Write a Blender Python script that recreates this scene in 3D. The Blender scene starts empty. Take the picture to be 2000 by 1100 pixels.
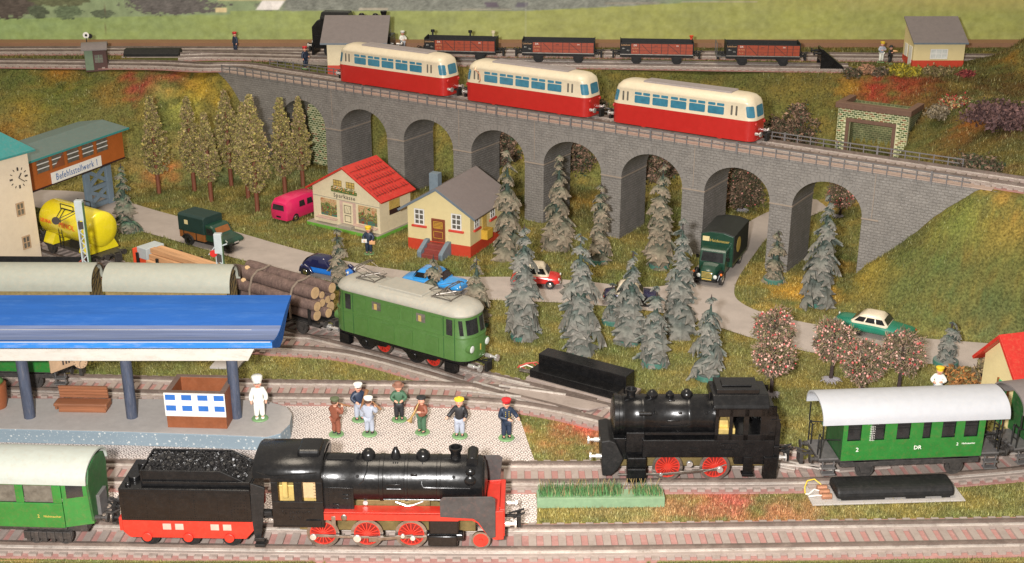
import bpy, math, random
import numpy as np
from math import pi, sin, cos, tan, atan2, hypot, radians, sqrt
from mathutils import Vector, Matrix, noise

random.seed(7); RNG = np.random.default_rng(11)
SC = bpy.context.scene
COL = SC.collection

# ------------------------------------------------------------------ camera, light, exposure (1 unit = 1 cm of the layout)
CAM_H, PITCH, FPX = 43.0, radians(21.0), 2450.0
cam_data = bpy.data.cameras.new('camera')
cam = bpy.data.objects.new('camera', cam_data); COL.objects.link(cam)
cam.location = (0, 0, CAM_H); cam.rotation_euler = (pi/2-PITCH, 0, 0)
cam_data.sensor_width = 36.0; cam_data.lens = 36.0*FPX/2000.0
cam_data.clip_start = 1.0; cam_data.clip_end = 1000.0
SC.camera = cam

world = bpy.data.worlds.new("World"); SC.world = world; world.use_nodes = True
bg = world.node_tree.nodes['Background']
bg.inputs['Color'].default_value = (1.0, 0.90, 0.78, 1); bg.inputs['Strength'].default_value = 0.50

def lamp(name, kind, loc, target, energy, color, size):
    d = bpy.data.lights.new(name, kind); d.energy = energy; d.color = color
    if kind == 'AREA': d.shape = 'DISK'; d.size = size
    else: d.shadow_soft_size = size
    o = bpy.data.objects.new(name, d); COL.objects.link(o); o.location = loc
    o.rotation_euler = (Vector(target)-Vector(loc)).to_track_quat('-Z', 'Y').to_euler()
    return o
lamp('camera_flash', 'AREA', (-5.5, -2.0, 45.5), (3, 110, 3), 174000, (1.0, 0.975, 0.95), 3.0)
lamp('ceiling_lamp', 'AREA', (-20, 95, 190), (0, 120, 0), 215000, (1.0, 0.87, 0.70), 80.0)

SC.view_settings.view_transform = 'Standard'; SC.view_settings.look = 'None'
SC.view_settings.gamma = 1.0; SC.view_settings.exposure = -0.07

# ------------------------------------------------------------------ where a point of the layout lies
def ray(u, v):
    a = (u-1000)/FPX; b = (v-550)/FPX
    return a, cos(PITCH)-b*sin(PITCH), -(sin(PITCH)+b*cos(PITCH))
def P(u, v, z=0.0):
    x, y, w = ray(u, v); t = (z-CAM_H)/w
    return (x*t, y*t)
def P3(u, v, z=0.0):
    a = P(u, v, z); return (a[0], a[1], z)
def ZY(u, v, Y):
    x, y, w = ray(u, v); return CAM_H+w*Y/y

# ------------------------------------------------------------------ materials
def _nodes(name):
    m = bpy.data.materials.new(name); m.use_nodes = True
    nt = m.node_tree; b = nt.nodes['Principled BSDF']
    return m, nt, b
def M(name, col, rough=.5, metal=0., var=.14, vs=1.6, bump=0., bs=9., coat=0., dirt=None, da=.35, spec=None, stretch=None):
    m, nt, b = _nodes(name); N = nt.nodes.new; L = nt.links.new
    tc = N('ShaderNodeTexCoord'); oi = N('ShaderNodeObjectInfo'); ra = N('ShaderNodeVectorMath'); ra.operation = 'SCALE'; ra.inputs[0].default_value = (37, 23, 51); L(oi.outputs['Random'], ra.inputs['Scale'])
    sa = N('ShaderNodeVectorMath'); L(tc.outputs['Object'], sa.inputs[0]); L(ra.outputs[0], sa.inputs[1]); src = sa.outputs[0]
    if stretch:
        mp = N('ShaderNodeMapping'); mp.inputs['Scale'].default_value = stretch; L(src, mp.inputs[0]); src = mp.outputs[0]
    n = N('ShaderNodeTexNoise'); n.inputs['Scale'].default_value = vs; n.inputs['Detail'].default_value = 6; n.inputs['Roughness'].default_value = .65
    L(src, n.inputs['Vector'])
    r = N('ShaderNodeValToRGB'); e = r.color_ramp.elements
    e[0].position = .3; e[1].position = .7
    c0 = [max(0, c*(1-var)) for c in col]; c1 = [min(1, c*(1+var)) for c in col]
    e[0].color = (*c0, 1); e[1].color = (*c1, 1); L(n.outputs['Fac'], r.inputs[0])
    out = r.outputs[0]
    if dirt:
        n2 = N('ShaderNodeTexNoise'); n2.inputs['Scale'].default_value = vs*2.3; n2.inputs['Detail'].default_value = 9; n2.inputs['Roughness'].default_value = .75
        L(src, n2.inputs['Vector'])
        r2 = N('ShaderNodeValToRGB'); r2.color_ramp.elements[0].position = .50; r2.color_ramp.elements[1].position = .68
        r2.color_ramp.elements[0].color = (0, 0, 0, 1); r2.color_ramp.elements[1].color = (da, da, da, 1)
        L(n2.outputs['Fac'], r2.inputs[0])
        mx = N('ShaderNodeMix'); mx.data_type = 'RGBA'; L(r2.outputs[0], mx.inputs[0]); L(out, mx.inputs[6]); mx.inputs[7].default_value = (*dirt, 1)
        out = mx.outputs[2]
    L(out, b.inputs['Base Color'])
    mr = N('ShaderNodeMapRange'); mr.inputs[3].default_value = max(.03, rough-.08); mr.inputs[4].default_value = min(1, rough+.12)
    L(n.outputs['Fac'], mr.inputs[0]); L(mr.outputs[0], b.inputs['Roughness'])
    b.inputs['Metallic'].default_value = metal; b.inputs['Coat Weight'].default_value = coat; b.inputs['Coat Roughness'].default_value = .12
    if spec is not None: b.inputs['Specular IOR Level'].default_value = spec
    if bump:
        nb = N('ShaderNodeTexNoise'); nb.inputs['Scale'].default_value = bs; nb.inputs['Detail'].default_value = 5; L(src, nb.inputs['Vector'])
        bp = N('ShaderNodeBump'); bp.inputs['Strength'].default_value = min(1, bump); bp.inputs['Distance'].default_value = .05
        L(nb.outputs['Fac'], bp.inputs['Height']); L(bp.outputs[0], b.inputs['Normal'])
    return m
def MATTR(name, rough=.9, fine=0., fs=14., spec=.2, bump=0.):
    """base colour read from the mesh's own colour attribute, broken up by fine noise"""
    m, nt, b = _nodes(name); N = nt.nodes.new; L = nt.links.new
    a = N('ShaderNodeAttribute'); a.attribute_name = 'tint'; out = a.outputs['Color']
    if fine:
        tc = N('ShaderNodeTexCoord'); n = N('ShaderNodeTexNoise'); n.inputs['Scale'].default_value = fs; n.inputs['Detail'].default_value = 4
        L(tc.outputs['Object'], n.inputs['Vector'])
        mr = N('ShaderNodeMapRange'); mr.inputs[1].default_value = .3; mr.inputs[2].default_value = .7
        mr.inputs[3].default_value = 1-fine; mr.inputs[4].default_value = 1+fine; L(n.outputs['Fac'], mr.inputs[0])
        vm = N('ShaderNodeVectorMath'); vm.operation = 'SCALE'; L(out, vm.inputs[0]); L(mr.outputs[0], vm.inputs['Scale']); out = vm.outputs[0]
        if bump:
            bp = N('ShaderNodeBump'); bp.inputs['Strength'].default_value = bump; bp.inputs['Distance'].default_value = .08
            L(n.outputs['Fac'], bp.inputs['Height']); L(bp.outputs[0], b.inputs['Normal'])
    L(out, b.inputs['Base Color']); b.inputs['Roughness'].default_value = rough; b.inputs['Specular IOR Level'].default_value = spec
    return m
def MBRICK(name, c1, c2, mortar, sx, sy, msize=.1, rough=.8, bump=.5, axis='XZ', var=.5, spec=.3, glint=0.):
    """brickwork print or relief: c1/c2 brick colours, row height sy, brick length sx, in cm"""
    m, nt, b = _nodes(name); N = nt.nodes.new; L = nt.links.new
    tc = N('ShaderNodeTexCoord'); sp = N('ShaderNodeSeparateXYZ'); L(tc.outputs['Object'], sp.inputs[0])
    cb = N('ShaderNodeCombineXYZ')
    if axis == 'XZ': L(sp.outputs[0], cb.inputs[0]); L(sp.outputs[2], cb.inputs[1])
    elif axis == 'YZ': L(sp.outputs[1], cb.inputs[0]); L(sp.outputs[2], cb.inputs[1])
    else:
        ad = N('ShaderNodeMath'); ad.operation = 'ADD'; L(sp.outputs[0], ad.inputs[0]); L(sp.outputs[1], ad.inputs[1])
        L(ad.outputs[0], cb.inputs[0]); L(sp.outputs[2], cb.inputs[1])
    nz = N('ShaderNodeTexNoise'); nz.inputs['Scale'].default_value = 1.5/sy; L(tc.outputs['Object'], nz.inputs['Vector'])
    vs = N('ShaderNodeVectorMath'); vs.operation = 'SCALE'; vs.inputs['Scale'].default_value = sy*.35; L(nz.outputs['Color'], vs.inputs[0])
    va = N('ShaderNodeVectorMath'); L(cb.outputs[0], va.inputs[0]); L(vs.outputs[0], va.inputs[1])
    br = N('ShaderNodeTexBrick'); br.inputs['Scale'].default_value = 1; br.inputs['Brick Width'].default_value = sx; br.inputs['Row Height'].default_value = sy
    br.inputs['Mortar Size'].default_value = msize*sy; br.inputs['Mortar Smooth'].default_value = .3; br.inputs['Bias'].default_value = 0
    br.inputs['Color1'].default_value = (*c1, 1); br.inputs['Color2'].default_value = (*c2, 1); br.inputs['Mortar'].default_value = (*mortar, 1)
    L(va.outputs[0], br.inputs['Vector'])
    n = N('ShaderNodeTexNoise'); n.inputs['Scale'].default_value = .9; n.inputs['Detail'].default_value = 8; L(tc.outputs['Object'], n.inputs['Vector'])
    mr = N('ShaderNodeMapRange'); mr.inputs[1].default_value = .3; mr.inputs[2].default_value = .7; mr.inputs[3].default_value = 1-var; mr.inputs[4].default_value = 1+var
    L(n.outputs['Fac'], mr.inputs[0])
    vm = N('ShaderNodeVectorMath'); vm.operation = 'SCALE'; L(br.outputs[0], vm.inputs[0]); L(mr.outputs[0], vm.inputs['Scale'])
    out = vm.outputs[0]
    if glint:  # pale flecks of light mixed into the stone colour
        ng = N('ShaderNodeTexNoise'); ng.inputs['Scale'].default_value = 7; ng.inputs['Detail'].default_value = 3; ng.inputs['Roughness'].default_value = .8
        mp = N('ShaderNodeMapping'); mp.inputs['Scale'].default_value = (.6, .6, 2.0); L(tc.outputs['Object'], mp.inputs[0]); L(mp.outputs[0], ng.inputs['Vector'])
        rg = N('ShaderNodeValToRGB'); rg.color_ramp.elements[0].position = .60; rg.color_ramp.elements[1].position = .66
        rg.color_ramp.elements[1].color = (glint, glint, glint, 1); L(ng.outputs['Fac'], rg.inputs[0])
        mx = N('ShaderNodeMix'); mx.data_type = 'RGBA'; L(rg.outputs[0], mx.inputs[0]); L(out, mx.inputs[6]); mx.inputs[7].default_value = (.50, .50, .50, 1); out = mx.outputs[2]
    L(out, b.inputs['Base Color']); b.inputs['Roughness'].default_value = rough; b.inputs['Specular IOR Level'].default_value = spec
    if bump:
        iv = N('ShaderNodeMath'); iv.operation = 'SUBTRACT'; iv.inputs[0].default_value = 1; L(br.outputs['Fac'], iv.inputs[1])
        ad2 = N('ShaderNodeMath'); ad2.operation = 'ADD'; L(iv.outputs[0], ad2.inputs[0]); L(nz.outputs['Fac'], ad2.inputs[1])
        bp = N('ShaderNodeBump'); bp.inputs['Strength'].default_value = bump; bp.inputs['Distance'].default_value = .05
        L(ad2.outputs[0], bp.inputs['Height']); L(bp.outputs[0], b.inputs['Normal'])
    return m

MT = {}
def mats():
    a = MT
    a['black'] = M('black_plastic', (.006, .006, .0065), .24, var=.3, bump=.2, bs=2.5, dirt=(.022, .019, .017), da=.4, spec=.42)
    a['black_matt'] = M('black_matt', (.010, .0098, .0098), .55, var=.3, bump=.3, dirt=(.04, .033, .03), da=.4, spec=.35)
    a['smoke'] = M('dark_grey_board', (.045, .040, .038), .7, var=.25, bump=.2, dirt=(.11, .06, .05), da=.5)
    a['coal'] = M('coal', (.018, .017, .017), .22, var=.5, vs=8, bump=.6, bs=14)
    a['loco_red'] = M('wheel_red', (.47, .028, .016), .38, var=.12, dirt=(.30, .05, .03), da=.5)
    a['steel'] = M('steel', (.70, .68, .65), .26, .7, var=.15, dirt=(.30, .27, .24), da=.5)
    a['steel_dull'] = M('dull_steel', (.34, .31, .28), .42, 1., var=.25, dirt=(.16, .12, .09), da=.6)
    a['brass'] = M('brown_brass', (.20, .15, .06), .45, .5, var=.3)
    a['gold'] = M('gold_insert', (.65, .47, .16), .35, .4, var=.2)
    a['rail'] = M('rail_metal', (.66, .60, .54), .34, .4, var=.2, vs=.7, dirt=(.22, .155, .12), da=.7)
    a['rail_side'] = M('rail_side', (.165, .125, .105), .42, .35, var=.25, vs=.8, dirt=(.30, .25, .21), da=.5)
    a['bed'] = M('track_bed_metal', (.335, .275, .240), .55, .1, var=.14, vs=.5, dirt=(.21, .155, .125), da=.5, bump=.15)
    a['pink'] = M('track_ground', (.335, .170, .148), .85, var=.15, vs=.8, dirt=(.46, .27, .24), da=.5)
    a['rail_red'] = M('railbus_red', (.44, .018, .014), .30, var=.06, coat=.25, dirt=(.36, .02, .015), da=.3)
    a['cream'] = M('railbus_cream', (.66, .57, .41), .36, var=.05, coat=.15, dirt=(.58, .40, .22), da=.30)
    a['blue_glass'] = M('blue_window', (.035, .17, .25), .16, var=.2, coat=.5)
    a['grey_roof'] = M('railbus_roof_panel', (.31, .27, .26), .55, var=.1, dirt=(.20, .16, .14), da=.4)
    a['coach_green'] = M('coach_green', (.022, .165, .028), .34, var=.12, coat=.2, dirt=(.20, .10, .05), da=.28)
    a['coach_dark'] = M('coach_end_green', (.018, .085, .022), .5, var=.3, dirt=(.12, .09, .07), da=.5)
    a['coach_roof'] = M('coach_roof', (.41, .42, .445), .42, var=.04, dirt=(.50, .46, .42), da=.25)
    a['coach_roof2'] = M('coach_roof_pale', (.36, .385, .345), .45, var=.05, dirt=(.35, .27, .20), da=.35)
    a['wag_roof'] = M('wagon_roof', (.33, .34, .285), .55, var=.06, dirt=(.50, .38, .26), da=.3)
    a['wag_end'] = M('wagon_end', (.26, .19, .075), .6, var=.3, vs=3)
    a['dark_glass'] = M('dark_window', (.018, .019, .020), .12, var=.4, coat=.4)
    a['grime_glass'] = M('grimy_window', (.12, .11, .09), .3, var=.35, vs=2.5)
    a['undr'] = M('underframe', (.035, .032, .030), .5, var=.3, dirt=(.11, .09, .08), da=.5)
    a['grey_plastic'] = M('grey_plastic', (.105, .100, .098), .5, var=.2, dirt=(.2, .17, .15), da=.4)
    a['e_green'] = M('engine_green', (.066, .150, .036), .36, var=.08, coat=.2, dirt=(.12, .19, .09), da=.35)
    a['e_roof'] = M('engine_roof', (.34, .325, .275), .5, var=.07, dirt=(.47, .36, .26), da=.45)
    a['wagon_red'] = M('open_wagon_red', (.34, .050, .014), .42, var=.15, vs=3, dirt=(.16, .03, .015), da=.5)
    a['wagon_line'] = M('open_wagon_line', (.06, .018, .012), .5)
    a['gond'] = M('gondola_brown', (.30, .045, .030), .45, var=.2)
    a['tank_yellow'] = M('tank_yellow', (.76, .63, .015), .24, var=.04, coat=.5, dirt=(.75, .50, .05), da=.25)
    a['print_red'] = M('print_red', (.70, .07, .02), .5)
    a['bark'] = M('log_bark', (.115, .072, .060), .85, var=.35, vs=2.2, bump=.7, bs=5, dirt=(.26, .18, .14), da=.6, stretch=(1, 1, .4))
    a['sign_tan'] = M('sign_tan', (.42, .28, .17), .6, var=.15)
    a['cut'] = M('cut_wood', (.50, .33, .17), .7, var=.15, vs=3)
    a['plank'] = M('plank_wood', (.53, .29, .14), .65, var=.38, vs=1.6, stretch=(.12, 2, 2), bump=.2)
    a['bench'] = M('bench_wood', (.25, .095, .042), .55, var=.3, vs=1.6, stretch=(.15, 3, 3), bump=.3)
    a['kiosk'] = M('kiosk_brown', (.23, .070, .025), .5, var=.15, dirt=(.30, .12, .06), da=.4)
    a['kiosk_rim'] = M('kiosk_rim', (.20, .13, .10), .65, var=.15)
    a['white'] = M('white_paint', (.76, .74, .68), .5, var=.05, dirt=(.55, .50, .42), da=.3)
    a['print_blue'] = M('print_blue', (.03, .14, .46), .45, var=.1)
    a['roof_blue'] = M('canopy_blue', (.022, .100, .35), .75, spec=.12, var=.10, vs=.6, dirt=(.06, .16, .42), da=.45, stretch=(.25, 1.2, 1), bump=.1)
    a['roof_worn'] = M('canopy_worn', (.13, .17, .30), .6, var=.3, vs=.8, stretch=(.12, 3, 3), dirt=(.05, .09, .25), da=.7)
    a['roof_lip'] = M('canopy_lip', (.03, .19, .56), .42, var=.1, vs=.8, dirt=(.5, .5, .5), da=.35, stretch=(.3, 2, 2))
    a['post'] = M('canopy_post', (.055, .068, .105), .6, var=.35, vs=2, stretch=(2, 2, .3), dirt=(.16, .15, .16), da=.5)
    a['plat_top'] = M('platform_grey', (.39, .36, .335), .8, var=.08, vs=2, bump=.2, bs=20, dirt=(.42, .38, .34), da=.3)
    a['spoke_gap_shade'] = M('spoke_gap_shade', (.16, .012, .008), .5)
    a['beam'] = M('canopy_beam', (.58, .55, .49), .6, var=.08, dirt=(.45, .34, .25), da=.45, stretch=(.3, 1, 1))
    a['wall_cream'] = M('wall_cream', (.70, .60, .40), .6, var=.05, dirt=(.52, .43, .28), da=.4)
    a['wall_yellow'] = M('wall_yellow', (.68, .56, .29), .6, var=.04, dirt=(.66, .52, .24), da=.3)
    a['tower'] = M('tower_wall', (.68, .57, .43), .6, var=.04, dirt=(.56, .43, .30), da=.3)
    a['teal'] = M('teal_roof', (.035, .22, .21), .5, var=.08, dirt=(.16, .21, .19), da=.5)
    a['teal_top'] = M('teal_roof_top', (.115, .165, .150), .6, var=.08, dirt=(.20, .17, .14), da=.5)
    a['orange'] = M('box_orange', (.39, .105, .020), .48, var=.08, dirt=(.30, .08, .02), da=.4)
    a['trestle'] = M('trestle_blue', (.175, .235, .290), .6, var=.1)
    a['sky_print'] = M('lettering_blue', (.09, .16, .34), .5)
    a['window_wht'] = M('window_white', (.72, .70, .66), .5, var=.05)
    a['roof_red'] = M('roof_red', (.50, .026, .018), .42, var=.1, dirt=(.55, .20, .10), da=.3)
    a['tile_line'] = M('tile_line', (.035, .012, .010), .6)
    a['plinth_green'] = M('plinth_green', (.13, .36, .035), .6, var=.1, dirt=(.3, .35, .2), da=.3)
    a['plinth_grey'] = M('plinth_grey', (.33, .30, .24), .7, var=.1)
    a['roof_grey'] = M('roof_grey', (.175, .150, .145), .55, var=.08, dirt=(.26, .21, .18), da=.3)
    a['roof_grey_edge'] = M('roof_grey_edge', (.13, .16, .19), .5, var=.08)
    a['base_red'] = M('base_red', (.52, .048, .020), .5, var=.07, dirt=(.5, .1, .05), da=.3)
    a['sill_red'] = M('sill_red', (.55, .05, .03), .5)
    a['door_brown'] = M('door_brown', (.20, .050, .022), .45, var=.15)
    a['step_red'] = M('step_red', (.22, .045, .035), .5, var=.15)
    a['blue_grey'] = M('blue_grey', (.145, .190, .225), .6, var=.1, dirt=(.25, .27, .28), da=.3)
    a['porch_yellow'] = M('porch_yellow', (.60, .36, .04), .5)
    a['wood_brown'] = M('frame_brown', (.165, .090, .060), .65, var=.12, dirt=(.28, .17, .12), da=.35)
    a['hut_brown'] = M('hut_brown', (.075, .032, .026), .65, var=.15)
    a['hut_green'] = M('hut_green', (.145, .20, .125), .6)
    a['letter_dark'] = M('lettering_dark', (.05, .04, .035), .5)
    a['letter_white'] = M('lettering_white', (.80, .78, .72), .5, var=.02)
    a['letter_gold'] = M('lettering_gold', (.50, .36, .08), .5, var=.02)
    a['letter_orange'] = M('lettering_orange', (.66, .36, .16), .5, var=.02)
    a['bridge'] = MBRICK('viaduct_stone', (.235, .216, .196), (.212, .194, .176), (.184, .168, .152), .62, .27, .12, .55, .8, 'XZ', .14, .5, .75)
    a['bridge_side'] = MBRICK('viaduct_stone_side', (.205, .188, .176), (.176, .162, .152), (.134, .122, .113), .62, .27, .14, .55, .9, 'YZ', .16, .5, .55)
    a['bridge_plain'] = M('viaduct_plain', (.222, .204, .186), .5, var=.15, bump=.4, bs=4)
    a['impost'] = M('impost_line', (.30, .24, .19), .6, var=.1)
    a['deck'] = M('viaduct_deck', (.40, .30, .245), .8, var=.08, dirt=(.28, .20, .15), da=.4)
    a['railing'] = M('railing_grey', (.150, .140, .140), .5, var=.2)
    a['portal_mortar'] = M('portal_mortar', (.70, .68, .42), .8, var=.1, vs=3)
    a['portal_inside'] = MBRICK('portal_inside', (.10, .125, .055), (.15, .15, .075), (.30, .30, .16), .5, .26, .2, .8, .3, 'YZ', .4)
    a['portal_back'] = MBRICK('portal_back', (.085, .11, .045), (.14, .14, .065), (.24, .24, .12), .5, .26, .2, .8, .3, 'XZ', .4)
    a['road'] = M('road', (.390, .335, .295), .85, var=.10, vs=.45, dirt=(.45, .385, .34), da=.5, bump=.15, bs=12)
    a['yard'] = M('yard_grey', (.27, .235, .215), .85, var=.08, vs=.4)
    a['board'] = M('baseboard_edge', (.50, .27, .12), .6, var=.12, vs=.5, stretch=(.1, 1, 1))
    a['board_rear'] = M('rear_board', (.26, .135, .075), .7, var=.1, vs=.3)
    a['disc'] = M('tree_base', (.045, .155, .115), .7, var=.15, dirt=(.17, .22, .19), da=.6)
    a['disc_top'] = M('tree_base_dusty', (.135, .185, .165), .85, var=.12, dirt=(.24, .21, .18), da=.5)
    a['disc_figure'] = M('figure_base', (.165, .30, .125), .6, var=.1)
    a['trunk_red'] = M('trunk_dowel', (.21, .068, .034), .6, var=.2, vs=2, stretch=(2, 2, .4))
    a['trunk_dark'] = M('trunk_dark', (.045, .028, .026), .7, var=.3, bump=.4)
    a['dust'] = M('tree_root_wad', (.34, .31, .32), .9, var=.15)
    a['skin'] = M('skin_paint', (.66, .34, .23), .5, var=.03)
    a['eye'] = M('eye_paint', (.02, .02, .02), .4)
    a['mouth'] = M('mouth_paint', (.55, .05, .04), .5)
    a['f_white'] = M('uniform_white', (.78, .77, .70), .5, var=.03)
    a['f_grey'] = M('uniform_pale_grey', (.37, .40, .47), .5, var=.05)
    a['f_brown'] = M('coat_brown', (.235, .075, .042), .5, var=.08)
    a['f_green'] = M('coat_green', (.055, .125, .070), .5, var=.08)
    a['f_black'] = M('trousers_black', (.018, .018, .020), .5)
    a['f_navy'] = M('uniform_navy', (.018, .030, .058), .45)
    a['f_red'] = M('cap_red', (.55, .02, .025), .4)
    a['f_yellow'] = M('cap_yellow', (.75, .52, .03), .4)
    a['f_tan'] = M('hat_brown', (.26, .12, .08), .5)
    a['f_olive'] = M('cap_olive', (.10, .12, .06), .5)
    a['f_hair'] = M('hair_brown', (.09, .045, .025), .6)
    a['horn'] = M('instrument_brass', (.50, .33, .14), .3, .6, var=.2)
    a['bell_wood'] = M('instrument_wood', (.25, .12, .05), .5)
    a['rope'] = M('rope', (.19, .145, .11), .9, var=.3, vs=5)
    a['mast'] = M('mast_pale', (.43, .47, .47), .5, var=.08)
    a['mast_stripe'] = M('mast_green', (.10, .20, .09), .5)
    a['reed_block'] = M('reed_block', (.19, .29, .165), .8, var=.12, dirt=(.28, .38, .22), da=.4)
    a['wire_red'] = M('wire_red', (.50, .07, .05), .5)
    a['wire_white'] = M('wire_white', (.72, .68, .60), .5)
    a['wire_yellow'] = M('wire_yellow', (.70, .50, .05), .5)
    a['copper'] = M('copper', (.55, .27, .16), .4, .7)
    a['pink_car'] = M('van_magenta', (.66, .022, .115), .28, var=.03, coat=.5)
    a['car_blue'] = M('car_blue', (.016, .17, .60), .25, var=.04, coat=.6)
    a['car_navy'] = M('car_navy', (.012, .014, .055), .2, coat=.6)
    a['car_sky'] = M('car_light_blue', (.035, .29, .68), .28, var=.04, coat=.6)
    a['car_red'] = M('car_red', (.56, .025, .022), .25, var=.03, coat=.6)
    a['car_cream'] = M('car_cream', (.76, .66, .50), .25, var=.02, coat=.6)
    a['car_green'] = M('car_green', (.010, .185, .115), .25, var=.05, coat=.6)
    a['car_green_dark'] = M('car_green_dark', (.010, .055, .030), .25, var=.1, coat=.6)
    a['truck_green'] = M('truck_green', (.010, .048, .028), .3, var=.1, coat=.4)
    a['truck_tarp'] = M('truck_tarp', (.012, .035, .030), .5, var=.15)
    a['truck_black'] = M('truck_roof_black', (.020, .022, .020), .55, var=.15)
    a['truck_wood'] = M('truck_wood', (.24, .085, .022), .5, var=.15)
    a['chrome'] = M('chrome', (.85, .85, .85), .12, 1., var=.05)
    a['tyre'] = M('tyre', (.02, .02, .021), .35, var=.2)
    a['lamp_orange'] = M('indicator_orange', (.85, .18, .02), .3)
    a['lamp_glass'] = M('lamp_glass', (.62, .64, .60), .15, coat=.8)
    a['tint'] = MATTR('foliage_tint', .9, .25, 6.)
    a['ground'] = MATTR('grass_ground', .95, .45, 5., .1, .6)
    a['blade'] = MATTR('grass_blade', .7, 0., spec=.35)
    a['flake'] = MATTR('fir_flake', .85, .42, 4.5, .2, .8)
    a['poster'] = MATTR('backdrop_print', .5, .14, 1.1, .3)
mats()

# ------------------------------------------------------------------ mesh building
class MB:
    def __init__(s): s.v = []; s.f = []; s.sm = []
    def add(s, vs, fs, smooth=False):
        o = len(s.v); s.v.extend(tuple(p) for p in vs); s.f.extend(tuple(i+o for i in f) for f in fs); s.sm.extend([smooth]*len(fs)); return s
    def box(s, x0, y0, z0, x1, y1, z1, R=None):
        vs = [(x0, y0, z0), (x1, y0, z0), (x1, y1, z0), (x0, y1, z0), (x0, y0, z1), (x1, y0, z1), (x1, y1, z1), (x0, y1, z1)]
        if R is not None: vs = [R @ Vector(p) for p in vs]
        return s.add(vs, [(0, 3, 2, 1), (4, 5, 6, 7), (0, 1, 5, 4), (1, 2, 6, 5), (2, 3, 7, 6), (3, 0, 4, 7)])
    def cbox(s, c, d, R=None):
        x, y, z = d[0]/2, d[1]/2, d[2]/2
        T = Matrix.Translation(c) @ (R.to_4x4() if R is not None else Matrix.Identity(4))
        return s.box(-x, -y, -z, x, y, z, T)
    def bar(s, a, b, w, h=None):
        a = Vector(a); b = Vector(b); d = b-a; L = d.length; h = h or w
        q = d.to_track_quat('X', 'Z').to_matrix().to_4x4()
        return s.box(0, -w/2, -h/2, L, w/2, h/2, Matrix.Translation(a) @ q)
    def prism(s, poly, a, b, axis='y'):
        n = len(poly)
        def t(p, q):
            return (p[0], q, p[1]) if axis == 'y' else ((q, p[0], p[1]) if axis == 'x' else (p[0], p[1], q))
        vs = [t(p, a) for p in poly]+[t(p, b) for p in poly]
        return s.add(vs, [tuple(range(n)), tuple(range(2*n-1, n-1, -1))]+[(i, i+n, (i+1) % n+n, (i+1) % n) for i in range(n)])
    def rings(s, rings, caps=True, smooth=True, closed=True):
        n = len(rings[0]); vs = [p for r in rings for p in r]; fs = []
        for k in range(len(rings)-1):
            for i in range(n if closed else n-1):
                j = (i+1) % n; fs.append((k*n+i, k*n+j, (k+1)*n+j, (k+1)*n+i))
        s.add(vs, fs, smooth)
        if caps:
            o = len(s.v)-len(vs)
            s.f.append(tuple(o+i for i in reversed(range(n)))); s.f.append(tuple(o+(len(rings)-1)*n+i for i in range(n))); s.sm += [False, False]
        return s
    def cyl(s, a, b, r0, r1=None, n=16, caps=True, smooth=True):
        return s.tube([a, b], [r0, r1 if r1 is not None else r0], n, caps, smooth)
    def tube(s, pts, r, n=8, caps=True, smooth=True):
        pts = [Vector(p) for p in pts]
        r = [float(q) for q in r] if hasattr(r, '__len__') else [r]*len(pts)
        R = []; up = None
        for i, p in enumerate(pts):
            d = (pts[min(i+1, len(pts)-1)]-pts[max(i-1, 0)]).normalized()
            if up is None: up = Vector((0, 0, 1)) if abs(d.z) < .9 else Vector((1, 0, 0))
            x = d.cross(up)
            x = x.normalized() if x.length > 1e-5 else Vector((1, 0, 0)); y = x.cross(d).normalized(); up = y
            R.append([p+r[i]*(cos(2*pi*k/n)*x+sin(2*pi*k/n)*y) for k in range(n)])
        return s.rings(R, caps, smooth)
    def lathe(s, prof, o=(0, 0, 0), ax='z', n=20, caps=True, smooth=True):
        R = []
        for r, h in prof:
            r = max(r, 1e-4); ring = []
            for k in range(n):
                c, d = r*cos(2*pi*k/n), r*sin(2*pi*k/n)
                p = (c, d, h) if ax == 'z' else ((h, c, d) if ax == 'x' else (d, h, c))
                ring.append((o[0]+p[0], o[1]+p[1], o[2]+p[2]))
            R.append(ring)
        return s.rings(R, caps, smooth)
    def ball(s, c, r, sc=(1, 1, 1), n=14, m=9):
        R = []
        for i in range(m+1):
            t = -pi/2+pi*i/m; rr = max(cos(t), 1e-3)*r
            R.append([(c[0]+rr*cos(2*pi*k/n)*sc[0], c[1]+rr*sin(2*pi*k/n)*sc[1], c[2]+r*sin(t)*sc[2]) for k in range(n)])
        return s.rings(R, True, True)
    def quad(s, a, b, c, d): return s.add([a, b, c, d], [(0, 1, 2, 3)])
    def xf(s, T, start=0):
        for i in range(start, len(s.v)): s.v[i] = tuple(T @ Vector(s.v[i]))
        return s
    def mesh(s, name, mat=None, sharp=40):
        me = bpy.data.meshes.new(name); me.from_pydata([tuple(p) for p in s.v], [], s.f)
        me.polygons.foreach_set('use_smooth', s.sm)
        if any(s.sm): me.set_sharp_from_angle(angle=radians(sharp))
        if mat: me.materials.append(MT[mat] if isinstance(mat, str) else mat)
        me.update(); return me

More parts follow.
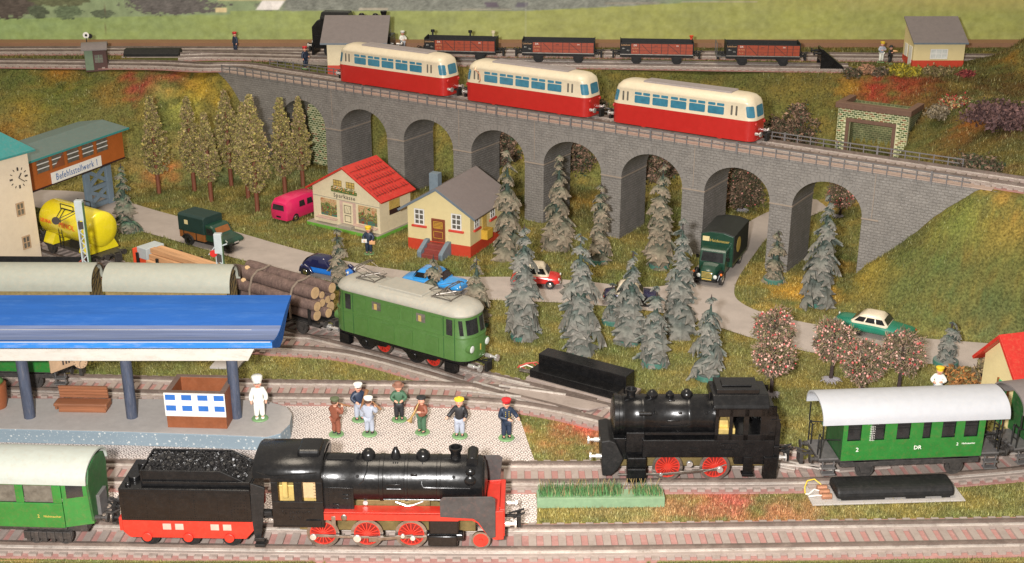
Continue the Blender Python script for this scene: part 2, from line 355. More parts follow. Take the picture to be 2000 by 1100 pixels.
def link(name, me, parent=None, bevel=0., loc=None, rot=None):
    o = bpy.data.objects.new(name, me); COL.objects.link(o)
    if parent is not None: o.parent = parent
    if loc is not None: o.location = loc
    if rot is not None: o.rotation_euler = rot
    if bevel:
        b = o.modifiers.new('bevel', 'BEVEL'); b.width = bevel; b.segments = 2; b.limit_method = 'ANGLE'; b.angle_limit = radians(35); b.harden_normals = False
    return o
def part(parent, name, mb, mat, bevel=0., loc=None, rot=None, label=None):
    o = link(name, mb.mesh(name, mat), parent, bevel, loc, rot)
    if label: o['label'] = label
    return o
def tag(o, label, cat, group=None):
    o['label'] = label; o['category'] = cat
    if group: o['group'] = group
    return o
def thing(name, label, cat, loc=(0, 0, 0), rz=0., group=None):
    o = bpy.data.objects.new(name, None); COL.objects.link(o); o.empty_display_size = .2
    o.location = loc; o.rotation_euler = (0, 0, rz); return tag(o, label, cat, group)
def single(name, mb, mat, label, cat, bevel=0., group=None, loc=None, rot=None):
    return tag(link(name, mb.mesh(name, mat), None, bevel, loc, rot), label, cat, group)
def struct(name, me_or_mb, mat=None, kind='structure', loc=None, rot=None):
    me = me_or_mb.mesh(name, mat) if isinstance(me_or_mb, MB) else me_or_mb
    o = link(name, me, None, 0, loc, rot); o['kind'] = kind; return o
def kids(o): return [c for c in o.children]
def copy_tree(o, parent=None, kmap=None):
    c = o.copy(); COL.objects.link(c); c.parent = parent
    for ch in kmap[o] if kmap else kids(o): copy_tree(ch, c, kmap)
    return c
def childmap():
    d = {}
    for ob in COL.objects:
        d.setdefault(ob, [])
        if ob.parent: d.setdefault(ob.parent, []).append(ob)
    return d
_txt = {}
def text_mesh(s, size, mat, depth=.012, spacing=1.0):
    k = (s, size, mat, spacing)
    if k in _txt: return _txt[k]
    cu = bpy.data.curves.new('lettering', 'FONT'); cu.body = s; cu.size = size; cu.extrude = depth; cu.align_x = 'CENTER'; cu.align_y = 'CENTER'
    cu.space_character = spacing; cu.resolution_u = 2
    o = bpy.data.objects.new('lettering', cu); COL.objects.link(o)
    me = bpy.data.meshes.new_from_object(o); me.name = 'lettering'
    bpy.data.objects.remove(o); me.materials.clear(); me.materials.append(MT[mat]); _txt[k] = me; return me
def text(parent, s, size, loc, mat, face='-y', spacing=1.0, roll=0., sx=1.0):
    """lettering standing upright on a surface that faces -y, +x or up"""
    o = link('lettering', text_mesh(s, size, mat, .012, spacing), parent, 0, loc)
    R = {'-y': (pi/2, 0, 0), '+x': (pi/2, 0, pi/2), '+y': (pi/2, 0, pi), '-x': (pi/2, 0, -pi/2), '+z': (0, 0, 0)}[face]
    o.rotation_euler = R; o.scale = (sx, 1, 1); return o
def set_tint(me, cols, domain='POINT'):
    a = me.color_attributes.new('tint', 'FLOAT_COLOR', domain)
    c = np.ones((len(cols), 4), np.float32); c[:, :3] = cols; a.data.foreach_set('color', c.ravel())
def np_mesh(name, V, F, mat, cols=None, domain='POINT', smooth=False):
    me = bpy.data.meshes.new(name); n = len(V); k = F.shape[1]; m = len(F)
    me.vertices.add(n); me.vertices.foreach_set('co', V.astype(np.float32).ravel())
    me.loops.add(m*k); me.loops.foreach_set('vertex_index', F.astype(np.int32).ravel())
    me.polygons.add(m); me.polygons.foreach_set('loop_start', np.arange(0, m*k, k, dtype=np.int32))
    try: me.polygons.foreach_set('loop_total', np.full(m, k, np.int32))
    except Exception: pass
    me.polygons.foreach_set('use_smooth', np.full(m, smooth)); me.update(calc_edges=True)
    me.materials.append(MT[mat])
    if cols is not None: set_tint(me, cols, domain)
    return me
# ------------------------------------------------------------------ terrain
VA = np.array((-36.49, 155.81)); VD = np.array((.83612, -.54854)); VN = np.array((.54854, .83612))   # viaduct front line, direction, normal to the rear
def vs(s, n): p = VA+VD*s+VN*n; return (float(p[0]), float(p[1]))
ZP = 11.3
FOOT = [(-170, 144), (-60, 142.5), P(250, 368), P(400, 362), (-31.5, 149.5), (-25, 155), (-20, 154.5), (-8, 150.5), (4, 146), (14, 143.5), (22, 144.5), (30, 143.5), (35, 138), (36.5, 128),
        vs(82, 6.2), vs(81.0, 0), vs(79.5, -2.5), P(1640, 600), P(1700, 628), P(1780, 652), P(1900, 664), (48, 95.2), (200, 94), (200, 260), (-170, 260)]
TOP = [(-170, 157.5), (-60, 158.3), (-38, 157.0), vs(-1, -.2), (-28, 158), (-18, 157.6), (0, 157.2), (25, 157), (36, 155), (46, 153), (54, 147), (53, 130), (47.5, 116), vs(94.5, 4),
       vs(92.3, -.2), (45, 102.0), (60, 99), (200, 99), (200, 260), (-170, 260)]
def poly_dist(X, Y, poly):
    d = np.full(X.shape, 1e9); ins = np.zeros(X.shape, bool); n = len(poly)
    for i in range(n):
        x0, y0 = poly[i]; x1, y1 = poly[(i+1) % n]; dx, dy = x1-x0, y1-y0; L2 = dx*dx+dy*dy+1e-12
        t = np.clip(((X-x0)*dx+(Y-y0)*dy)/L2, 0, 1)
        d = np.minimum(d, np.hypot(X-x0-t*dx, Y-y0-t*dy))
        c = ((y0 > Y) != (y1 > Y)) & (X < (x1-x0)*(Y-y0)/((y1-y0) if abs(y1-y0) > 1e-9 else 1e-9)+x0)
        ins ^= c
    return d, ins
def seg_noise(X, Y, f, seed):
    """cheap smooth value noise on arrays"""
    rs = np.random.default_rng(seed); G = rs.random((64, 64))
    x = X*f+100.3; y = Y*f+57.7; xi = np.floor(x).astype(int); yi = np.floor(y).astype(int); fx = x-xi; fy = y-yi
    fx = fx*fx*(3-2*fx); fy = fy*fy*(3-2*fy); a = G[xi % 64, yi % 64]; b = G[(xi+1) % 64, yi % 64]; c = G[xi % 64, (yi+1) % 64]; d = G[(xi+1) % 64, (yi+1) % 64]
    return (a*(1-fx)+b*fx)*(1-fy)+(c*(1-fx)+d*fx)*fy
def fbm(X, Y, f, seed): return sum(seg_noise(X, Y, f*2**k, seed+k)*.5**k for k in range(4))/1.875
PA, PB = P(1631, 284, 4.5), P(1767, 304, 4.5)
def height(X, Y):
    X = np.asarray(X, float); Y = np.asarray(Y, float)
    do, io = poly_dist(X, Y, FOOT); di, ii = poly_dist(X, Y, TOP)
    t = np.where(io, do/(do+di+1e-6), 0); t = np.where(ii, 1, t)
    sm = t*t*(3-2*t); k = .55*t+.45*sm
    z = ZP*k
    slope = io & ~ii
    z = z+np.where(slope, np.sin(pi*t)*(fbm(X, Y, .35, 3)-.5)*1.4, 0)
    g = np.exp(-(((X-67)/6.0)**2+((Y-154)/6.5)**2)); z = z+6.2*g
    z = z+1.8*np.exp(-(((X-60)/8)**2+((Y-128)/9)**2))
    z = z+np.where(io, .1, 0)*(fbm(X, Y, .6, 9)-.5)
    rc = np.clip((Y-157.0)/1.5, 0, 1)*np.clip((172-Y)/2, 0, 1)*np.clip((59-X)/4, 0, 1)   # level strip for the rear tracks
    z = z*(1-rc)+ZP*rc*(io)
    dx, dy = PB[0]-PA[0], PB[1]-PA[1]; L = hypot(dx, dy); dx /= L; dy /= L
    lx = (X-PA[0])*dx+(Y-PA[1])*dy; ly = -(X-PA[0])*dy+(Y-PA[1])*dx       # the cutting in front of and inside the tunnel portal
    ex = np.maximum(np.maximum(-lx-.1, lx-L+.3), 0); ey = np.maximum(ly-4.6, 0)*4+np.maximum(-9-ly, 0)*.6
    lim = 3.7+ex*2.6*(ly < 0)+ex*9*(ly >= 0)+ey*2
    return np.minimum(z, np.maximum(lim, 0))
def hz(x, y): return float(height(np.array([x]), np.array([y]))[0])

ROAD = [P(-60, 368), P(60, 371), P(170, 375), P(240, 392), P(300, 411), P(380, 432), P(480, 459), P(560, 483), P(680, 513), P(780, 529), P(900, 543), P(1000, 541), P(1100, 547), P(1160, 552), P(1240, 563), P(1310, 560),
        P(1345, 535), P(1380, 505), P(1425, 462), P(1470, 428), P(1530, 402), P(1578, 385), P(1618, 368), P(1660, 368), P(1640, 398), P(1580, 425), P(1520, 447), P(1493, 470), P(1470, 502), P(1440, 545), P(1432, 570), P(1440, 590), P(1490, 614), P(1600, 637), P(1700, 652), P(1790, 661), P(1880, 668), P(1960, 674), P(2100, 680),
        P(2100, 735), P(1930, 722), P(1820, 712), P(1700, 704), P(1600, 693), P(1540, 680), P(1470, 662), P(1430, 649), P(1350, 622), P(1290, 611), P(1200, 600), P(1100, 592), P(980, 588), P(900, 584), P(800, 575), P(700, 562), P(620, 545), P(560, 530), P(480, 511), P(430, 497), P(350, 473), P(262, 449), P(170, 425), P(60, 402), P(-60, 400)]
def smooth_poly(poly, it=2):
    for _ in range(it):
        q = []
        for i in range(len(poly)):
            a = poly[i]; b = poly[(i+1) % len(poly)]
            q += [(a[0]*.75+b[0]*.25, a[1]*.75+b[1]*.25), (a[0]*.25+b[0]*.75, a[1]*.25+b[1]*.75)]
        poly = q
    return poly
ROAD = smooth_poly(ROAD)
COB1 = [P(-250, 775), P(300, 775), P(480, 775), P(700, 779), P(900, 786), P(1005, 795), P(1012, 810), P(1026, 850), P(1045, 905), P(1046, 950), P(600, 955), P(-250, 955)]
COB2 = [P(-250, 950), P(1042, 952), P(1050, 985), P(1048, 1024), P(500, 1024), P(-250, 1018)]

# colour patches dabbed on the scenery: (u, v, z, radius cm, colour, strength)
PATCH = [(285, 165, 9, 2.6, (.36, .05, .045), .9), (345, 150, 10.5, 2.4, (.42, .05, .05), .9), (270, 185, 7.5, 1.6, (.27, .03, .05), .95), (250, 148, 10.5, 1.5, (.34, .05, .04), .8), (320, 175, 8, 2.5, (.50, .42, .13), .7), (335, 150, 10.6, 1.2, (.27, .03, .05), .8),
         (120, 142, 11, 3.0, (.50, .18, .03), .9), (300, 205, 6, 1.0, (.45, .10, .08), .8), (390, 165, 9, 4.0, (.46, .30, .04), .85), (410, 195, 7, 3.2, (.48, .33, .06), .8), (360, 220, 5, 2.4, (.42, .42, .10), .7), (60, 220, 6, 3.2, (.42, .26, .04), .7),
         (20, 260, 4, 3.0, (.36, .16, .03), .6), (215, 180, 8, 2.6, (.35, .17, .04), .6), (320, 335, 1, 2.3, (.44, .13, .045), .9), (300, 355, .5, 1.8, (.36, .16, .06), .6), (350, 290, 3, 2.0, (.34, .24, .10), .5), (260, 320, 2, 3, (.24, .16, .06), .6),
         (120, 180, 8, 5, (.10, .15, .03), .6), (40, 165, 9, 4, (.10, .14, .04), .6), (420, 330, 1, 4, (.14, .19, .10), .6), (560, 340, .5, 5, (.15, .19, .10), .6),
         (1140, 395, 1, 3.5, (.44, .25, .05), .8), (1400, 395, .5, 3.0, (.40, .25, .05), .7), (1440, 540, 0, 3.5, (.40, .27, .07), .4), (1590, 580, 0, 3.4, (.55, .29, .04), .85), (1560, 560, 0, 3.0, (.50, .30, .05), .7), (1650, 520, 1, 2, (.46, .26, .05), .6), (1500, 600, 0, 2.0, (.45, .28, .06), .6), (1880, 460, 7, 3, (.36, .27, .07), .55), (1960, 440, 9, 3, (.44, .28, .06), .7), (1975, 430, 10, 1.4, (.58, .15, .03), .8),
         (1945, 520, 6, 1.2, (.55, .17, .04), .8), (1800, 560, 3, 5, (.13, .15, .05), .6), (1900, 600, 2, 4, (.10, .14, .055), .7), (1980, 560, 3, 5, (.08, .13, .045), .6), (1780, 600, 1, 4, (.12, .15, .05), .6), (1950, 640, 1, 3, (.10, .13, .06), .6), (1960, 370, 11, 2, (.45, .22, .05), .7), (1690, 540, .5, 3, (.40, .28, .05), .6), (1860, 430, 9, 3, (.16, .22, .05), .6), (1640, 400, .5, 3.2, (.36, .22, .07), .7),
         (1130, 840, 0, 3.2, (.46, .10, .07), .75), (1150, 825, 0, 1.8, (.58, .05, .07), .8), (1090, 860, 0, 3.0, (.38, .16, .07), .5), (1400, 975, 0, 3.0, (.44, .10, .08), .7), (1430, 965, 0, 2.0, (.50, .08, .08), .7), (1530, 1000, 0, 3.0, (.42, .13, .09), .6), (1350, 985, 0, 3.5, (.36, .14, .08), .5), (1240, 995, 0, 3.0, (.36, .24, .10), .6), (1600, 985, 0, 3.0, (.34, .20, .08), .5),
         (1700, 175, 10, 3.6, (.40, .05, .035), .95), (1770, 165, 10.5, 4.0, (.38, .045, .035), .9), (1800, 155, 11, 3.0, (.30, .06, .03), .9), (1660, 172, 10, 1.8, (.45, .28, .04), .8), (1830, 200, 10, 5, (.17, .075, .03), .85), (1900, 160, 12, 6, (.12, .065, .02), .9), (1960, 100, 14, 6, (.10, .065, .02), .9), (1990, 180, 13, 6, (.14, .075, .025), .9),
         (1900, 250, 9, 5, (.26, .10, .03), .85), (1960, 300, 11, 4, (.14, .12, .03), .8), (1870, 300, 8, 4, (.18, .10, .035), .8), (1990, 250, 12, 5, (.15, .08, .03), .85), (1880, 165, 12, 1.7, (.42, .33, .10), .8), (1930, 190, 12, 1.6, (.40, .30, .10), .7), (1560, 190, 8, 6, (.19, .155, .04), .6), (1850, 120, 12, 4, (.15, .12, .03), .7),
         (1270, 165, 9, 6, (.20, .17, .04), .5), (1975, 110, 14.5, 1.8, (.32, .16, .03), .8), (1910, 235, 10, 2.2, (.40, .14, .03), .8), (1950, 345, 11, 2.4, (.16, .10, .05), .8)]
def on_ground(u, v, z):
    for _ in range(14): x, y = P(u, v, z); z = z*.6+.4*hz(x, y)
    return (*P(u, v, z), z)
PW = [(*on_ground(u, v, z), r, c, s) for u, v, z, r, c, s in PATCH]
def ground_color(X, Y):
    z0 = height(X, Y); Yz = Y+z0*1.5; n1 = fbm(X, Yz, .10, 21); n2 = fbm(X, Yz, .45, 22); n3 = fbm(X, Yz, 1.6, 23)
    base = np.stack([.165+.07*(n2-.5)+.08*(n1-.5), .156+.04*(n1-.5)+.03*(n3-.5), .050+.02*(n1-.5)], -1)
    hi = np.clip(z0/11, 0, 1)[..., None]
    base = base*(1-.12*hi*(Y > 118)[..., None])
    foam = (n2 > .56)[..., None]*np.clip((n2-.56)*6, 0, .6)[..., None]
    base = base*(1-foam)+np.array((.26, .20, .05))*foam*.8+base*foam*.2
    pn = fbm(X, Yz, .8, 31)
    for x, y, pz, r, c, s in PW:
        d = np.sqrt((X-x)**2+((Y-y)*1.1)**2+(z0-pz)**2)/r; w = np.clip(1.15-d-(pn-.5)*1.8, 0, 1)*s*.82
        w = (w*np.clip(.45+n3*1.1, 0, 1.15))[..., None]; w = np.clip(w, 0, 1)
        base = base*(1-w)+np.array(c)*w
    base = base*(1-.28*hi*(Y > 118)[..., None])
    rh = ((X > 28) & (Y < 118) & (z0 > .4))[..., None]; base = base*(1-.22*rh)  # right hill darkened in colour to offset light striking it squarely
    k = (1+.35*(n3-.5)[..., None])*np.array((1.10, 1.08, 1.02))
    return np.clip(base*k, .004, 1)

gx = np.arange(-78, 82.01, .42); gy = np.arange(63.8, 178.3, .42)
GX, GY = np.meshgrid(gx, gy); GZ = height(GX, GY); GZ = GZ+.05*(fbm(GX, GY, 1.1, 41)-.5)
nV = np.stack([GX.ravel(), GY.ravel(), GZ.ravel()], -1)
nr, nc = GX.shape; idx = np.arange(nr*nc).reshape(nr, nc)
F = np.stack([idx[:-1, :-1].ravel(), idx[:-1, 1:].ravel(), idx[1:, 1:].ravel(), idx[1:, :-1].ravel()], -1)
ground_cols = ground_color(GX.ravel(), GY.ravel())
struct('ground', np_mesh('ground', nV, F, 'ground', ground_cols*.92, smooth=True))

# baseboard: front edge of bare wood and the strip behind the rear tracks
b = MB(); b.prism([(-90, 58), (90, 58), (90, 65.8), (45, 65.0), (31, 64.6), (20, 64.2), (0, 64.0), (-20, 64.2), (-31, 64.75), (-45, 65.1), (-90, 65.3)], -3, .13, 'z'); struct('baseboard_edge', b, 'board')
b = MB(); b.box(-90, 172.2, 9, 90, 175.0, 11.9); struct('rear_board', b, 'board_rear')

def sheet(name, poly, z, mat, follow=False, step=1.0):
    """flat sheet cut to an outline, laid z above the ground"""
    import bmesh
    bm = bmesh.new(); vsb = [bm.verts.new((x, y, 0)) for x, y in poly]; f = bm.faces.new(vsb)
    bmesh.ops.triangulate(bm, faces=[f])
    me = bpy.data.meshes.new(name)
    if follow:
        xs = [p[0] for p in poly]; ys = [p[1] for p in poly]
        for ax, lo, hi_ in (((1, 0, 0), min(xs), max(xs)), ((0, 1, 0), min(ys), max(ys))):
            k = lo+step
            while k < hi_:
                bmesh.ops.bisect_plane(bm, geom=bm.verts[:]+bm.edges[:]+bm.faces[:], plane_co=(k*ax[0], k*ax[1], 0), plane_no=ax); k += step
        for v in bm.verts: v.co.z = hz(v.co.x, v.co.y)+z
    else:
        for v in bm.verts: v.co.z = z
    bm.normal_update()
    if len(bm.faces) and sum(f.normal.z for f in bm.faces) < 0: bmesh.ops.reverse_faces(bm, faces=bm.faces)
    bm.to_mesh(me); bm.free(); me.materials.append(MT[mat]); return struct(name, me)
sheet('road', ROAD, .06, 'road')

def cobble_mat():
    m, nt, bs = _nodes('cobble_print'); N = nt.nodes.new; L = nt.links.new
    tc = N('ShaderNodeTexCoord'); sp = N('ShaderNodeSeparateXYZ'); L(tc.outputs['Object'], sp.inputs[0])
    def mth(op, a, b=None):
        n = N('ShaderNodeMath'); n.operation = op
        for i, q in enumerate((a, b)):
            if q is None: continue
            if isinstance(q, (int, float)): n.inputs[i].default_value = q
            else: L(q, n.inputs[i])
        return n.outputs[0]
    # scalloped setts: overlapping fans, each a set of concentric courses
    PR = .98; x_, y_ = mth('ADD', sp.outputs[0], 400), sp.outputs[1]; cand = []
    for k in (0, 1):
        j = mth('SUBTRACT', mth('FLOOR', mth('DIVIDE', y_, PR/2)), k); sh = mth('MULTIPLY', mth('MODULO', mth('ADD', j, 400), 2), PR/2)
        cx = mth('ADD', mth('MULTIPLY', mth('ROUND', mth('DIVIDE', mth('SUBTRACT', x_, sh), PR)), PR), sh)
        dx = mth('SUBTRACT', x_, cx); dy = mth('SUBTRACT', y_, mth('MULTIPLY', j, PR/2)); cand.append((mth('SQRT', mth('ADD', mth('MULTIPLY', dx, dx), mth('MULTIPLY', dy, dy))), mth('ARCTAN2', dx, dy)))
    use = mth('LESS_THAN', cand[1][0], PR/2)
    def pick(i):
        m_ = N('ShaderNodeMix'); L(use, m_.inputs[0]); L(cand[0][i], m_.inputs[2]); L(cand[1][i], m_.inputs[3]); return m_.outputs[0]
    cb = N('ShaderNodeCombineXYZ'); L(mth('ADD', mth('MULTIPLY', pick(1), .40), 50), cb.inputs[0]); L(pick(0), cb.inputs[1])
    nz = N('ShaderNodeTexNoise'); nz.inputs['Scale'].default_value = 5; L(tc.outputs['Object'], nz.inputs['Vector'])
    sc = N('ShaderNodeVectorMath'); sc.operation = 'SCALE'; sc.inputs['Scale'].default_value = .02; L(nz.outputs['Color'], sc.inputs[0])
    va = N('ShaderNodeVectorMath'); L(cb.outputs[0], va.inputs[0]); L(sc.outputs[0], va.inputs[1])
    br = N('ShaderNodeTexBrick'); br.inputs['Scale'].default_value = 1; br.inputs['Brick Width'].default_value = .23; br.inputs['Row Height'].default_value = .196
    br.inputs['Mortar Size'].default_value = .034; br.inputs['Mortar Smooth'].default_value = .4
    br.inputs['Color1'].default_value = (.80, .72, .66, 1); br.inputs['Color2'].default_value = (.70, .61, .56, 1); br.inputs['Mortar'].default_value = (.13, .095, .085, 1)
    L(va.outputs[0], br.inputs['Vector'])
    n2 = N('ShaderNodeTexNoise'); n2.inputs['Scale'].default_value = .35; n2.inputs['Detail'].default_value = 6; L(tc.outputs['Object'], n2.inputs['Vector'])
    r2 = N('ShaderNodeValToRGB'); r2.color_ramp.elements[0].position = .42; r2.color_ramp.elements[1].position = .75; r2.color_ramp.elements[1].color = (.45, .45, .45, 1); L(n2.outputs['Fac'], r2.inputs[0])
    mx = N('ShaderNodeMix'); mx.data_type = 'RGBA'; L(r2.outputs[0], mx.inputs[0]); L(br.outputs[0], mx.inputs[6]); mx.inputs[7].default_value = (.58, .49, .44, 1)
    L(mx.outputs[2], bs.inputs['Base Color']); bs.inputs['Roughness'].default_value = .7
    bp = N('ShaderNodeBump'); bp.inputs['Strength'].default_value = .25; bp.inputs['Distance'].default_value = .03; bp.invert = True; L(br.outputs['Fac'], bp.inputs['Height']); L(bp.outputs[0], bs.inputs['Normal'])
    return m
MT['cobble'] = cobble_mat()
c1 = sheet('cobblestone_pavement', COB1, .07, 'cobble'); c2 = sheet('cobblestone_pavement', COB2, .07, 'cobble')
YARD = [P(375, 101, ZP), P(640, 96, ZP), P(700, 100, ZP), P(700, 124, ZP), P(640, 131, ZP), P(560, 124, ZP), P(500, 118, ZP), P(430, 112, ZP)]
sheet('station_yard', YARD, ZP+.12, 'yard')
# ground cover on the bare patch below the brick wall
# ------------------------------------------------------------------ backdrop: a printed landscape poster standing behind the layout
bx = np.linspace(-100, 100, 900); bz = np.linspace(0, 1, 150)
BX, BZ = np.meshgrid(bx, bz); ZB0, ZB1 = 11.0, 33.0
Zw = ZB0+BZ*(ZB1-ZB0); YB = 175.2
dpt = YB*cos(PITCH)+(CAM_H-Zw)*sin(PITCH); U = 1000+FPX*BX/dpt; V = 550+FPX*(-(Zw-CAM_H)*cos(PITCH)-YB*sin(PITCH))/dpt
def mixc(base, w, c): w = np.clip(w, 0, 1)[..., None]; return base*(1-w)+np.array(c)*w
n1 = fbm(BX, Zw*1.5, .25, 51); n2 = fbm(BX, Zw*2, 1.0, 52); n3 = fbm(BX, Zw*3, 3.0, 53)
left = np.clip((1100-U)/1100, 0, 1)
field = np.stack([.205+.05*(1-left)+.06*(n1-.5), .275-.01*(1-left)+.06*(n1-.5), .085-.02*(1-left)+.02*n2], -1)*(1+.16*(n2-.5)+.12*(n3-.5))[..., None]
field = mixc(field, np.clip((U-1350)/500, 0, 1)*np.clip((30-V)/40, 0, 1)*.8, (.34, .27, .09))
far = np.stack([.19+0*n1, .24+.1*(n1-.5), .11+0*n1], -1)
edge = np.where(U < 450, 33+(U-200)*-.02, np.where(U < 1030, 21, np.where(U < 1250, 21-(U-1030)*.05, 10-(U-1250)*.055)))+2.5*(n2-.5)
C = mixc(field, (edge-V)/2.0+.5, (.19, .235, .115))
def blob(C, u0, v0, ru, rv, c, soft=.25):
    d = ((U-u0)/ru)**2+((V-v0)/rv)**2+(n2-.5)*1.5+(n3-.5)*1.0
    col = np.array(c)*(1+.9*(n3-.5)+.5*(n2-.5))[..., None]; w = np.clip((1-d)/soft, 0, 1)[..., None]
    return C*(1-w)+col*w
trees_c = (.115, .105, .085)
hedge = np.array((.17, .175, .135))*(1+.8*(n3-.5)+.5*(n2-.5))[..., None]
w = (np.clip((U-540)/20, 0, 1)*np.clip((1330-U)/60, 0, 1)*np.clip((edge+1-V)/3+.3*(n2-.3), 0, 1))[..., None]; C = C*(1-w)+hedge*w
for a in [(20, 8, 75, 27, (.075, .060, .045)), (75, 22, 22, 14, (.075, .09, .05)), (133, 22, 30, 15, (.10, .13, .065)), (115, 3, 60, 10, (.10, .105, .05)), (203, 27, 22, 9, (.09, .11, .06)), (325, 4, 88, 24, (.095, .085, .07)), (345, 12, 92, 15, (.10, .09, .075)), (520, 12, 22, 9, (.16, .18, .11)), (1700, -30, 500, 16, (.30, .24, .10))]: C = blob(C, *a)
def rectp(C, u0, v0, u1, v1, c, sk=0):
    w = (np.clip((U-(u0+(v1-V)*sk))/3, 0, 1)*np.clip(((u1+(v1-V)*sk)-U)/3, 0, 1)*np.clip((V-v0)/2, 0, 1)*np.clip((v1-V)/2, 0, 1)); return mixc(C, w, c)
C = rectp(C, 498, -60, 545, 20, (.62, .58, .50), .7)
C = rectp(C, 420, 14, 445, 25, (.50, .40, .20)); C = rectp(C, 425, -30, 560, 2, (.42, .36, .17), 0); C = rectp(C, 700, 15, 760, 20, (.40, .34, .24)); C = rectp(C, 950, 3, 978, 15, (.10, .08, .09), -.6); C = rectp(C, 1005, 4, 1030, 15, (.10, .09, .10), .3)
C = rectp(C, 900, 16, 1000, 19, (.42, .36, .24)); C = rectp(C, 1330, 2, 1480, 5, (.36, .30, .24)); C = rectp(C, 1180, 5, 1290, 8, (.34, .25, .15))
C = mixc(C, (V > 78)*.0, (0, 0, 0))
C = mixc(C, np.clip(1-np.abs(U-(205+V*.03))/1.3, 0, 1)*.55, (.10, .05, .03)); C = mixc(C, np.clip(1-np.abs(U-1027)/1.5, 0, 1)*.22, (.4, .4, .3))
bn = BX.shape; bi = np.arange(bn[0]*bn[1]).reshape(bn)
BF = np.stack([bi[:-1, :-1].ravel(), bi[:-1, 1:].ravel(), bi[1:, 1:].ravel(), bi[1:, :-1].ravel()], -1)
bd = link('backdrop_poster', np_mesh('backdrop_poster', np.stack([BX.ravel(), np.full(BX.size, YB), Zw.ravel()], -1), BF, 'poster', np.clip(C.reshape(-1, 3)*np.array((1.38, 1.40, 1.55)), .003, 1)))
sf = bd.modifiers.new('thickness', 'SOLIDIFY'); sf.thickness = .15; sf.offset = 1
bd['kind'] = 'structure'

# ------------------------------------------------------------------ tracks
def spline(pts, step=.25):
    pts = [Vector((p[0], p[1])) for p in pts]; out = []
    q = [pts[0]*2-pts[1]]+pts+[pts[-1]*2-pts[-2]]
    for i in range(1, len(q)-2):
        p0, p1, p2, p3 = q[i-1:i+3]; n = max(2, int((p2-p1).length/step))
        for k in range(n):
            t = k/n; out.append(.5*((2*p1)+(-p0+p2)*t+(2*p0-5*p1+4*p2-p3)*t*t+(-p0+3*p1-3*p2+p3)*t**3))
    out.append(pts[-1]); return out
class Line:
    def __init__(s, pts, z):
        s.p = spline(pts); s.z = z; s.L = [0]
        for a, b in zip(s.p, s.p[1:]): s.L.append(s.L[-1]+(b-a).length)
        s.La = np.array(s.L); s.xy = np.array([(q.x, q.y) for q in s.p])
    def at(s, l):
        x = np.interp(l, s.La, s.xy[:, 0]); y = np.interp(l, s.La, s.xy[:, 1])
        x2 = np.interp(l+.6, s.La, s.xy[:, 0])-np.interp(l-.6, s.La, s.xy[:, 0]); y2 = np.interp(l+.6, s.La, s.xy[:, 1])-np.interp(l-.6, s.La, s.xy[:, 1])
        return float(x), float(y), atan2(y2, x2)
    def find(s, u):
        d = s.xy[:, 1]*cos(PITCH)+(CAM_H-s.z)*sin(PITCH); uu = 1000+FPX*s.xy[:, 0]/d
        return float(np.interp(u, uu, s.La))
    def strip(s, n0, n1, z0, z1, l0=None, l1=None, step=.6):
        l0 = 0 if l0 is None else l0; l1 = s.L[-1] if l1 is None else l1; k = max(2, int((l1-l0)/step)); R = []
        for i in range(k+1):
            x, y, a = s.at(l0+(l1-l0)*i/k); nx, ny = -sin(a), cos(a)
            R.append([(x+nx*n0, y+ny*n0, z0), (x+nx*n1, y+ny*n1, z0), (x+nx*n1, y+ny*n1, z1), (x+nx*n0, y+ny*n0, z1)])
        return R
G2 = 1.2
_sl = MB(); _sl.box(-.24, -2.05, 0, .24, 2.05, .17); SLEEPER = _sl.mesh('sleeper', 'bed')
def track(line, label, l0=None, l1=None, z=None, bed=True, spacing=.92, dz=0., name='railway_track', group='railway tracks'):
    z = line.z if z is None else z; zb = z-.6+dz
    l0 = 0 if l0 is None else l0; l1 = line.L[-1] if l1 is None else l1
    t = thing(name, label, 'railway track', (0, 0, 0), 0, group)
    if bed:
        g = MB(); g.rings(line.strip(-2.2, 2.2, zb, zb+.09, l0, l1), True, False); part(t, 'trackbed', g, 'pink')
        g = MB()
        for n0, n1 in ((-1.75, -.78), (.78, 1.75)): g.rings(line.strip(n0, n1, zb+.1, zb+.315, l0, l1), True, False)
        part(t, 'metal_base', g, 'bed')
    for n0 in (-G2, G2):
        g = MB(); x = G2 if n0 > 0 else -G2
        g.rings(line.strip(x-.30, x+.30, zb+.32, zb+.36, l0, l1), True, False); fl = part(t, 'rail', g, 'rail'); g = MB()
        g.rings(line.strip(x-.06, x+.06, zb+.36, zb+.50, l0, l1), True, False)
        g.rings(line.strip(x-.10, x+.10, zb+.50, zb+.60, l0, l1), True, False)
        part(fl, 'rail_head', g, 'rail_side')
    n = int((l1-l0)/spacing)
    for i in range(n):
        x, y, a = line.at(l0+(i+.5)*spacing); o = link('sleeper', SLEEPER, t, 0, (x, y, zb+.092+random.uniform(0, .004)), (0, 0, a))
    return t
ZR = .6; ZT = ZP+.6
TA = Line([P(u, v, ZR) for u, v in [(-150, 1026), (0, 1035), (250, 1039), (500, 1043), (1000, 1047), (1500, 1041), (2000, 1033), (2150, 1029)]], ZR)
TB = Line([P(u, v, ZR) for u, v in [(-150, 905), (0, 911), (200, 915), (600, 918), (1000, 919), (1250, 918), (1500, 917), (1750, 911), (1875, 903), (2000, 892), (2160, 873)]], ZR)
TC = Line([P(u, v, ZR) for u, v in [(-150, 735), (0, 741), (250, 747), (480, 754), (700, 757), (850, 759), (1000, 768), (1100, 783), (1187, 803), (1300, 831), (1400, 856), (1500, 880), (1600, 898), (1680, 906)]], ZR)
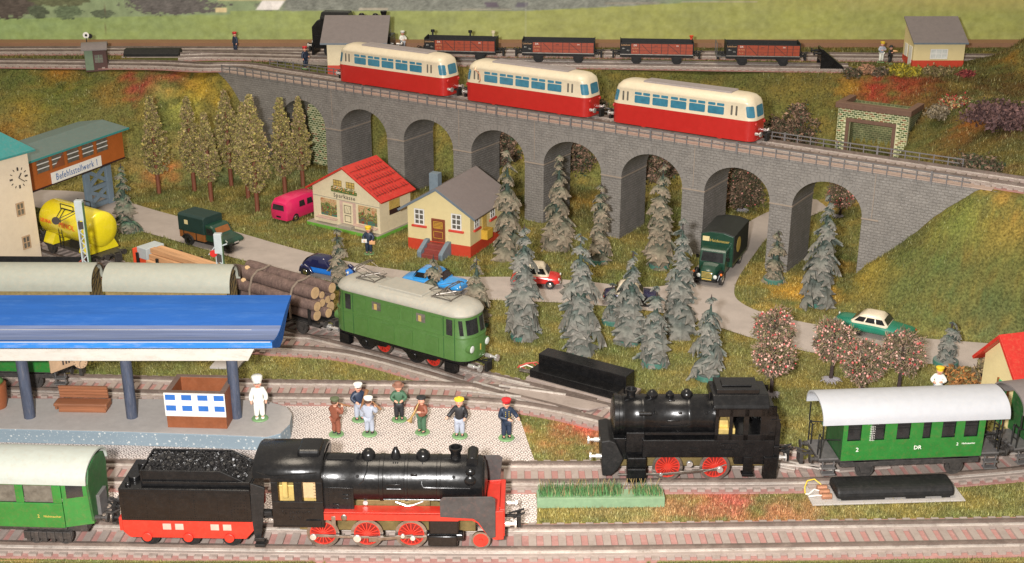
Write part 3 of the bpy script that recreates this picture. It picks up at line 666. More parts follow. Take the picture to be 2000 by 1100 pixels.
TD = Line([P(u, v, ZR) for u, v in [(-150, 648), (0, 651), (200, 652), (400, 655), (546, 662), (664, 670), (748, 686), (840, 711), (916, 732), (1000, 753), (1100, 777), (1187, 800)]], ZR)
TE = Line([P(u, v, ZR) for u, v in [(-150, 415), (0, 449), (120, 487), (260, 531), (400, 577), (570, 630), (700, 663), (800, 689), (880, 711), (960, 738)]], ZR)
TG = Line([P(u, v, ZR) for u, v in [(-150, 597), (0, 598), (180, 600), (330, 604), (430, 612)]], ZR)
TR1 = Line([P(u, v, ZT) for u, v in [(-250, 95), (0, 94), (400, 94), (1000, 98), (1500, 104), (2000, 109), (2200, 111)]], ZT)
TR2 = Line([P(u, v, ZT) for u, v in [(350, 106), (450, 104), (700, 110), (1000, 117), (1300, 122), (1500, 125), (1660, 127)]], ZT)
TV = Line([P(-250, 116, ZT), P(0, 118, ZT), P(200, 120, ZT), P(320, 121.5, ZT), P(395, 125.5, ZT), vs(1.5, 2.9), vs(8, 2.8), vs(20, 2.8), vs(40, 2.8), vs(60, 2.8), vs(80, 2.8), vs(95, 2.8), vs(115, 2.8)], ZT)
track(TA, 'front straight railway track with pinkish gaps between the sleepers, nearest the wooden edge')
track(TB, 'second railway track, running under the black tank engine and the silver-roofed coach')
track(TC, 'railway track behind the platform, curving down behind the row of wooden musicians', dz=.003, l1=TC.find(1560))
track(TD, 'curved railway track sweeping out from under the blue canopy towards the black motor box', dz=-.003, l1=TD.find(1150))
track(TE, 'diagonal railway track carrying the log wagon and the green electric engine', dz=.006, l1=TE.find(925))
track(TG, 'short railway track behind the two grey-roofed wagons', dz=-.006)
track(TR1, 'rearmost railway track along the foot of the printed backdrop')
track(TR2, 'siding on the rear embankment under the four red open wagons', dz=.003)
track(TV, 'railway track crossing the grey viaduct under the three railbuses', dz=.006)
TRACKS = [TA, TB, TC, TD, TE, TG, TR1, TR2, TV]

# point blades and check rails of the turnouts
def turnout(label, segs, plate=None):
    t = thing('turnout', label, 'turnout', (0, 0, 0), 0, 'turnouts of the station tracks')
    for (u0, v0, u1, v1, w) in segs:
        a = P(u0, v0, .63); b = P(u1, v1, .63); g = MB(); g.bar((*a, .60), (*b, .60), w, .10); part(t, 'point_blade', g, 'rail')
    if plate:
        g = MB(); g.prism([P(u, v, .5) for u, v in plate], .40, .54, 'z'); part(t, 'frog_plate', g, 'bed', .01)
    return t
turnout('turnout between the electric engine and the long black motor box', [(900, 762, 1018, 774, .14), (975, 752, 1105, 770, .16), (943, 729, 1035, 751, .14), (925, 745, 985, 762, .16)], [(1000, 757), (1090, 770), (1188, 792), (1150, 800), (1060, 790), (985, 768)])
turnout('turnout half hidden under the tank engine and the silver-roofed coach', [(1520, 905, 1640, 918, .14), (1510, 893, 1600, 915, .14)], [(1600, 905), (1730, 903), (1740, 913), (1640, 921)])
# ------------------------------------------------------------------ viaduct
RZV = atan2(VD[1], VD[0]); WV = 5.6
ARCH = [(10.0, 17.0), (19.35, 26.4), (28.8, 35.8), (38.25, 45.3), (47.7, 54.75), (57.1, 64.05), (66.45, 73.35), (75.6, 82.4)]
def zspring(s): return 6.32+.0062*s
def build_viaduct():
    t = thing('railway_viaduct', 'long grey stone viaduct with eight round arches crossing the layout', 'viaduct', (*vs(0, 0), 0), RZV)
    w = MB(); so = MB(); S0, S1 = -.5, 94.0
    edges = [S0]+[e for a in ARCH for e in a]+[S1]
    for i in range(0, len(edges), 2):
        a, b = edges[i], edges[i+1]
        for y in (0, WV):
            q = [(a, y, -1), (b, y, -1), (b, y, ZP), (a, y, ZP)]; w.add(q if y == 0 else q[::-1], [(0, 1, 2, 3)])
    K = 20
    for a, b in ARCH:
        c = (a+b)/2; r = (b-a)/2; zs = zspring(c); rise = 2.95
        pts = [(c-r*cos(pi*k/K), zs+rise*sin(pi*k/K)) for k in range(K+1)]
        for (x0, z0), (x1, z1) in zip(pts, pts[1:]):
            w.add([(x0, 0, z0), (x1, 0, z1), (x1, 0, ZP), (x0, 0, ZP)], [(0, 1, 2, 3)])
            w.add([(x1, WV, z1), (x0, WV, z0), (x0, WV, ZP), (x1, WV, ZP)], [(0, 1, 2, 3)])
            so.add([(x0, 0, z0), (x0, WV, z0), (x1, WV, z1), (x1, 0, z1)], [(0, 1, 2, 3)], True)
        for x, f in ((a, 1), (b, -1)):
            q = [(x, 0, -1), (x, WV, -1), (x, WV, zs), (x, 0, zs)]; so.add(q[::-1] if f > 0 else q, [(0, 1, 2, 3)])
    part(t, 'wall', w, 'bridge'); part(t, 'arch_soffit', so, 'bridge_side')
    for a, b in ARCH:                                     # dressed ring stones round every arch
        c = (a+b)/2; r = (b-a)/2; zs = zspring(c); g = MB(); n = 26
        for k in range(n):
            t0 = pi*(k+.08)/n; t1 = pi*(k+.92)/n; q = []
            for tt, rr in ((t0, 0), (t1, 0), (t1, .62), (t0, .62)): q.append((c-(r+rr)*cos(tt), zs+(2.95+rr)*sin(tt)))
            g.prism(q, -.035-random.uniform(0, .012), .01, 'y')
        part(t, 'arch_ring', g, 'bridge_plain')
    ends = [S0]+[e for a in ARCH for e in a]+[88.]
    for i in range(0, len(ends)-1, 2):
        a, b = ends[i], ends[i+1]
        if i == 0: a = ends[1]-2.2; b = ends[1]
        if i == len(ends)-2: b = a+1.5
        z = zspring((a+b)/2); g = MB(); g.box(a-.07, -.09, z-.08, b+.07, .02, z+.05)
        for x in ([a] if i else [])+([b] if i < len(ends)-2 else []): g.box(x-.07, .02, z-.08, x+.07, WV-.01, z+.05)
        part(t, 'impost', g, 'impost', .02)
    g = MB(); g.box(S0, -.10, ZP-.0, 93.5, WV+.10, ZP+.10); part(t, 'deck', g, 'deck', .02)
    g = MB()
    for s in (18.15, 36.6, 46.5, 65.2, 83.3): g.box(s-.03, -.03, 7.0, s+.03, .01, ZP-.05)
    part(t, 'joint', g, 'impost')
    for n, s0, s1, lab in ((-.17, 0.5, 91.6, 'front'), (WV+.17, 3., 89.5, 'rear')):
        rl = thing('viaduct_railing', 'low grey two-bar railing along the %s edge of the viaduct' % ('near' if n < 0 else 'far'), 'railing', (*vs(0, 0), 0), RZV, 'viaduct railings')
        pm = MB(); pm.box(-.045, -.045, ZP-.12, .045, .045, ZP+.95); pmesh = pm.mesh('post', 'railing')
        pm = MB(); pm.box(-.09, -.06, ZP-.20, .09, .06, ZP+1.0); pmesh2 = pm.mesh('post', 'railing')
        k = 0; s = s0
        while s <= s1: link('post', pmesh2 if k % 7 == 3 else pmesh, rl, 0, (s, n, 0)); s += 1.33; k += 1
        for z in (ZP+.88, ZP+.48):
            g = MB(); g.box(s0-.05, n-.05, z-.045, s1+.05, n+.05, z+.045); part(rl, 'rail', g, 'railing')
    return t
build_viaduct()

def frame_from(A, B): return atan2(B[1]-A[1], B[0]-A[0]), hypot(B[0]-A[0], B[1]-A[1])

def brickwork(parent, x0, x1, z0, z1, y, holes=(), bw=.52, bh=.245, seed=3):
    rs = random.Random(seed); V = []; Fc = []; C = []; g = MB(); cols = []
    z = z0; row = 0
    while z < z1-.05:
        x = x0-(bw/2 if row % 2 else 0)
        while x < x1-.05:
            a = max(x+.05, x0); b = min(x+bw-.05, x1); zz0, zz1 = z+.045, min(z+bh-.045, z1)
            x += bw
            if b-a < .12: continue
            if any(a < h[1] and b > h[0] and zz0 < h[3] and zz1 > h[2] for h in holes): continue
            d = rs.uniform(.02, .05); j = rs.uniform(-.015, .015)
            g.box(a, y-d, zz0+j, b, y+.02, zz1+j)
            c = rs.choice([(.085, .13, .045), (.10, .15, .05), (.16, .18, .07), (.42, .40, .20), (.30, .15, .07), (.22, .24, .10), (.055, .10, .035)])
            cols += [c]*8
        z += bh; row += 1
    me = g.mesh('brickwork', 'tint'); set_tint(me, np.array(cols)); o = link('brickwork', me, parent); o['kind'] = 'stuff'; return o
def portal():
    A, B = P(1631, 284, 4.5), P(1767, 304, 4.5); rz, w = frame_from(A, B)
    t = thing('tunnel_portal', 'yellow-green brick tunnel portal with brown lintel frame and flat cap, behind the viaduct', 'tunnel portal', (*A, 4.3), rz)
    h0, h1 = 1.45, 6.6; H = 4.85
    g = MB(); g.box(0, 0, -1.2, h0, .5, H); g.box(h1, 0, -1.2, w, .5, H); g.box(h0, 0, 3.3, h1, .5, H); part(t, 'wall', g, 'portal_mortar')
    brickwork(t, .03, w-.03, -.5, H, 0, [(h0-.35, h1+.35, -2, 3.65)])
    g = MB(); g.box(w-.5, .5, -1.2, w, 5.5, H); part(t, 'side_wall', g, 'portal_inside')
    g = MB(); g.box(0, .5, -1.2, .5, 5.5, H); part(t, 'side_wall', g, 'portal_inside')
    g = MB(); g.box(.5, 4.6, -1.2, w-.5, 5.0, H); part(t, 'back_wall', g, 'portal_back')
    g = MB(); g.box(h0-.4, -.12, 3.3, h1+.4, .1, 3.75); part(t, 'lintel', g, 'wood_brown', .03)
    for x in (h0-.4, h1): g = MB(); g.box(x, -.10, -1.2, x+.4, .1, 3.3); part(t, 'jamb', g, 'wood_brown', .03)
    for q in ((-.3, -.35, w+.3, .7), (-.3, .7, .5, 4.6), (w-.5, .7, w+.3, 4.6)):
        g = MB(); g.box(q[0], q[1], H, q[2], q[3], H+.65); part(t, 'cap', g, 'wood_brown', .04)
portal()
def brick_wall_left():
    A, B = P(606, 318, 0), P(663, 322, 0)
    t = thing('brick_wall', 'yellow-green brick wall seen through the leftmost open arch behind the poplars', 'wall', (*A, 0), RZV)
    g = MB(); g.box(0, 0, -.5, 6.5, .6, 7.6); part(t, 'wall', g, 'portal_mortar'); brickwork(t, .02, 6.4, 0, 7.6, 0, (), .5, .27, 8)
brick_wall_left()

# ------------------------------------------------------------------ houses
def gable_house(t, w, l, z0, hw, hr, mat, ov=.5, fo=.35, roof='roof_red', edge=None, th=.22, bo=.3):
    """walls with two gables (front y=0) and a pitched roof; ridge runs along y"""
    g = MB(); poly = [(0, z0), (w, z0), (w, hw), (w/2, hr), (0, hw)]
    g.prism(poly, 0, l, 'y'); part(t, 'wall', g, mat, .02)
    k = (hr-hw)/(w/2); r = link('roof', None, t) if False else None
    out = []
    for sx in (0, 1):
        g = MB(); zt = hr+.02
        a = (w/2, zt); b = (-ov, hw-ov*k+.02) if sx == 0 else (w+ov, hw-ov*k+.02)
        n = Vector((-(b[1]-a[1]), b[0]-a[0])).normalized(); n = n if n.y > 0 else -n
        q = [a, b, (b[0]+n.x*th, b[1]+n.y*th), (w/2, zt+th/max(.2, n.y))]
        g.prism(q if sx else q[::-1], -fo, l+bo, 'y'); out.append(part(t, 'roof_slope', g, roof, .03))
        if edge:
            g = MB(); q2 = [a, b, (b[0]+n.x*(th+.012), b[1]+n.y*(th+.012)), (w/2, zt+(th+.012)/max(.2, n.y))]
            g.prism(q2 if sx else q2[::-1], -fo-.035, -fo+.002, 'y'); part(t, 'barge_board', g, edge)
    return out
def window(t, x0, z0, x1, z1, y=0., frame='window_wht', bars=(1, 1), fw=.10, glass='grime_glass', face='-y', d=.07, X=0.):
    """frame with crossing bars set on a wall; face +x puts it on the plane x=X with x0..x1 read along y"""
    f = MB(); gl = MB()
    def bx(m, a0, b0, a1, b1, d0, d1):
        if face == '-y': m.box(a0, y-d1, b0, a1, y-d0, b1)
        else: m.box(X+d0, a0, b0, X+d1, a1, b1)
    bx(gl, x0, z0, x1, z1, .005, .03)
    bx(f, x0, z0, x0+fw, z1, .008, d); bx(f, x1-fw, z0, x1, z1, .008, d); bx(f, x0+fw, z0, x1-fw, z0+fw, .008, d); bx(f, x0+fw, z1-fw, x1-fw, z1, .008, d)
    for i in range(bars[0]): c = x0+(x1-x0)*(i+1)/(bars[0]+1); bx(f, c-fw*.4, z0+fw, c+fw*.4, z1-fw, .031, d-.005)
    for i in range(bars[1]): c = z0+(z1-z0)*(i+1)/(bars[1]+1); bx(f, x0+fw, c-fw*.4, x1-fw, c+fw*.4, .031, d-.01)
    o = part(t, 'window', f, frame); part(o, 'pane', gl, glass); return o
def display_mat():
    m, nt, b = _nodes('shop_window_print'); N = nt.nodes.new; L = nt.links.new
    tc = N('ShaderNodeTexCoord'); sp = N('ShaderNodeSeparateXYZ'); L(tc.outputs['Object'], sp.inputs[0])
    n = N('ShaderNodeTexNoise'); n.inputs['Scale'].default_value = 1.9; n.inputs['Detail'].default_value = 7; n.inputs['Distortion'].default_value = 1.2; L(tc.outputs['Object'], n.inputs['Vector'])
    mr = N('ShaderNodeMapRange'); mr.inputs[1].default_value = 1.1; mr.inputs[2].default_value = 3.3; mr.inputs[3].default_value = -.22; mr.inputs[4].default_value = .22; L(sp.outputs[2], mr.inputs[0])
    ad = N('ShaderNodeMath'); L(n.outputs['Fac'], ad.inputs[0]); L(mr.outputs[0], ad.inputs[1])
    r = N('ShaderNodeValToRGB'); r.color_ramp.interpolation = 'CONSTANT'; e = r.color_ramp.elements
    e[0].position = 0; e[0].color = (.06, .16, .12, 1); e[1].position = .36; e[1].color = (.28, .045, .03, 1)
    for pz, c in ((.41, (.05, .16, .05)), (.46, (.40, .25, .08)), (.50, (.03, .13, .04)), (.55, (.50, .36, .17)), (.62, (.56, .42, .25)), (.66, (.42, .13, .045)), (.70, (.55, .38, .20))):
        q = e.new(pz); q.color = (*c, 1)
    L(ad.outputs[0], r.inputs[0]); L(r.outputs[0], b.inputs['Base Color']); b.inputs['Roughness'].default_value = .4; return m
MT['display'] = display_mat()
def sparkasse():
    A, B = P(614, 429, .4), P(743, 458, .4); rz, w = frame_from(A, B); l = 5.3
    t = thing('savings_bank', 'cream savings bank model with bright red tiled roof and green plinth', 'house', (*A, 0), rz)
    g = MB(); g.box(-.45, -.75, -.1, w+.25, l+.2, .36); part(t, 'plinth', g, 'plinth_green', .03)
    g = MB(); g.box(-.43, -.73, .36, w+.23, l+.18, .40); part(t, 'plinth_top', g, 'plinth_grey')
    sl = gable_house(t, w, l, .4, 4.25, 6.85, 'wall_cream', .6, .45, 'roof_red', None, .2, .15)
    # printed tile outlines on the right slope
    k = (6.85-4.25)/(w/2); nx, nz = k/sqrt(1+k*k), 1/sqrt(1+k*k); L0 = hypot(w/2+.6, (w/2+.6)*k); g = MB(); rs = random.Random(4)
    def onroof(a, y): return (w/2+a/sqrt(1+k*k)+nx*.245, y, 6.87-a*k/sqrt(1+k*k)+nz*.245+.03)
    for i in range(1, 6):
        a = L0*i/6
        if i < 5 or True:
            y = -.2
            while y < l-.3:
                if rs.random() < .95: g.bar(onroof(a+rs.uniform(-.03, .03), y), onroof(a+rs.uniform(-.03, .03), y+.42), .05, .012)
                y += .42
    for i in range(0, 12):
        y = -.15+i*.45
        for j in range(5):
            if rs.random() < .92 and not (j == 0 and i < 3): g.bar(onroof(L0*(j+.15)/6+.35, y), onroof(L0*(j+1.1)/6+.1, y+rs.uniform(-.03, .03)), .04, .012)
    o = part(t, 'tile_outlines', g, 'tile_line')
    g = MB(); g.box(-.02, -.03, 3.28, w+.02, .0, 3.34); part(t, 'shadow_joint', g, 'plinth_grey')
    for x0, x1, z0, z1 in ((1.1, 3.3, 1.25, 3.15), (6.3, 8.8, 1.15, 3.15)):
        g = MB(); g.box(x0, -.04, z0, x1, .01, z1); part(t, 'shop_window', g, 'display')
        g = MB(); g.box(x0-.45, -.5, z0-.28, x1+.1, .0, z0-.12); part(t, 'window_shelf', g, M_get('shelf_pink'), .03)
    g = MB(); g.box(3.75, -.03, .75, 5.95, .01, 3.25); part(t, 'door_surround', g, M_get('shelf_pink'))
    g = MB(); g.box(4.2, -.09, .8, 5.55, -.03, 3.1); d = part(t, 'door', g, 'wall_cream', .02)
    g = MB()
    for x0, z0, x1, z1 in ((4.4, 1.95, 5.35, 2.85), (4.45, 1.0, 5.3, 1.75)):
        for q in ((x0, z0, x1, z0+.06), (x0, z1-.06, x1, z1), (x0, z0, x0+.06, z1), (x1-.06, z0, x1, z1)): g.box(q[0], -.10, q[1], q[2], -.088, q[3])
    for j in range(3): g.bar((4.55+j*.22, -.095, 2.1), (4.8+j*.22, -.095, 2.7), .03, .012)
    part(d, 'panel_lines', g, 'letter_dark')
    g = MB(); g.box(4.0, -.7, .4, 5.7, .0, .75); part(t, 'step', g, 'plinth_grey', .04)
    text(t, 'Sparkasse', .66, (4.45, -.025, 3.72), 'letter_dark', spacing=1.15)
    for x in (3.0, 4.75):
        o = MB(); o.box(x, -.03, 4.75, x+1.15, .01, 5.45); q = part(t, 'upper_window', o, M_get('print_yellow'))
        o = MB()
        for zz in (4.8, 5.1, 5.4): o.box(x, -.042, zz, x+1.15, -.03, zz+.035)
        for xx in (0, .38, .77, 1.11): o.box(x+xx, -.042, 4.75, x+xx+.035, -.03, 5.45)
        part(q, 'glazing_bar', o, 'letter_dark')
    g = MB(); g.box(2.75, -.16, 4.12, 6.2, .0, 4.45); part(t, 'flower_box', g, M_get('print_green'), .02)
    me = leaf_cloud(260, lambda r: (2.8+3.35*r.random(), -.16-.06*r.random(), 4.3+.45*r.random()), .11, [(.06, .16, .04), (.55, .16, .06), (.50, .30, .10), (.10, .20, .05)], 5)
    link('flowers', me, t)
    g = MB(); g.box(w, 1.6, 2.1, w+.03, 3.4, 3.6); q = part(t, 'side_window', g, M_get('print_yellow'))
    g = MB(); g.box(w+.02, 1.6, 2.1, w+.08, 3.4, 2.65); part(q, 'flower_box', g, 'tile_line')
    return t
def M_get(k):
    if k not in MT:
        MT[k] = {'shelf_pink': lambda: M('shelf_pink', (.55, .38, .31), .6), 'print_yellow': lambda: M('print_yellow', (.55, .38, .10), .5, dirt=(.2, .12, .04), da=.6),
                 'print_green': lambda: M('print_green', (.07, .15, .04), .6, dirt=(.4, .2, .1)), 'speckle': speckle_mat}[k]()
    return MT[k]
def speckle_mat():
    m, nt, b = _nodes('speckled_blue_paint'); N = nt.nodes.new; L = nt.links.new
    tc = N('ShaderNodeTexCoord'); v = N('ShaderNodeTexVoronoi'); v.inputs['Scale'].default_value = 2.6; L(tc.outputs['Object'], v.inputs['Vector'])
    n = N('ShaderNodeTexNoise'); n.inputs['Scale'].default_value = 1.4; L(tc.outputs['Object'], n.inputs['Vector'])
    mu = N('ShaderNodeMath'); mu.operation = 'MULTIPLY'; mu.inputs[1].default_value = .34; L(n.outputs['Fac'], mu.inputs[0])
    lt = N('ShaderNodeMath'); lt.operation = 'LESS_THAN'; L(v.outputs['Distance'], lt.inputs[0]); L(mu.outputs[0], lt.inputs[1])
    v2 = N('ShaderNodeTexNoise'); v2.inputs['Scale'].default_value = 9; L(tc.outputs['Object'], v2.inputs['Vector'])
    gt = N('ShaderNodeMath'); gt.operation = 'GREATER_THAN'; gt.inputs[1].default_value = .67; L(v2.outputs['Fac'], gt.inputs[0])
    mx0 = N('ShaderNodeMath'); mx0.operation = 'MAXIMUM'; L(lt.outputs[0], mx0.inputs[0]); L(gt.outputs[0], mx0.inputs[1])
    mx = N('ShaderNodeMix'); mx.data_type = 'RGBA'; L(mx0.outputs[0], mx.inputs[0]); mx.inputs[6].default_value = (.19, .245, .285, 1); mx.inputs[7].default_value = (.48, .50, .49, 1)
    L(mx.outputs[2], b.inputs['Base Color']); b.inputs['Roughness'].default_value = .6; return m
def leaf_cloud(n, fn, size, cols, seed, jitter=.35):
    """n small tilted leaf faces at the points fn gives, each with a tint of its own"""
    r = np.random.default_rng(seed); pts = np.array([fn(r) for _ in range(n)]); return leaf_faces(pts, size, cols, r)
def leaf_faces(pts, size, cols, r, elong=1.6, name='leaves'):
    n = len(pts); a = r.normal(size=(n, 3)); a /= np.linalg.norm(a, axis=1)[:, None]; b = r.normal(size=(n, 3)); b -= a*(a*b).sum(1)[:, None]; b /= np.linalg.norm(b, axis=1)[:, None]
    s = size*r.uniform(.6, 1.4, n)[:, None]; A = a*s*elong*.5; Bv = b*s*.5
    V = np.stack([pts-A, pts-Bv*.9+A*.1, pts+A, pts+Bv], 1).reshape(-1, 3); Fq = np.arange(4*n).reshape(n, 4)
    ci = r.integers(0, len(cols), n); C = np.array(cols)[ci]*r.uniform(.65, 1.35, n)[:, None]
    return np_mesh(name, V, Fq, 'tint', np.repeat(C, 4, 0))
sparkasse()

def yellow_house():
    A, B = P(798, 485, 0), P(919, 504, 0); rz, w = frame_from(A, B); l = 8.4
    t = thing('cottage', 'pale yellow cottage with grey roof, red base and brown front door', 'house', (*A, 0), rz)
    g = MB(); g.box(-.02, -.02, -.2, w+.02, l+.02, 1.2); part(t, 'base', g, 'base_red', .02)
    gable_house(t, w, l, 1.2, 4.55, 6.7, 'wall_yellow', .75, .55, 'roof_grey', 'roof_grey_edge', .22, .3)
    g = MB(); g.box(.9, 3.1, 4.6, 1.9, 4.0, 7.3); c = part(t, 'chimney', g, 'blue_grey', .03)
    for x in (.8, 5.0):
        window(t, x, 2.75, x+1.15, 4.45, bars=(1, 2), fw=.13); g = MB(); g.box(x-.28, -.22, 2.5, x+1.42, .0, 2.73); part(t, 'window_sill', g, 'sill_red', .05)
    g = MB(); g.box(2.75, -.12, 1.24, 4.3, .02, 3.65); d = part(t, 'door', g, 'door_brown', .06)
    g = MB()
    for j in range(4): g.box(3.1, -.135, 2.75+j*.14, 3.98, -.12, 2.81+j*.14)
    for q in ((3.0, 2.65, 4.06, 2.70), (3.0, 3.33, 4.06, 3.38), (3.0, 2.65, 3.05, 3.38), (4.01, 2.65, 4.06, 3.38), (3.0, 1.6, 4.06, 1.64), (3.0, 2.3, 4.06, 2.34), (3.0, 1.6, 3.04, 2.34), (4.02, 1.6, 4.06, 2.34)): g.box(q[0], -.135, q[1], q[2], -.12, q[3])
    part(d, 'panel_lines', g, 'porch_yellow')
    for i in range(3): g = MB(); g.box(2.55, -.62*(3-i)-.12, -.1, 4.5, -.62*(2-i)-.02 if i < 2 else .0, .36*(i+1)+.04); part(t, 'step', g, 'step_red', .04)
    for x in (2.08, 4.5):
        g = MB(); g.prism([(0, -.1), (0, 1.45), (-.5, 1.45), (-1.9, .75), (-2.05, .6), (-2.05, -.1)], x, x+.46, 'x'); part(t, 'step_wall', g, 'blue_grey', .06)
    for y0 in (.9, 4.6):
        window(t, y0, 2.75, y0+1.1, 4.3, bars=(1, 2), fw=.12, face='+x', X=w); g = MB(); g.box(w, y0-.2, 2.5, w+.22, y0+1.3, 2.73); part(t, 'window_sill', g, 'sill_red', .04)
    g = MB(); g.box(w, 2.7, 1.25, w+.06, 3.7, 4.0); part(t, 'side_door', g, M_get('print_yellow')); g = MB(); g.box(w, 2.5, 1.2, w+.7, 3.8, 2.2); part(t, 'side_porch', g, 'porch_yellow', .03)
yellow_house()

def shed_hut(name, label, uL, uR, vb, zb, hw, depth, rise, ov, base_h, wall, wins, oh=.4):
    A, B = P(uL, vb, zb), P(uR, vb, zb); rz, w = frame_from(A, B)
    t = thing(name, label, 'hut', (*A, zb), rz)
    g = MB(); g.box(-.02, -.02, -.3, w+.02, depth+.02, base_h); part(t, 'base', g, 'base_red', .02)
    g = MB(); g.prism([(0, base_h), (depth, base_h), (depth, hw+rise), (0, hw)], 0, w, 'x'); part(t, 'wall', g, wall, .02)
    k = rise/depth; y0 = -oh; y1 = depth+.3
    g = MB(); g.prism([(y0, hw+k*y0+.02), (y1, hw+k*y1+.02), (y1, hw+k*y1+.22), (y0, hw+k*y0+.22)], -ov, w+ov, 'x'); part(t, 'roof', g, 'roof_grey', .02)
    g = MB(); g.box(-ov, y0-.03, hw+k*y0+.0, w+ov, y0-.001, hw+k*y0+.2); part(t, 'eave_board', g, 'roof_grey_edge')
    for x0, z0, x1, z1 in wins: window(t, x0, z0, x1, z1, bars=(2, 1), fw=.10, glass='lamp_glass')
    return t, w
shed_hut('platform_hut', 'cream hut with plain grey sloping roof standing in front of the rear black engine', 641, 747, 147, ZP, 4.0, 4.6, 2.2, .75, 1.2, 'wall_cream', ())
t, w = shed_hut('crossing_hut', 'small yellow hut with grey sloping roof and white window on the rear embankment', 1781, 1880, 133, ZP, 3.25, 4.4, 2.15, .25, .95, 'wall_yellow', ((2.1, 1.15, 4.3, 2.4),))
g = MB(); g.box(-.06, .6, 0, -.0, 1.9, 2.6); part(t, 'side_door', g, 'white', .02); g = MB(); g.box(-.07, 2.5, 1.0, 0, 3.6, 2.6); part(t, 'side_window', g, 'white', .02)

def small_hut():
    A, B = P(168, 137, ZP), P(211, 135, ZP); rz, w = frame_from(A, B)
    t = thing('point_keeper_hut', 'tiny brown hut with pale green end panel and curved grey roof, far left', 'hut', (*A, ZP-.05), rz)
    g = MB(); g.box(0, 0, -.2, w, 2.6, 2.5); part(t, 'wall', g, 'hut_brown', .03)
    g = MB(); g.box(.02, -.05, 0, w*.38, .0, 2.45); part(t, 'end_panel', g, 'hut_green', .02)
    g = MB(); g.box(w*.45, -.04, .9, w*.82, .0, 1.9); q = part(t, 'window', g, 'grime_glass'); g = MB(); g.box(w*.62, -.06, .9, w*.65, -.04, 1.9); g.box(w*.45, -.06, 1.38, w*.82, -.04, 1.44); part(q, 'glazing_bar', g, 'hut_green')
    g = MB(); n = 10; pr = [(-.35+3.3*i/n, 2.5+.62*sin(pi*i/n)) for i in range(n+1)]; g.prism(pr+[(p[0], p[1]+.15) for p in reversed(pr)], -.3, w+.15, 'x'); part(t, 'roof', g, 'roof_grey')
small_hut()
def signal_disc():
    x, y = P(172, 104, ZP+1.2); t = thing('signal_disc', 'round white signal disc on a thin black post beside the tiny brown hut', 'signal', (x, y, ZP), 0)
    g = MB(); g.cyl((0, 0, 0), (0, 0, 3.2), .06, n=8); part(t, 'post', g, 'black_matt'); g = MB(); g.cyl((0, -.04, 3.5), (0, .06, 3.5), .40, n=20); d = part(t, 'disc', g, 'white', .01)
    g = MB(); g.cyl((.03, -.06, 3.5), (.03, -.045, 3.5), .16, n=16); part(d, 'mark', g, 'black_matt'); g = MB(); g.cyl((.45, .1, 3.35), (.45, .25, 3.35), .30, n=16); part(t, 'rear_disc', g, 'black_matt')
signal_disc()

def red_house():
    A = (35.3, 85.4); t = thing('red_roofed_house', 'yellow gabled house with bright red roof and green door, cut off by the right edge', 'house', (*A, 0), radians(-75))
    w, l = 3.7, 8.5; gable_house(t, w, l, -.2, 4.5, 6.45, 'wall_yellow', .7, .5, 'roof_red', None, .25, .3)
    g = MB(); g.box(2.0, -.06, 0, 3.1, .02, 3.3); part(t, 'door', g, M('door_green', (.06, .40, .16), .5), .02)
    for x in (1.85, 3.1): g = MB(); g.box(x, -.1, 0, x+.15, .0, 3.4); part(t, 'door_post', g, 'truck_wood', .01)
red_house()

# ------------------------------------------------------------------ clock tower and signal box
def tower():
    a = Vector((-47.0, 118.0)); dr = Vector((.50, .866)); o = a-dr*7.5; H = 11.2
    t = thing('clock_tower', 'cream tower with teal roof, clock dial and two small windows at the left edge', 'tower', (o.x, o.y, 0), atan2(dr.y, dr.x))
    g = MB(); g.box(0, 0, -.3, 7.5, 6.5, H); part(t, 'wall', g, 'tower', .03)
    # hipped roof
    g = MB(); e = .55; q = [(-e, -e, H), (7.5+e, -e, H), (7.5+e, 6.5+e, H), (-e, 6.5+e, H)]; q2 = [(p[0], p[1], H+.18) for p in q]; ap = (3.75, 3.2, H+4.0)
    g.add(q+q2+[ap], [(3, 2, 1, 0), (0, 1, 5, 4), (1, 2, 6, 5), (2, 3, 7, 6), (3, 0, 4, 7), (4, 5, 8), (5, 6, 8), (6, 7, 8), (7, 4, 8)]); part(t, 'roof', g, 'teal')
    cx, cz, R = 6.1, 8.9, 1.05
    c = bpy.data.objects.new('clock', None); COL.objects.link(c); c.parent = t; c.location = (cx, 0, cz)
    for k in range(12):
        an = 2*pi*k/12; big = k % 3 == 0; g = MB(); r0 = R*(.68 if big else .78); g.bar((r0*sin(an), -.03, r0*cos(an)), (R*sin(an), -.03, R*cos(an)), .05, .17 if big else .07)
        part(c, 'hour_mark', g, 'letter_dark')
    for an, ln, wd in ((pi*.22, .55, .1), (pi*.72, .8, .07)):
        g = MB(); g.bar((0, -.045, 0), (ln*sin(an), -.045, ln*cos(an)), .05, wd); part(c, 'clock_hand', g, 'letter_dark')
    for x, z in ((5.3, 5.15), (5.45, 1.7)):
        window(t, x, z, x+.95, z+1.35, frame='sign_tan', bars=(1, 1), fw=.13, glass='grime_glass')
tower()
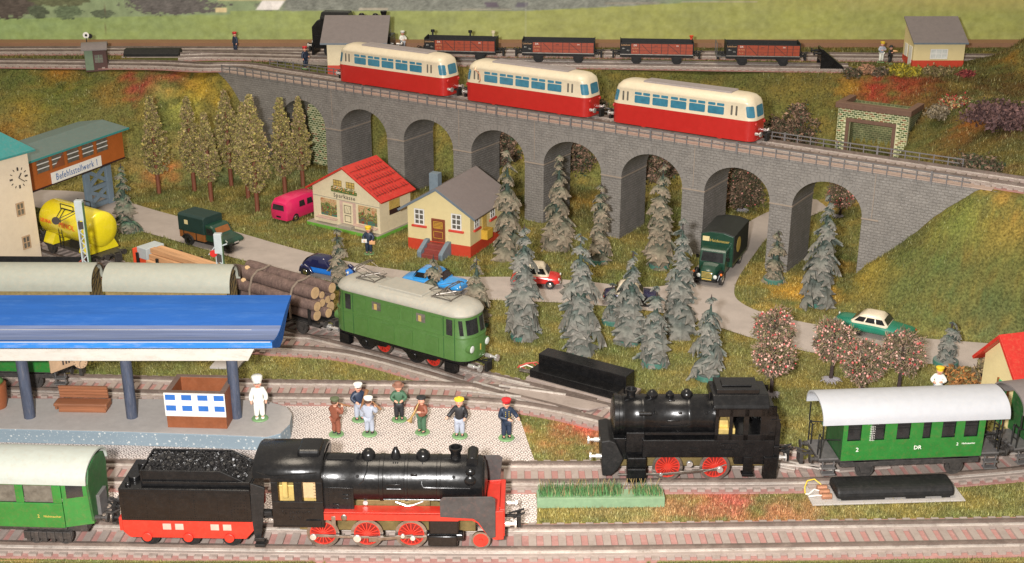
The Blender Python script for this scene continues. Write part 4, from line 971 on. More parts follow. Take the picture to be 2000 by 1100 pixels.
def signal_box():
    A = Vector((-49.4, 123.8)); B = Vector((-43.7, 137.2)); d = (B-A).normalized(); w = (B-A).length; A = A-d*3; w += 3
    t = thing('signal_box', 'orange signal box with teal roof raised on a blue-grey trestle over the tracks', 'signal box', (A.x, A.y, 0), atan2(d.y, d.x))
    z0, z1 = 5.4, 8.55; D = 6.0
    g = MB(); g.box(0, 0, z0, w, D, z1); part(t, 'wall', g, 'orange', .03)
    g = MB(); g.prism([(-.55, z1), (D+.5, z1), (D+.5, z1+.18), (D/2, z1+.75), (-.55, z1+.18)], -.3, w+.55, 'x'); part(t, 'roof', g, 'teal_top', .02)
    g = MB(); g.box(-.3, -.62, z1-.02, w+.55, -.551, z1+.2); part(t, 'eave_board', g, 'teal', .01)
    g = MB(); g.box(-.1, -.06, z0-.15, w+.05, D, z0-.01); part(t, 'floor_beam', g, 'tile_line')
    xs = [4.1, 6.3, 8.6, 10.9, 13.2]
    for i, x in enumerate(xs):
        gl = MB(); gl.box(x, -.035, 6.95, x+1.75, .0, 8.25); q = part(t, 'window', gl, 'grime_glass')
        f = MB()
        for zz in (7.35, 7.85): f.box(x, -.07, zz, x+1.75, -.036, zz+.10)
        part(q, 'glazing_bar', f, 'window_wht')
        for xx in (x-.06, x+1.7): f = MB(); f.box(xx, -.06, 6.9, xx+.1, .0, 8.3); part(q, 'frame', f, 'truck_wood')
        if i == 1: f = MB(); f.add([(x, -.08, 6.95), (x+1.75, -.08, 6.95), (x+1.75, -.08, 8.2), (x, -.05, 6.95), (x+1.75, -.05, 6.95), (x+1.75, -.05, 8.2)], [(0, 1, 2), (5, 4, 3), (0, 3, 4, 1), (1, 4, 5, 2), (2, 5, 3, 0)]); part(q, 'shutter', f, 'kiosk')
    g = MB(); g.box(5.9, -.14, z0+.02, 13.6, -.02, z0+1.18); s = part(t, 'sign_board', g, 'white', .02)
    text(s, 'Befehlsstellwerk 1', 1.02, (9.75, -.155, z0+.58), 'sky_print', sx=.80, spacing=1.08)
    # trestle
    T = bpy.data.objects.new('trestle', None); COL.objects.link(T); T.parent = t
    x0, x1 = w-4.9, w-.5
    for yy in (1.7,):
        for x in (x0, x1-.85): g = MB(); g.box(x, yy, -.2, x+.85, yy+.35, z0-.01-.14); part(T, 'post', g, 'trestle', .03)
        g = MB()
        for zz in (.2, 2.2): g.box(x0+.85, yy+.02, zz, x1-.85, yy+.33, zz+.5)
        g.box(x0+.85, yy+.02, z0-.8, x1-.85, yy+.33, z0-.16)
        for za, zb in ((.7, 2.2), (2.7, 4.6)):
            g.bar((x0+.6, yy+.18, za), (x1-.6, yy+.18, zb), .22, .42); g.bar((x0+.6, yy+.16, zb), (x1-.6, yy+.16, za), .2, .42)
        part(T, 'bracing', g, 'trestle')
signal_box()

def mast(u, v, Y, label, arms):
    z = ZY(u, v, Y); x = P(u, v, z)[0]; t = thing('lattice_mast', label, 'signal mast', (x, Y, 0), 0, 'pale lattice signal masts')
    for sx in (-.24, .24): g = MB(); g.box(sx-.06, -.22, -.1, sx+.06, .22, z-1.6); part(t, 'upright', g, 'mast', .01)
    g = MB(); k = 0; zz = .4
    while zz < z-2: g.bar((-.2, -.12, zz), (.2, -.12, zz+.42), .05, .08); g.bar((-.2, -.12, zz+.84), (.2, -.12, zz+.42), .05, .08); zz += .84
    part(t, 'lattice', g, 'mast')
    g = MB(); g.box(-.33, -.26, z-1.75, .33, .26, z); part(t, 'head', g, 'mast', .03)
    g = MB(); g.box(.30, -.24, 0, .34, .24, z-.2); part(t, 'edge_strip', g, 'mast_stripe')
    g = MB(); g.box(-.2, -.3, z-2.5, .22, -.2, z-1.85); part(t, 'number_plate', g, 'letter_dark', .01)
    return t, z
t, z = mast(153, 391, 101.0, 'taller pale lattice mast in front of the yellow tank wagon', 1)
g = MB(); g.bar((-.3, -.1, z-.9), (-2.0, -.1, z-1.7), .05, .06); g.bar((-.3, -.1, z-1.1), (-2.0, -.1, z-2.0), .05, .06); part(t, 'arm', g, 'letter_dark')
g = MB(); g.lathe([(.26, -.03), (.34, -.03), (.34, .03), (.26, .03)], (-2.1, -.1, z-1.8), 'y', 18); part(t, 'ring', g, 'letter_dark')
t, z = mast(425, 456, 101.0, 'shorter pale lattice mast beside the plank wagon, with a red signal disc', 0)
g = MB(); g.bar((-.2, -.1, z-1.0), (-.9, -.1, z-1.9), .05, .07); part(t, 'arm', g, 'mast'); g = MB(); g.cyl((-.45, -.25, z-1.75), (-.45, -.15, z-1.75), .32, n=16); part(t, 'signal_disc', g, 'car_red', .01)
g = MB(); g.bar((.2, -.1, z-1.1), (.75, -.1, z-.9), .06, .1); part(t, 'arm', g, 'mast')

# ------------------------------------------------------------------ platform and canopy
def platform():
    poly = [(-60, P(0, 836, 1.2)[1]+.1), P(0, 837, 1.2), P(250, 843, 1.2), P(430, 849, 1.2), P(520, 853, 1.2), P(548, 846, 1.2), P(566, 828, 1.2), P(570, 808, 1.2), P(560, 795, 1.2), P(530, 786, 1.2), P(470, 781, 1.2), P(200, 779, 1.2), P(0, 778, 1.2), (-60, P(0, 778, 1.2)[1])]
    t = thing('station_platform', 'grey station platform with speckled blue-grey side and rounded right end', 'platform')
    g = MB(); g.prism(poly, .05, 1.17, 'z'); part(t, 'side', g, M_get('speckle'), .08)
    c = Vector((sum(p[0] for p in poly)/len(poly), sum(p[1] for p in poly)/len(poly)))
    g = MB(); g.prism([(p[0], p[1]-.0) for p in poly], 1.172, 1.2, 'z'); part(t, 'top', g, 'plat_top')
    g = MB(); a = P(572, 812, 1.15); q = [P(548, 846, 1.2), P(566, 828, 1.2), P(571, 806, 1.2)]
    return t
platform()
def canopy():
    t = thing('platform_canopy', 'platform canopy with trough-shaped bright blue roof on round grey posts', 'canopy')
    X0, X1 = -58, -16.3
    top = [(78.0, 8.62), (78.35, 8.60), (78.9, 8.42), (79.9, 8.26), (80.9, 8.24), (81.6, 8.34), (83.0, 8.62), (84.5, 8.80), (86.1, 8.88)]
    bot = [(86.1, 8.70), (84.5, 8.3), (83.0, 7.7), (81.8, 7.15), (80.6, 7.12), (79.4, 7.6), (78.0, 8.22)]
    g = MB(); g.prism(top+bot, X0, X1, 'x'); part(t, 'roof', g, 'roof_blue', .02)
    g = MB(); q = [(p[0], p[1]+.008) for p in top[2:6]]; g.prism(q+[(p[0], p[1]+.004) for p in reversed(q)], X0, X1-.02, 'x'); part(t, 'worn_trough', g, 'roof_worn')
    g = MB(); g.box(X0, 77.965, 8.22, X1+.01, 77.998, 8.63); part(t, 'front_lip', g, 'roof_lip')
    g = MB(); g.box(X0, 78.0, 8.63, X1-.1, 78.06, 8.66); g.box(X0, 81.0, 8.262, X1-2, 81.05, 8.275); part(t, 'worn_edge_and_highlight', g, 'beam')  # pale lip edge, and a trough highlight painted as a pale line
    g = MB(); g.prism([(X0, 6.1), (-18.6, 6.1), (-18.1, 7.02), (X0, 7.02)], 80.5, 82.3, 'y'); part(t, 'beam', g, 'beam', .03)
    for ub, vb in ((66, 808), (260, 815), (461, 820), (-140, 806)):
        x, y = P(ub, vb-3, 1.2); g = MB(); g.cyl((x, 81.45, 1.2), (x, 81.45, 6.08), .40, n=22); part(t, 'post', g, 'post')
canopy()
def bench():
    x, y = P(160, 808, 1.2); t = thing('bench', 'brown striped wooden platform bench under the canopy', 'bench', (x, y+.5, 1.2), radians(-2))
    g = MB(); g.box(-1.75, -.35, 0, 1.75, .75, .55); part(t, 'base', g, 'bench', .05)
    g = MB(); g.box(-2.0, -.6, .55, 1.95, .45, .82); part(t, 'seat', g, 'bench', .10)
    for k in range(4): g = MB(); g.box(-1.85, .40-.02*k, .84+.24*k, 1.75, .62-.02*k, 1.05+.24*k); part(t, 'back_slat', g, 'bench', .03)
    for x2 in (-1.85, 1.8): g = MB(); g.box(x2-.08, -.5, .3, x2+.1, .6, .75); part(t, 'end', g, 'bench', .05)
bench()
def kiosk():
    A, B = P(328, 835, 1.2), P(444, 838, 1.2); rz, w = frame_from(A, B)
    t = thing('kiosk', 'open-topped brown box kiosk with blue rectangles on its white front', 'kiosk', (*A, 1.2), rz)
    D, H, th = 3.0, 2.75, .38
    for q in ((0, 0, w, th), (0, D-th, w, D), (0, th, th, D-th), (w-th, th, w, D-th)): g = MB(); g.box(q[0], q[1], 0, q[2], q[3], H); part(t, 'wall', g, 'kiosk', .02)
    for q in ((0, 0, w, th), (0, D-th, w, D), (0, th, th, D-th), (w-th, th, w, D-th)): g = MB(); g.box(q[0]-.005, q[1]-.005, H+.002, q[2]+.005, q[3]+.005, H+.03); part(t, 'rim', g, 'kiosk_rim')
    g = MB(); g.box(th, th, .25, w-th, D-th, .35); part(t, 'floor', g, 'kiosk')
    g = MB(); g.box(-.05, -.06, .95, w+.02, -.001, 2.76); f = part(t, 'front_sheet', g, 'white', .01)
    for r_, z in ((0, 2.22), (1, 1.38)):
        for i in range(4): g = MB(); x = .05+i*1.16; g.box(x, -.075, z, x+.72, -.061, z+.42); part(f, 'blue_rectangle', g, 'print_blue')
kiosk()
def litter_bin():
    x, y = P(-2, 795, 1.2); t = thing('litter_bin', 'brown tub with green top at the far left of the platform', 'bin', (x, y, 1.2), 0)
    g = MB(); g.lathe([(.55, 0), (.7, .8), (.75, 1.9), (.62, 1.95)], n=20); part(t, 'tub', g, 'kiosk'); g = MB(); g.ball((0, 0, 2.1), .6, (1, 1, .5)); part(t, 'plant', g, 'e_green')
litter_bin()
def hanging_sign():
    t = thing('hanging_sign', 'tilted pale wooden board with dark characters hanging from the canopy beam', 'sign', (*P(128, 706, 5.6), 5.6), 0)
    R = Matrix.Rotation(radians(52), 3, 'Z')
    g = MB(); g.cbox((0, 0, 0), (2.5, .14, .95), R); part(t, 'board', g, 'sign_tan', .02)
    g = MB()
    for k in (-.25, 0, .22): g.cbox(R @ Vector((k, -.08, 0)), (.12, .02, .35), R)
    part(t, 'characters', g, 'letter_dark')
    x, y = P(157, 705, 5.7); t = thing('platform_clock', 'round pale platform clock hanging under the canopy beside the tilted board', 'clock', (x, y, 5.65), 0)
    g = MB(); g.cyl((0, -.12, 0), (0, .12, 0), .5, n=26); part(t, 'case', g, 'sign_tan', .02); g = MB()
    for k in range(12): g.bar((.36*sin(k*pi/6), -.135, .36*cos(k*pi/6)), (.45*sin(k*pi/6), -.135, .45*cos(k*pi/6)), .02, .03)
    g.bar((0, -.135, 0), (.2, -.135, .22), .02, .04); g.bar((0, -.135, 0), (-.05, -.135, -.34), .02, .03); part(t, 'dial_marks', g, 'letter_dark')['kind'] = 'stuff'
    g = MB(); g.box(-.06, -.05, .45, .06, .05, 1.1); part(t, 'hanger', g, 'cut')
hanging_sign()
g = MB(); g.prism([P(410, 722, 0), P(465, 724, 0), P(485, 700, 0), P(430, 700, 0)], .06, .25, 'z'); single('concrete_slab', g, 'plat_top', 'pale slab lying in the grass behind the right canopy post', 'slab', .02)
# ------------------------------------------------------------------ rolling stock (local x along the track to the right, z = 0 on the rail head)
def on(line, u, name, label, cat, group=None, flip=False):
    x, y, a = line.at(line.find(u)); return thing(name, label, cat, (x, y, line.z), a+(pi if flip else 0), group)
def buffer_pair(t, x, sgn, z=1.75, y=1.05, mat='steel', L=.75):
    for yy in (-y, y):
        g = MB(); pr = [(.17, 0), (.17, L*.45), (.11, L*.45), (.11, L*.8), (.28, L*.84), (.28, L)]
        g.lathe([(r, x+sgn*h) for r, h in pr], (0, yy, z), 'x', 16); part(t, 'buffer', g, mat)
def coupler(t, x, sgn, z=1.2, mat='black_matt'):
    g = MB(); g.bar((x-sgn*.3, 0, z), (x+sgn*.75, 0, z), .22, .12); g.box(min(x+sgn*.7, x+sgn*.95), -.38, z-.62, max(x+sgn*.7, x+sgn*.95), .38, z+.18)
    g.bar((x+sgn*.2, .1, z+.1), (x+sgn*1.15, .1, z+.42), .12, .1); g.bar((x+sgn*.5, -.3, z), (x+sgn*1.2, -.2, z+.35), .1, .1)
    part(t, 'coupler', g, mat, .02)
def wheel(t, x, y, r, mat, hub='steel', spokes=0, tyre='steel_dull', wd=.22, name='wheel'):
    s = 1 if y > 0 else -1; g = MB(); o = s
    rim = [(r*.80, -.5*wd), (r*1.0, -.5*wd), (r*1.0, .4*wd), (r*1.0, .5*wd), (r*.80, .5*wd)]
    g.lathe([(r*.82, -.5*wd), (r*1.02, -.5*wd), (r*.97, .5*wd), (r*.82, .5*wd), (r*.82, -.5*wd)], (x, y, r), 'y', 30, False)
    if spokes:
        w = part(t, name, g, tyre)
        g = MB(); g.lathe([(r*.74, -.3*wd), (r*.83, -.3*wd), (r*.83, .55*wd), (r*.74, .55*wd), (r*.74, -.3*wd)], (x, y, r), 'y', 30, False)
        g.cyl((x, y-.6*wd, r), (x, y+.6*wd, r), r*.22, n=14)
        for k in range(spokes):
            a = 2*pi*k/spokes; g.bar((x+r*.2*cos(a), y-.05*wd, r+r*.2*sin(a)), (x+r*.77*cos(a), y-.05*wd, r+r*.77*sin(a)), wd*.95, r*.065)
        part(w, 'spokes', g, mat); g = MB(); g.cyl((x, y-.035-s*.07, r), (x, y+.035-s*.07, r), r*.76, n=26); part(w, 'spoke_gap_shade', g, 'spoke_gap_shade')  # darker red disc: the shade between the spokes put into its colour
    else:
        w = part(t, name, g, tyre)
        g = MB(); g.cyl((x, y-.4*wd, r), (x, y+.4*wd, r), r*.84, n=24); g.cyl((x, y-.75*wd, r), (x, y+.75*wd, r), r*.2, n=12); part(w, 'disc', g, mat)
    return w
def rivets(g, pts, r=.028, d='y'):
    for p in pts:
        g.lathe([(r, 0), (r*.7, -r*.7), (.001, -r)], p, d, 6)

# --- steam locomotive with tender on the front track
def steam_loco():
    t = on(TA, 752, 'steam_locomotive', 'large black steam locomotive with red wheels and red running board, nearest the camera', 'locomotive')
    K = 1/31.6
    def X(u): return (u-752)*K
    ys = 1.85
    # cab
    g = MB(); x0, x1 = X(549), X(646)
    for s in (-1, 1):
        y0, y1 = (-ys, -ys+.14) if s < 0 else (ys-.14, ys)
        for q in ((x0, 1.75, x1, 3.45), (x0, 3.45, x0+.42, 4.75), (x0+1.35, 3.45, x0+1.85, 4.75), (x1-.42, 3.45, x1, 4.75), (x0, 4.75, x1, 5.5)): g.box(q[0], y0, q[1], q[2], y1, q[3])
    g.box(x1-.14, -ys+.14, 1.75, x1, ys-.14, 5.6); part(t, 'cab', g, 'black', .04)
    g = MB(); g.box(x0+.1, -.9, 1.8, x1-.2, 1.0, 4.0); g.box(x0+.55, -1.25, 3.3, x0+.85, -.9, 4.6); part(t, 'cab_interior', g, 'gold', .05); g = MB(); g.box(x0+1.6, -1.0, 3.2, x1-.2, -.91, 4.7); part(t, 'fire_door', g, 'cut', .02)
    g = MB(); n = 16; R = []
    for xx in (X(517), X(517)+.12, X(646)-.10, X(646)):
        e = .08 if xx in (X(517), X(646)) else 0
        R.append([(xx, (2.02-e)*cos(pi*k/n), 5.10+(1.06-e)*sin(pi*k/n)**.8) for k in range(n+1)])
    for r in R: r += [(r[0][0], 1.8*cos(pi*(n-k)/n), 5.04+.92*sin(pi*(n-k)/n)**.8) for k in range(n+1)]
    g.rings(R, True, True); part(t, 'cab_roof', g, 'black')
    g = MB(); g.box(X(597), -1.0, 5.9, X(640), .75, 6.4); part(t, 'roof_vent', g, 'black', .16)
    g = MB(); g.box(X(563), -ys-.03, 2.95, X(632), -ys, 3.0); g.box(x0-.02, -ys-.02, 1.7, x1, -ys+.1, 1.8); g.box(X(612), -ys-.09, 1.85, X(640), -ys, 2.2)
    g.bar((X(524), -2.0, 5.5), (X(554), -2.03, 5.25), .05, .06); g.bar((X(554), -2.03, 5.25), (X(638), -2.0, 5.5), .05, .06)
    rivets(g, [(x1-.5, -ys, 3.5+.2*k) for k in range(7)]+[(x0+1.6, -ys, 3.5+.2*k) for k in range(7)]); part(t, 'cab_trim', g, 'black')
    text(t, 'REICHSBAHN', .32, ((x0+x1)/2-.1, -ys-.012, 2.68), 'black', sx=.95); text(t, '23 001', .34, ((x0+x1)/2-.1, -ys-.012, 2.28), 'black')
    # boiler
    g = MB(); R0 = 1.42; zc = 4.10; xa, xb = X(644), X(945)
    prof = [(R0*1.03, xa), (R0*1.03, X(692)), (R0, X(694)), (R0, X(749)), (R0*1.025, X(750)), (R0*1.025, X(757)), (R0, X(758)), (R0, X(797)), (R0*1.02, X(798)), (R0*1.02, X(803)), (R0, X(804)), (R0, X(858)), (R0*1.02, X(859)), (R0*1.02, X(865)), (R0, X(866)), (R0*1.0, X(940)), (R0*.94, xb), (R0*.8, xb+.05), (R0*.78, xb+.12), (R0*.3, xb+.24), (.01, xb+.26)]
    g.lathe(prof, (0, 0, zc), 'x', 40); part(t, 'boiler', g, 'black')
    g = MB(); g.box(xa, -1.5, 2.55, X(702), 1.5, 4.2); g.prism([(-1.5, 2.55), (1.5, 2.55), (1.4, 4.2), (-1.4, 4.2)], xa, X(700), 'x')
    rivets(g, [(X(655)+.155*k, -1.52, 4.05) for k in range(9)]+[(X(655), -1.52, 2.75+.15*k) for k in range(9)]+[(X(697), -1.52, 2.75+.15*k) for k in range(9)])
    for q in ((X(662), 3.05), (X(681), 3.45), (X(662), 2.8), (X(681), 3.7)): g.box(q[0], -1.56, q[1], q[0]+.38, -1.5, q[1]+.06)
    part(t, 'firebox', g, 'black', .02)
    for nm, u, w_, h, kind in (('steam_dome', 727, .42, 5.95, 0), ('sand_dome', 831, .43, 5.92, 0), ('safety_valve', 779, .29, 5.92, 1)):
        g = MB(); pr = [(w_*1.12, 5.25), (w_, 5.5), (w_, h-w_*.5), (w_*.86, h-.12), (w_*.5, h+.05), (.01, h+.10)]
        if kind: pr = [(w_*1.1, 5.25), (w_, 5.6), (w_*.9, 5.8), (w_*.35, 6.15), (.01, 6.2)]
        g.lathe(pr, (X(u), 0, 0), 'z', 22); part(t, nm, g, 'black')
    g = MB(); g.lathe([(.45, 5.3), (.33, 5.45), (.30, 5.85), (.40, 6.05), (.42, 6.2), (.30, 6.2), (.26, 5.9), (.01, 5.85)], (X(893), 0, 0), 'z', 24); part(t, 'chimney', g, 'black')
    g = MB(); g.cyl((X(925), -.75, 5.55), (X(925), .75, 5.55), .34, n=22); g.box(X(916), -.5, 5.2, X(934), .5, 5.5); part(t, 'preheater', g, 'black', .02)
    g = MB(); g.cyl((X(705), -.2, 5.45), (X(712), -.2, 5.85), .07, n=8); g.bar((X(650), -.4, 5.5), (X(700), -.4, 5.52), .12); g.bar((X(735), -.15, 5.5), (X(885), -.15, 5.5), .05); part(t, 'whistle', g, 'black')
    g = MB(); g.ball((X(922), -1.30, 4.62), .36, (1, .45, 1)); g.ball((X(922), -1.05, 5.05), .30, (1, .6, .9)); part(t, 'pump', g, 'black')
    def pol(a, r=R0+.03): return (-r*cos(a), zc+r*sin(a))
    def run(pts, r=.035):
        g = MB(); g.tube([(x, *pol(a)) for x, a in pts], r, 6); return g
    for pts in ([(X(727), 1.2), (X(727), .75), (X(720), .35), (X(712), .2)], [(X(831), 1.2), (X(831), .25), (X(834), .1), (X(860), .08), (X(922), .08), (X(922), .35)], [(X(776), 1.2), (X(776), .25)], [(X(780), 1.2), (X(780), .25)], [(X(784), 1.2), (X(784), .25)], [(X(765), .02), (X(792), .02)], [(X(652), .42), (X(687), .42)], [(X(757), -.62), (X(865), -.62)]):
        part(t, 'pipe', run(pts), 'black')
    g = MB()
    for u, a in ((710, .55), (891, .55)): p = pol(a, R0); g.cyl((X(u), p[0], p[1]), (X(u), p[0]*1.07, p[1]+.03), .10, n=12)
    p = pol(.62, R0); g.cbox((X(816), p[0], p[1]), (.4, .1, .14)); p = pol(.2, R0); g.cbox((X(778), p[0], p[1]), (.9, .1, .1)); part(t, 'washout_plug', g, 'black', .02)
    # frame, running board
    g = MB(); g.box(X(590), -.62, .75, X(930), .62, 3.0); g.box(X(705), -1.0, 2.4, X(845), 1.0, 3.1); part(t, 'chassis', g, 'brass', .03)
    g = MB(); g.cyl((X(722), -1.0, 2.95), (X(722), -1.12, 2.95), .15, n=12); g.tube([(X(780), -1.1, 3.05), (X(800), -1.15, 2.8), (X(812), -1.15, 2.85), (X(832), -1.1, 3.1)], .05, 6); part(t, 'screw', g, 'steel')
    for s in (-1, 1):
        g = MB(); y0, y1 = (-1.9, -1.05) if s < 0 else (1.05, 1.9)
        g.box(X(646), y0, 2.62, X(866), y1, 2.76); yo = y0 if s < 0 else y1
        g.box(X(646), min(yo, yo+.12*s*-1), 2.22, X(900), max(yo, yo+.12*s*-1), 2.74)
        g.prism([(X(866), 2.62), (X(985), 2.95), (X(985), 1.0), (X(968), .95), (X(952), 1.35), (X(936), 2.1), (X(925), 2.28), (X(866), 2.28)], yo*.999, yo*.999-.1*s, 'y')
        part(t, 'running_board', g, 'loco_red', .02)
        g = MB(); d = s*.09
        e = 0 if s < 0 else .55
        g.prism([(X(866), 2.6), (X(866), 3.75+e), (X(872), 3.95+e), (X(962)+e*.6, 4.02+e), (X(970)+e*.6, 3.85+e), (X(970), 1.25), (X(960), 1.15), (X(952), 1.5), (X(938), 2.25), (X(928), 2.5)], yo+d, yo+d*1.0+.08*s, 'y')
        part(t, 'smoke_deflector', g, 'smoke', .03)
    g = MB(); g.box(X(978), -1.78, 1.15, X(987), 1.78, 2.99); part(t, 'buffer_beam', g, 'loco_red', .03)
    g = MB(); g.box(X(952), -1.76, 2.62, X(977), 1.76, 2.78); part(t, 'front_footplate', g, 'loco_red', .02)
    buffer_pair(t, X(987), 1, 1.65, 1.2, 'steel', .7); coupler(t, X(987), 1, 1.5)
    # wheels and motion
    for i, u in enumerate((639, 723.5, 808)):
        for s in (-1, 1): wheel(t, X(u), s*1.25, .97, 'loco_red', spokes=16)
    for s in (-1, 1): wheel(t, X(941), s*1.25, .57, 'loco_red')
    for s in (-1, 1):
        y = s*1.5; yb = s*1.62
        g = MB(); g.bar((X(622), y, .92), (X(706), y, .82), .1, .17); g.bar((X(706), y, .82), (X(812), y, .86), .1, .14); part(t, 'coupling_rod', g, 'steel_dull', .01)
        g = MB(); g.bar((X(728), yb, .75), (X(745), yb, .78), .1, .34); g.bar((X(745), yb, .78), (X(812), yb, 1.0), .1, .22); g.bar((X(800), yb, .98), (X(845), yb, .95), .1, .13); g.bar((X(845), y*.97, .95), (X(905), y*.97, .95), .13, .11); part(t, 'connecting_rod', g, 'steel_dull', .01)
        g = MB()
        for u, z, r_ in ((622, .92, .20), (706, .84, .24), (812, .9, .16), (793, 1.05, .13)): g.cyl((X(u), yb-.0, z), (X(u), yb+s*.14, z), r_, n=18)
        part(t, 'crank_pin', g, 'steel', .02)
        g = MB(); g.box(X(841), min(s*1.0, s*1.85), .42, X(897), max(s*1.0, s*1.85), 1.15); g.box(X(843), min(s*1.0, s*1.7), 1.15, X(900), max(s*1.0, s*1.7), 2.2)
        g.cyl((X(838), s*1.4, .95), (X(908), s*1.4, .95), .32, n=16); part(t, 'cylinder', g, 'black', .09)
    g = MB(); g.box(X(660), -1.95, 1.9, X(668), -1.85, 2.5); g.ball((X(684), -1.92, 2.42), .2, (1, .3, 1.1)); part(t, 'step_bracket', g, 'steel_dull', .02)
steam_loco()

def tender():
    t = on(TA, 386, 'tender', 'black tender heaped with coal on a red frame, behind the large steam locomotive', 'tender')
    L = 3.95; ys = 1.80
    g = MB(); g.box(-L, -ys, 1.95, L, ys, 4.15); part(t, 'body', g, 'black', .06)
    g = MB(); x0, x1 = -2.55, 3.9
    g.prism([(x0, 4.15), (x1, 4.15), (x1, 4.28), (x1-1.7, 5.15), (x0, 5.15)], -ys+.42, -ys+.56, 'y'); g.prism([(x0, 4.15), (x1, 4.15), (x1, 4.28), (x1-1.7, 5.15), (x0, 5.15)], ys-.56, ys-.42, 'y')
    g.box(x0-.12, -ys+.42, 4.1, x0, ys-.42, 5.15); g.box(x0, -ys+.3, 4.15, x1, -ys+.42, 4.5); part(t, 'coal_bunker', g, 'black', .03)
    g = MB(); g.prism([(x0, 4.3), (x1-.1, 4.2), (x1-1.6, 4.9), (x0, 4.95)], -ys+.57, ys-.57, 'y')
    co = part(t, 'coal_base', g, 'coal')
    g = MB(); rs = random.Random(9)
    for i in range(620):
        x = rs.uniform(x0+.08, x1-.3); zc = 4.97 if x < x1-1.6 else 4.97-.72*(x-(x1-1.6))/1.6; y = rs.uniform(-ys+.68, ys-.68); s = rs.uniform(.06, .15)
        R = Matrix.Rotation(rs.uniform(0, 6), 3, (rs.random(), rs.random(), rs.random()+.1)); g.cbox((x, y, zc+rs.uniform(-.03, .09)+.12*cos(y)), (s*1.3, s, s*.9), R)
    o = part(t, 'coal', g, 'coal'); o['kind'] = 'stuff'
    g = MB(); g.cyl((-3.3, -.6, 4.15), (-3.3, -.6, 4.4), .35, n=18); g.cyl((-3.2, .8, 4.15), (-3.2, .8, 4.5), .3, n=18); g.ball((-3.45, -1.4, 4.2), .18); part(t, 'filler', g, 'black', .03)
    g = MB(); pts = [(-L+.2+.155*k, -ys, 3.95) for k in range(50)]+[(-L+.2+.155*k, -ys, 2.15) for k in range(50)]
    for xx in (-L+.25, -2.35, -.9, .55, 1.95, 2.75, L-.25): pts += [(xx, -ys, 2.3+.16*k) for k in range(10)]
    for a in range(4):
        for b in range(5): pts.append((2.95+.2*a, -ys, 2.6+.22*b))
    rivets(g, pts, .03); o = part(t, 'rivets', g, 'black'); o['kind'] = 'stuff'
    g = MB(); x = [-4.0, -3.6, 3.9, 4.15]
    for s in (-1, 1):
        y0, y1 = (-1.75, -1.5) if s < 0 else (1.5, 1.75)
        g.prism([(-3.95, 2.0), (-3.95, 1.15), (-3.55, .75), (3.5, .75), (4.0, 1.35), (4.0, 2.0)], y0, y1, 'y')
    g.box(-4.15, -1.75, 1.2, -3.95, 1.75, 2.1); part(t, 'frame', g, 'loco_red', .04)
    g = MB()
    fo = M('frame_opening', (.40, .34, .28), .6)
    for xx in (-1.5, -.75, 1.4, 2.15): g = MB(); g.box(xx, -1.77, 1.35, xx+.5, -1.749, 1.75); part(t, 'frame_opening', g, fo)
    g = MB()
    for xx in (-2.5, 0, 2.5): g.cyl((xx, -1.9, .85), (xx, -1.6, .85), .30, n=14)
    part(t, 'axle_box', g, 'loco_red', .03)
    for xx in (-2.5, 0, 2.5):
        for s in (-1, 1): wheel(t, xx, s*1.2, .6, 'black_matt', tyre='black_matt')
    buffer_pair(t, -4.15, -1, 1.75, 1.15, 'black_matt', .55); coupler(t, -4.1, -1, 1.9)
    g = MB(); g.bar((L, -1.3, 2.3), (L+1.1, -1.2, 2.3), .3, .3); g.bar((L, 0, 1.5), (L+1.3, 0, 1.5), .8, .2); g.prism([(L+.05, 4.6), (L+.9, 4.3), (L+.65, 2.0), (L+.4, .6), (L+.1, .6), (L-.05, 2.2)], -1.75, -1.6, 'y'); g.box(L+.1, -2.0, .35, L+.7, -1.4, .55); g.box(L+.1, -2.0, .75, L+.7, -1.9, 1.0)
    part(t, 'drawbar', g, 'black_matt', .03)
tender()

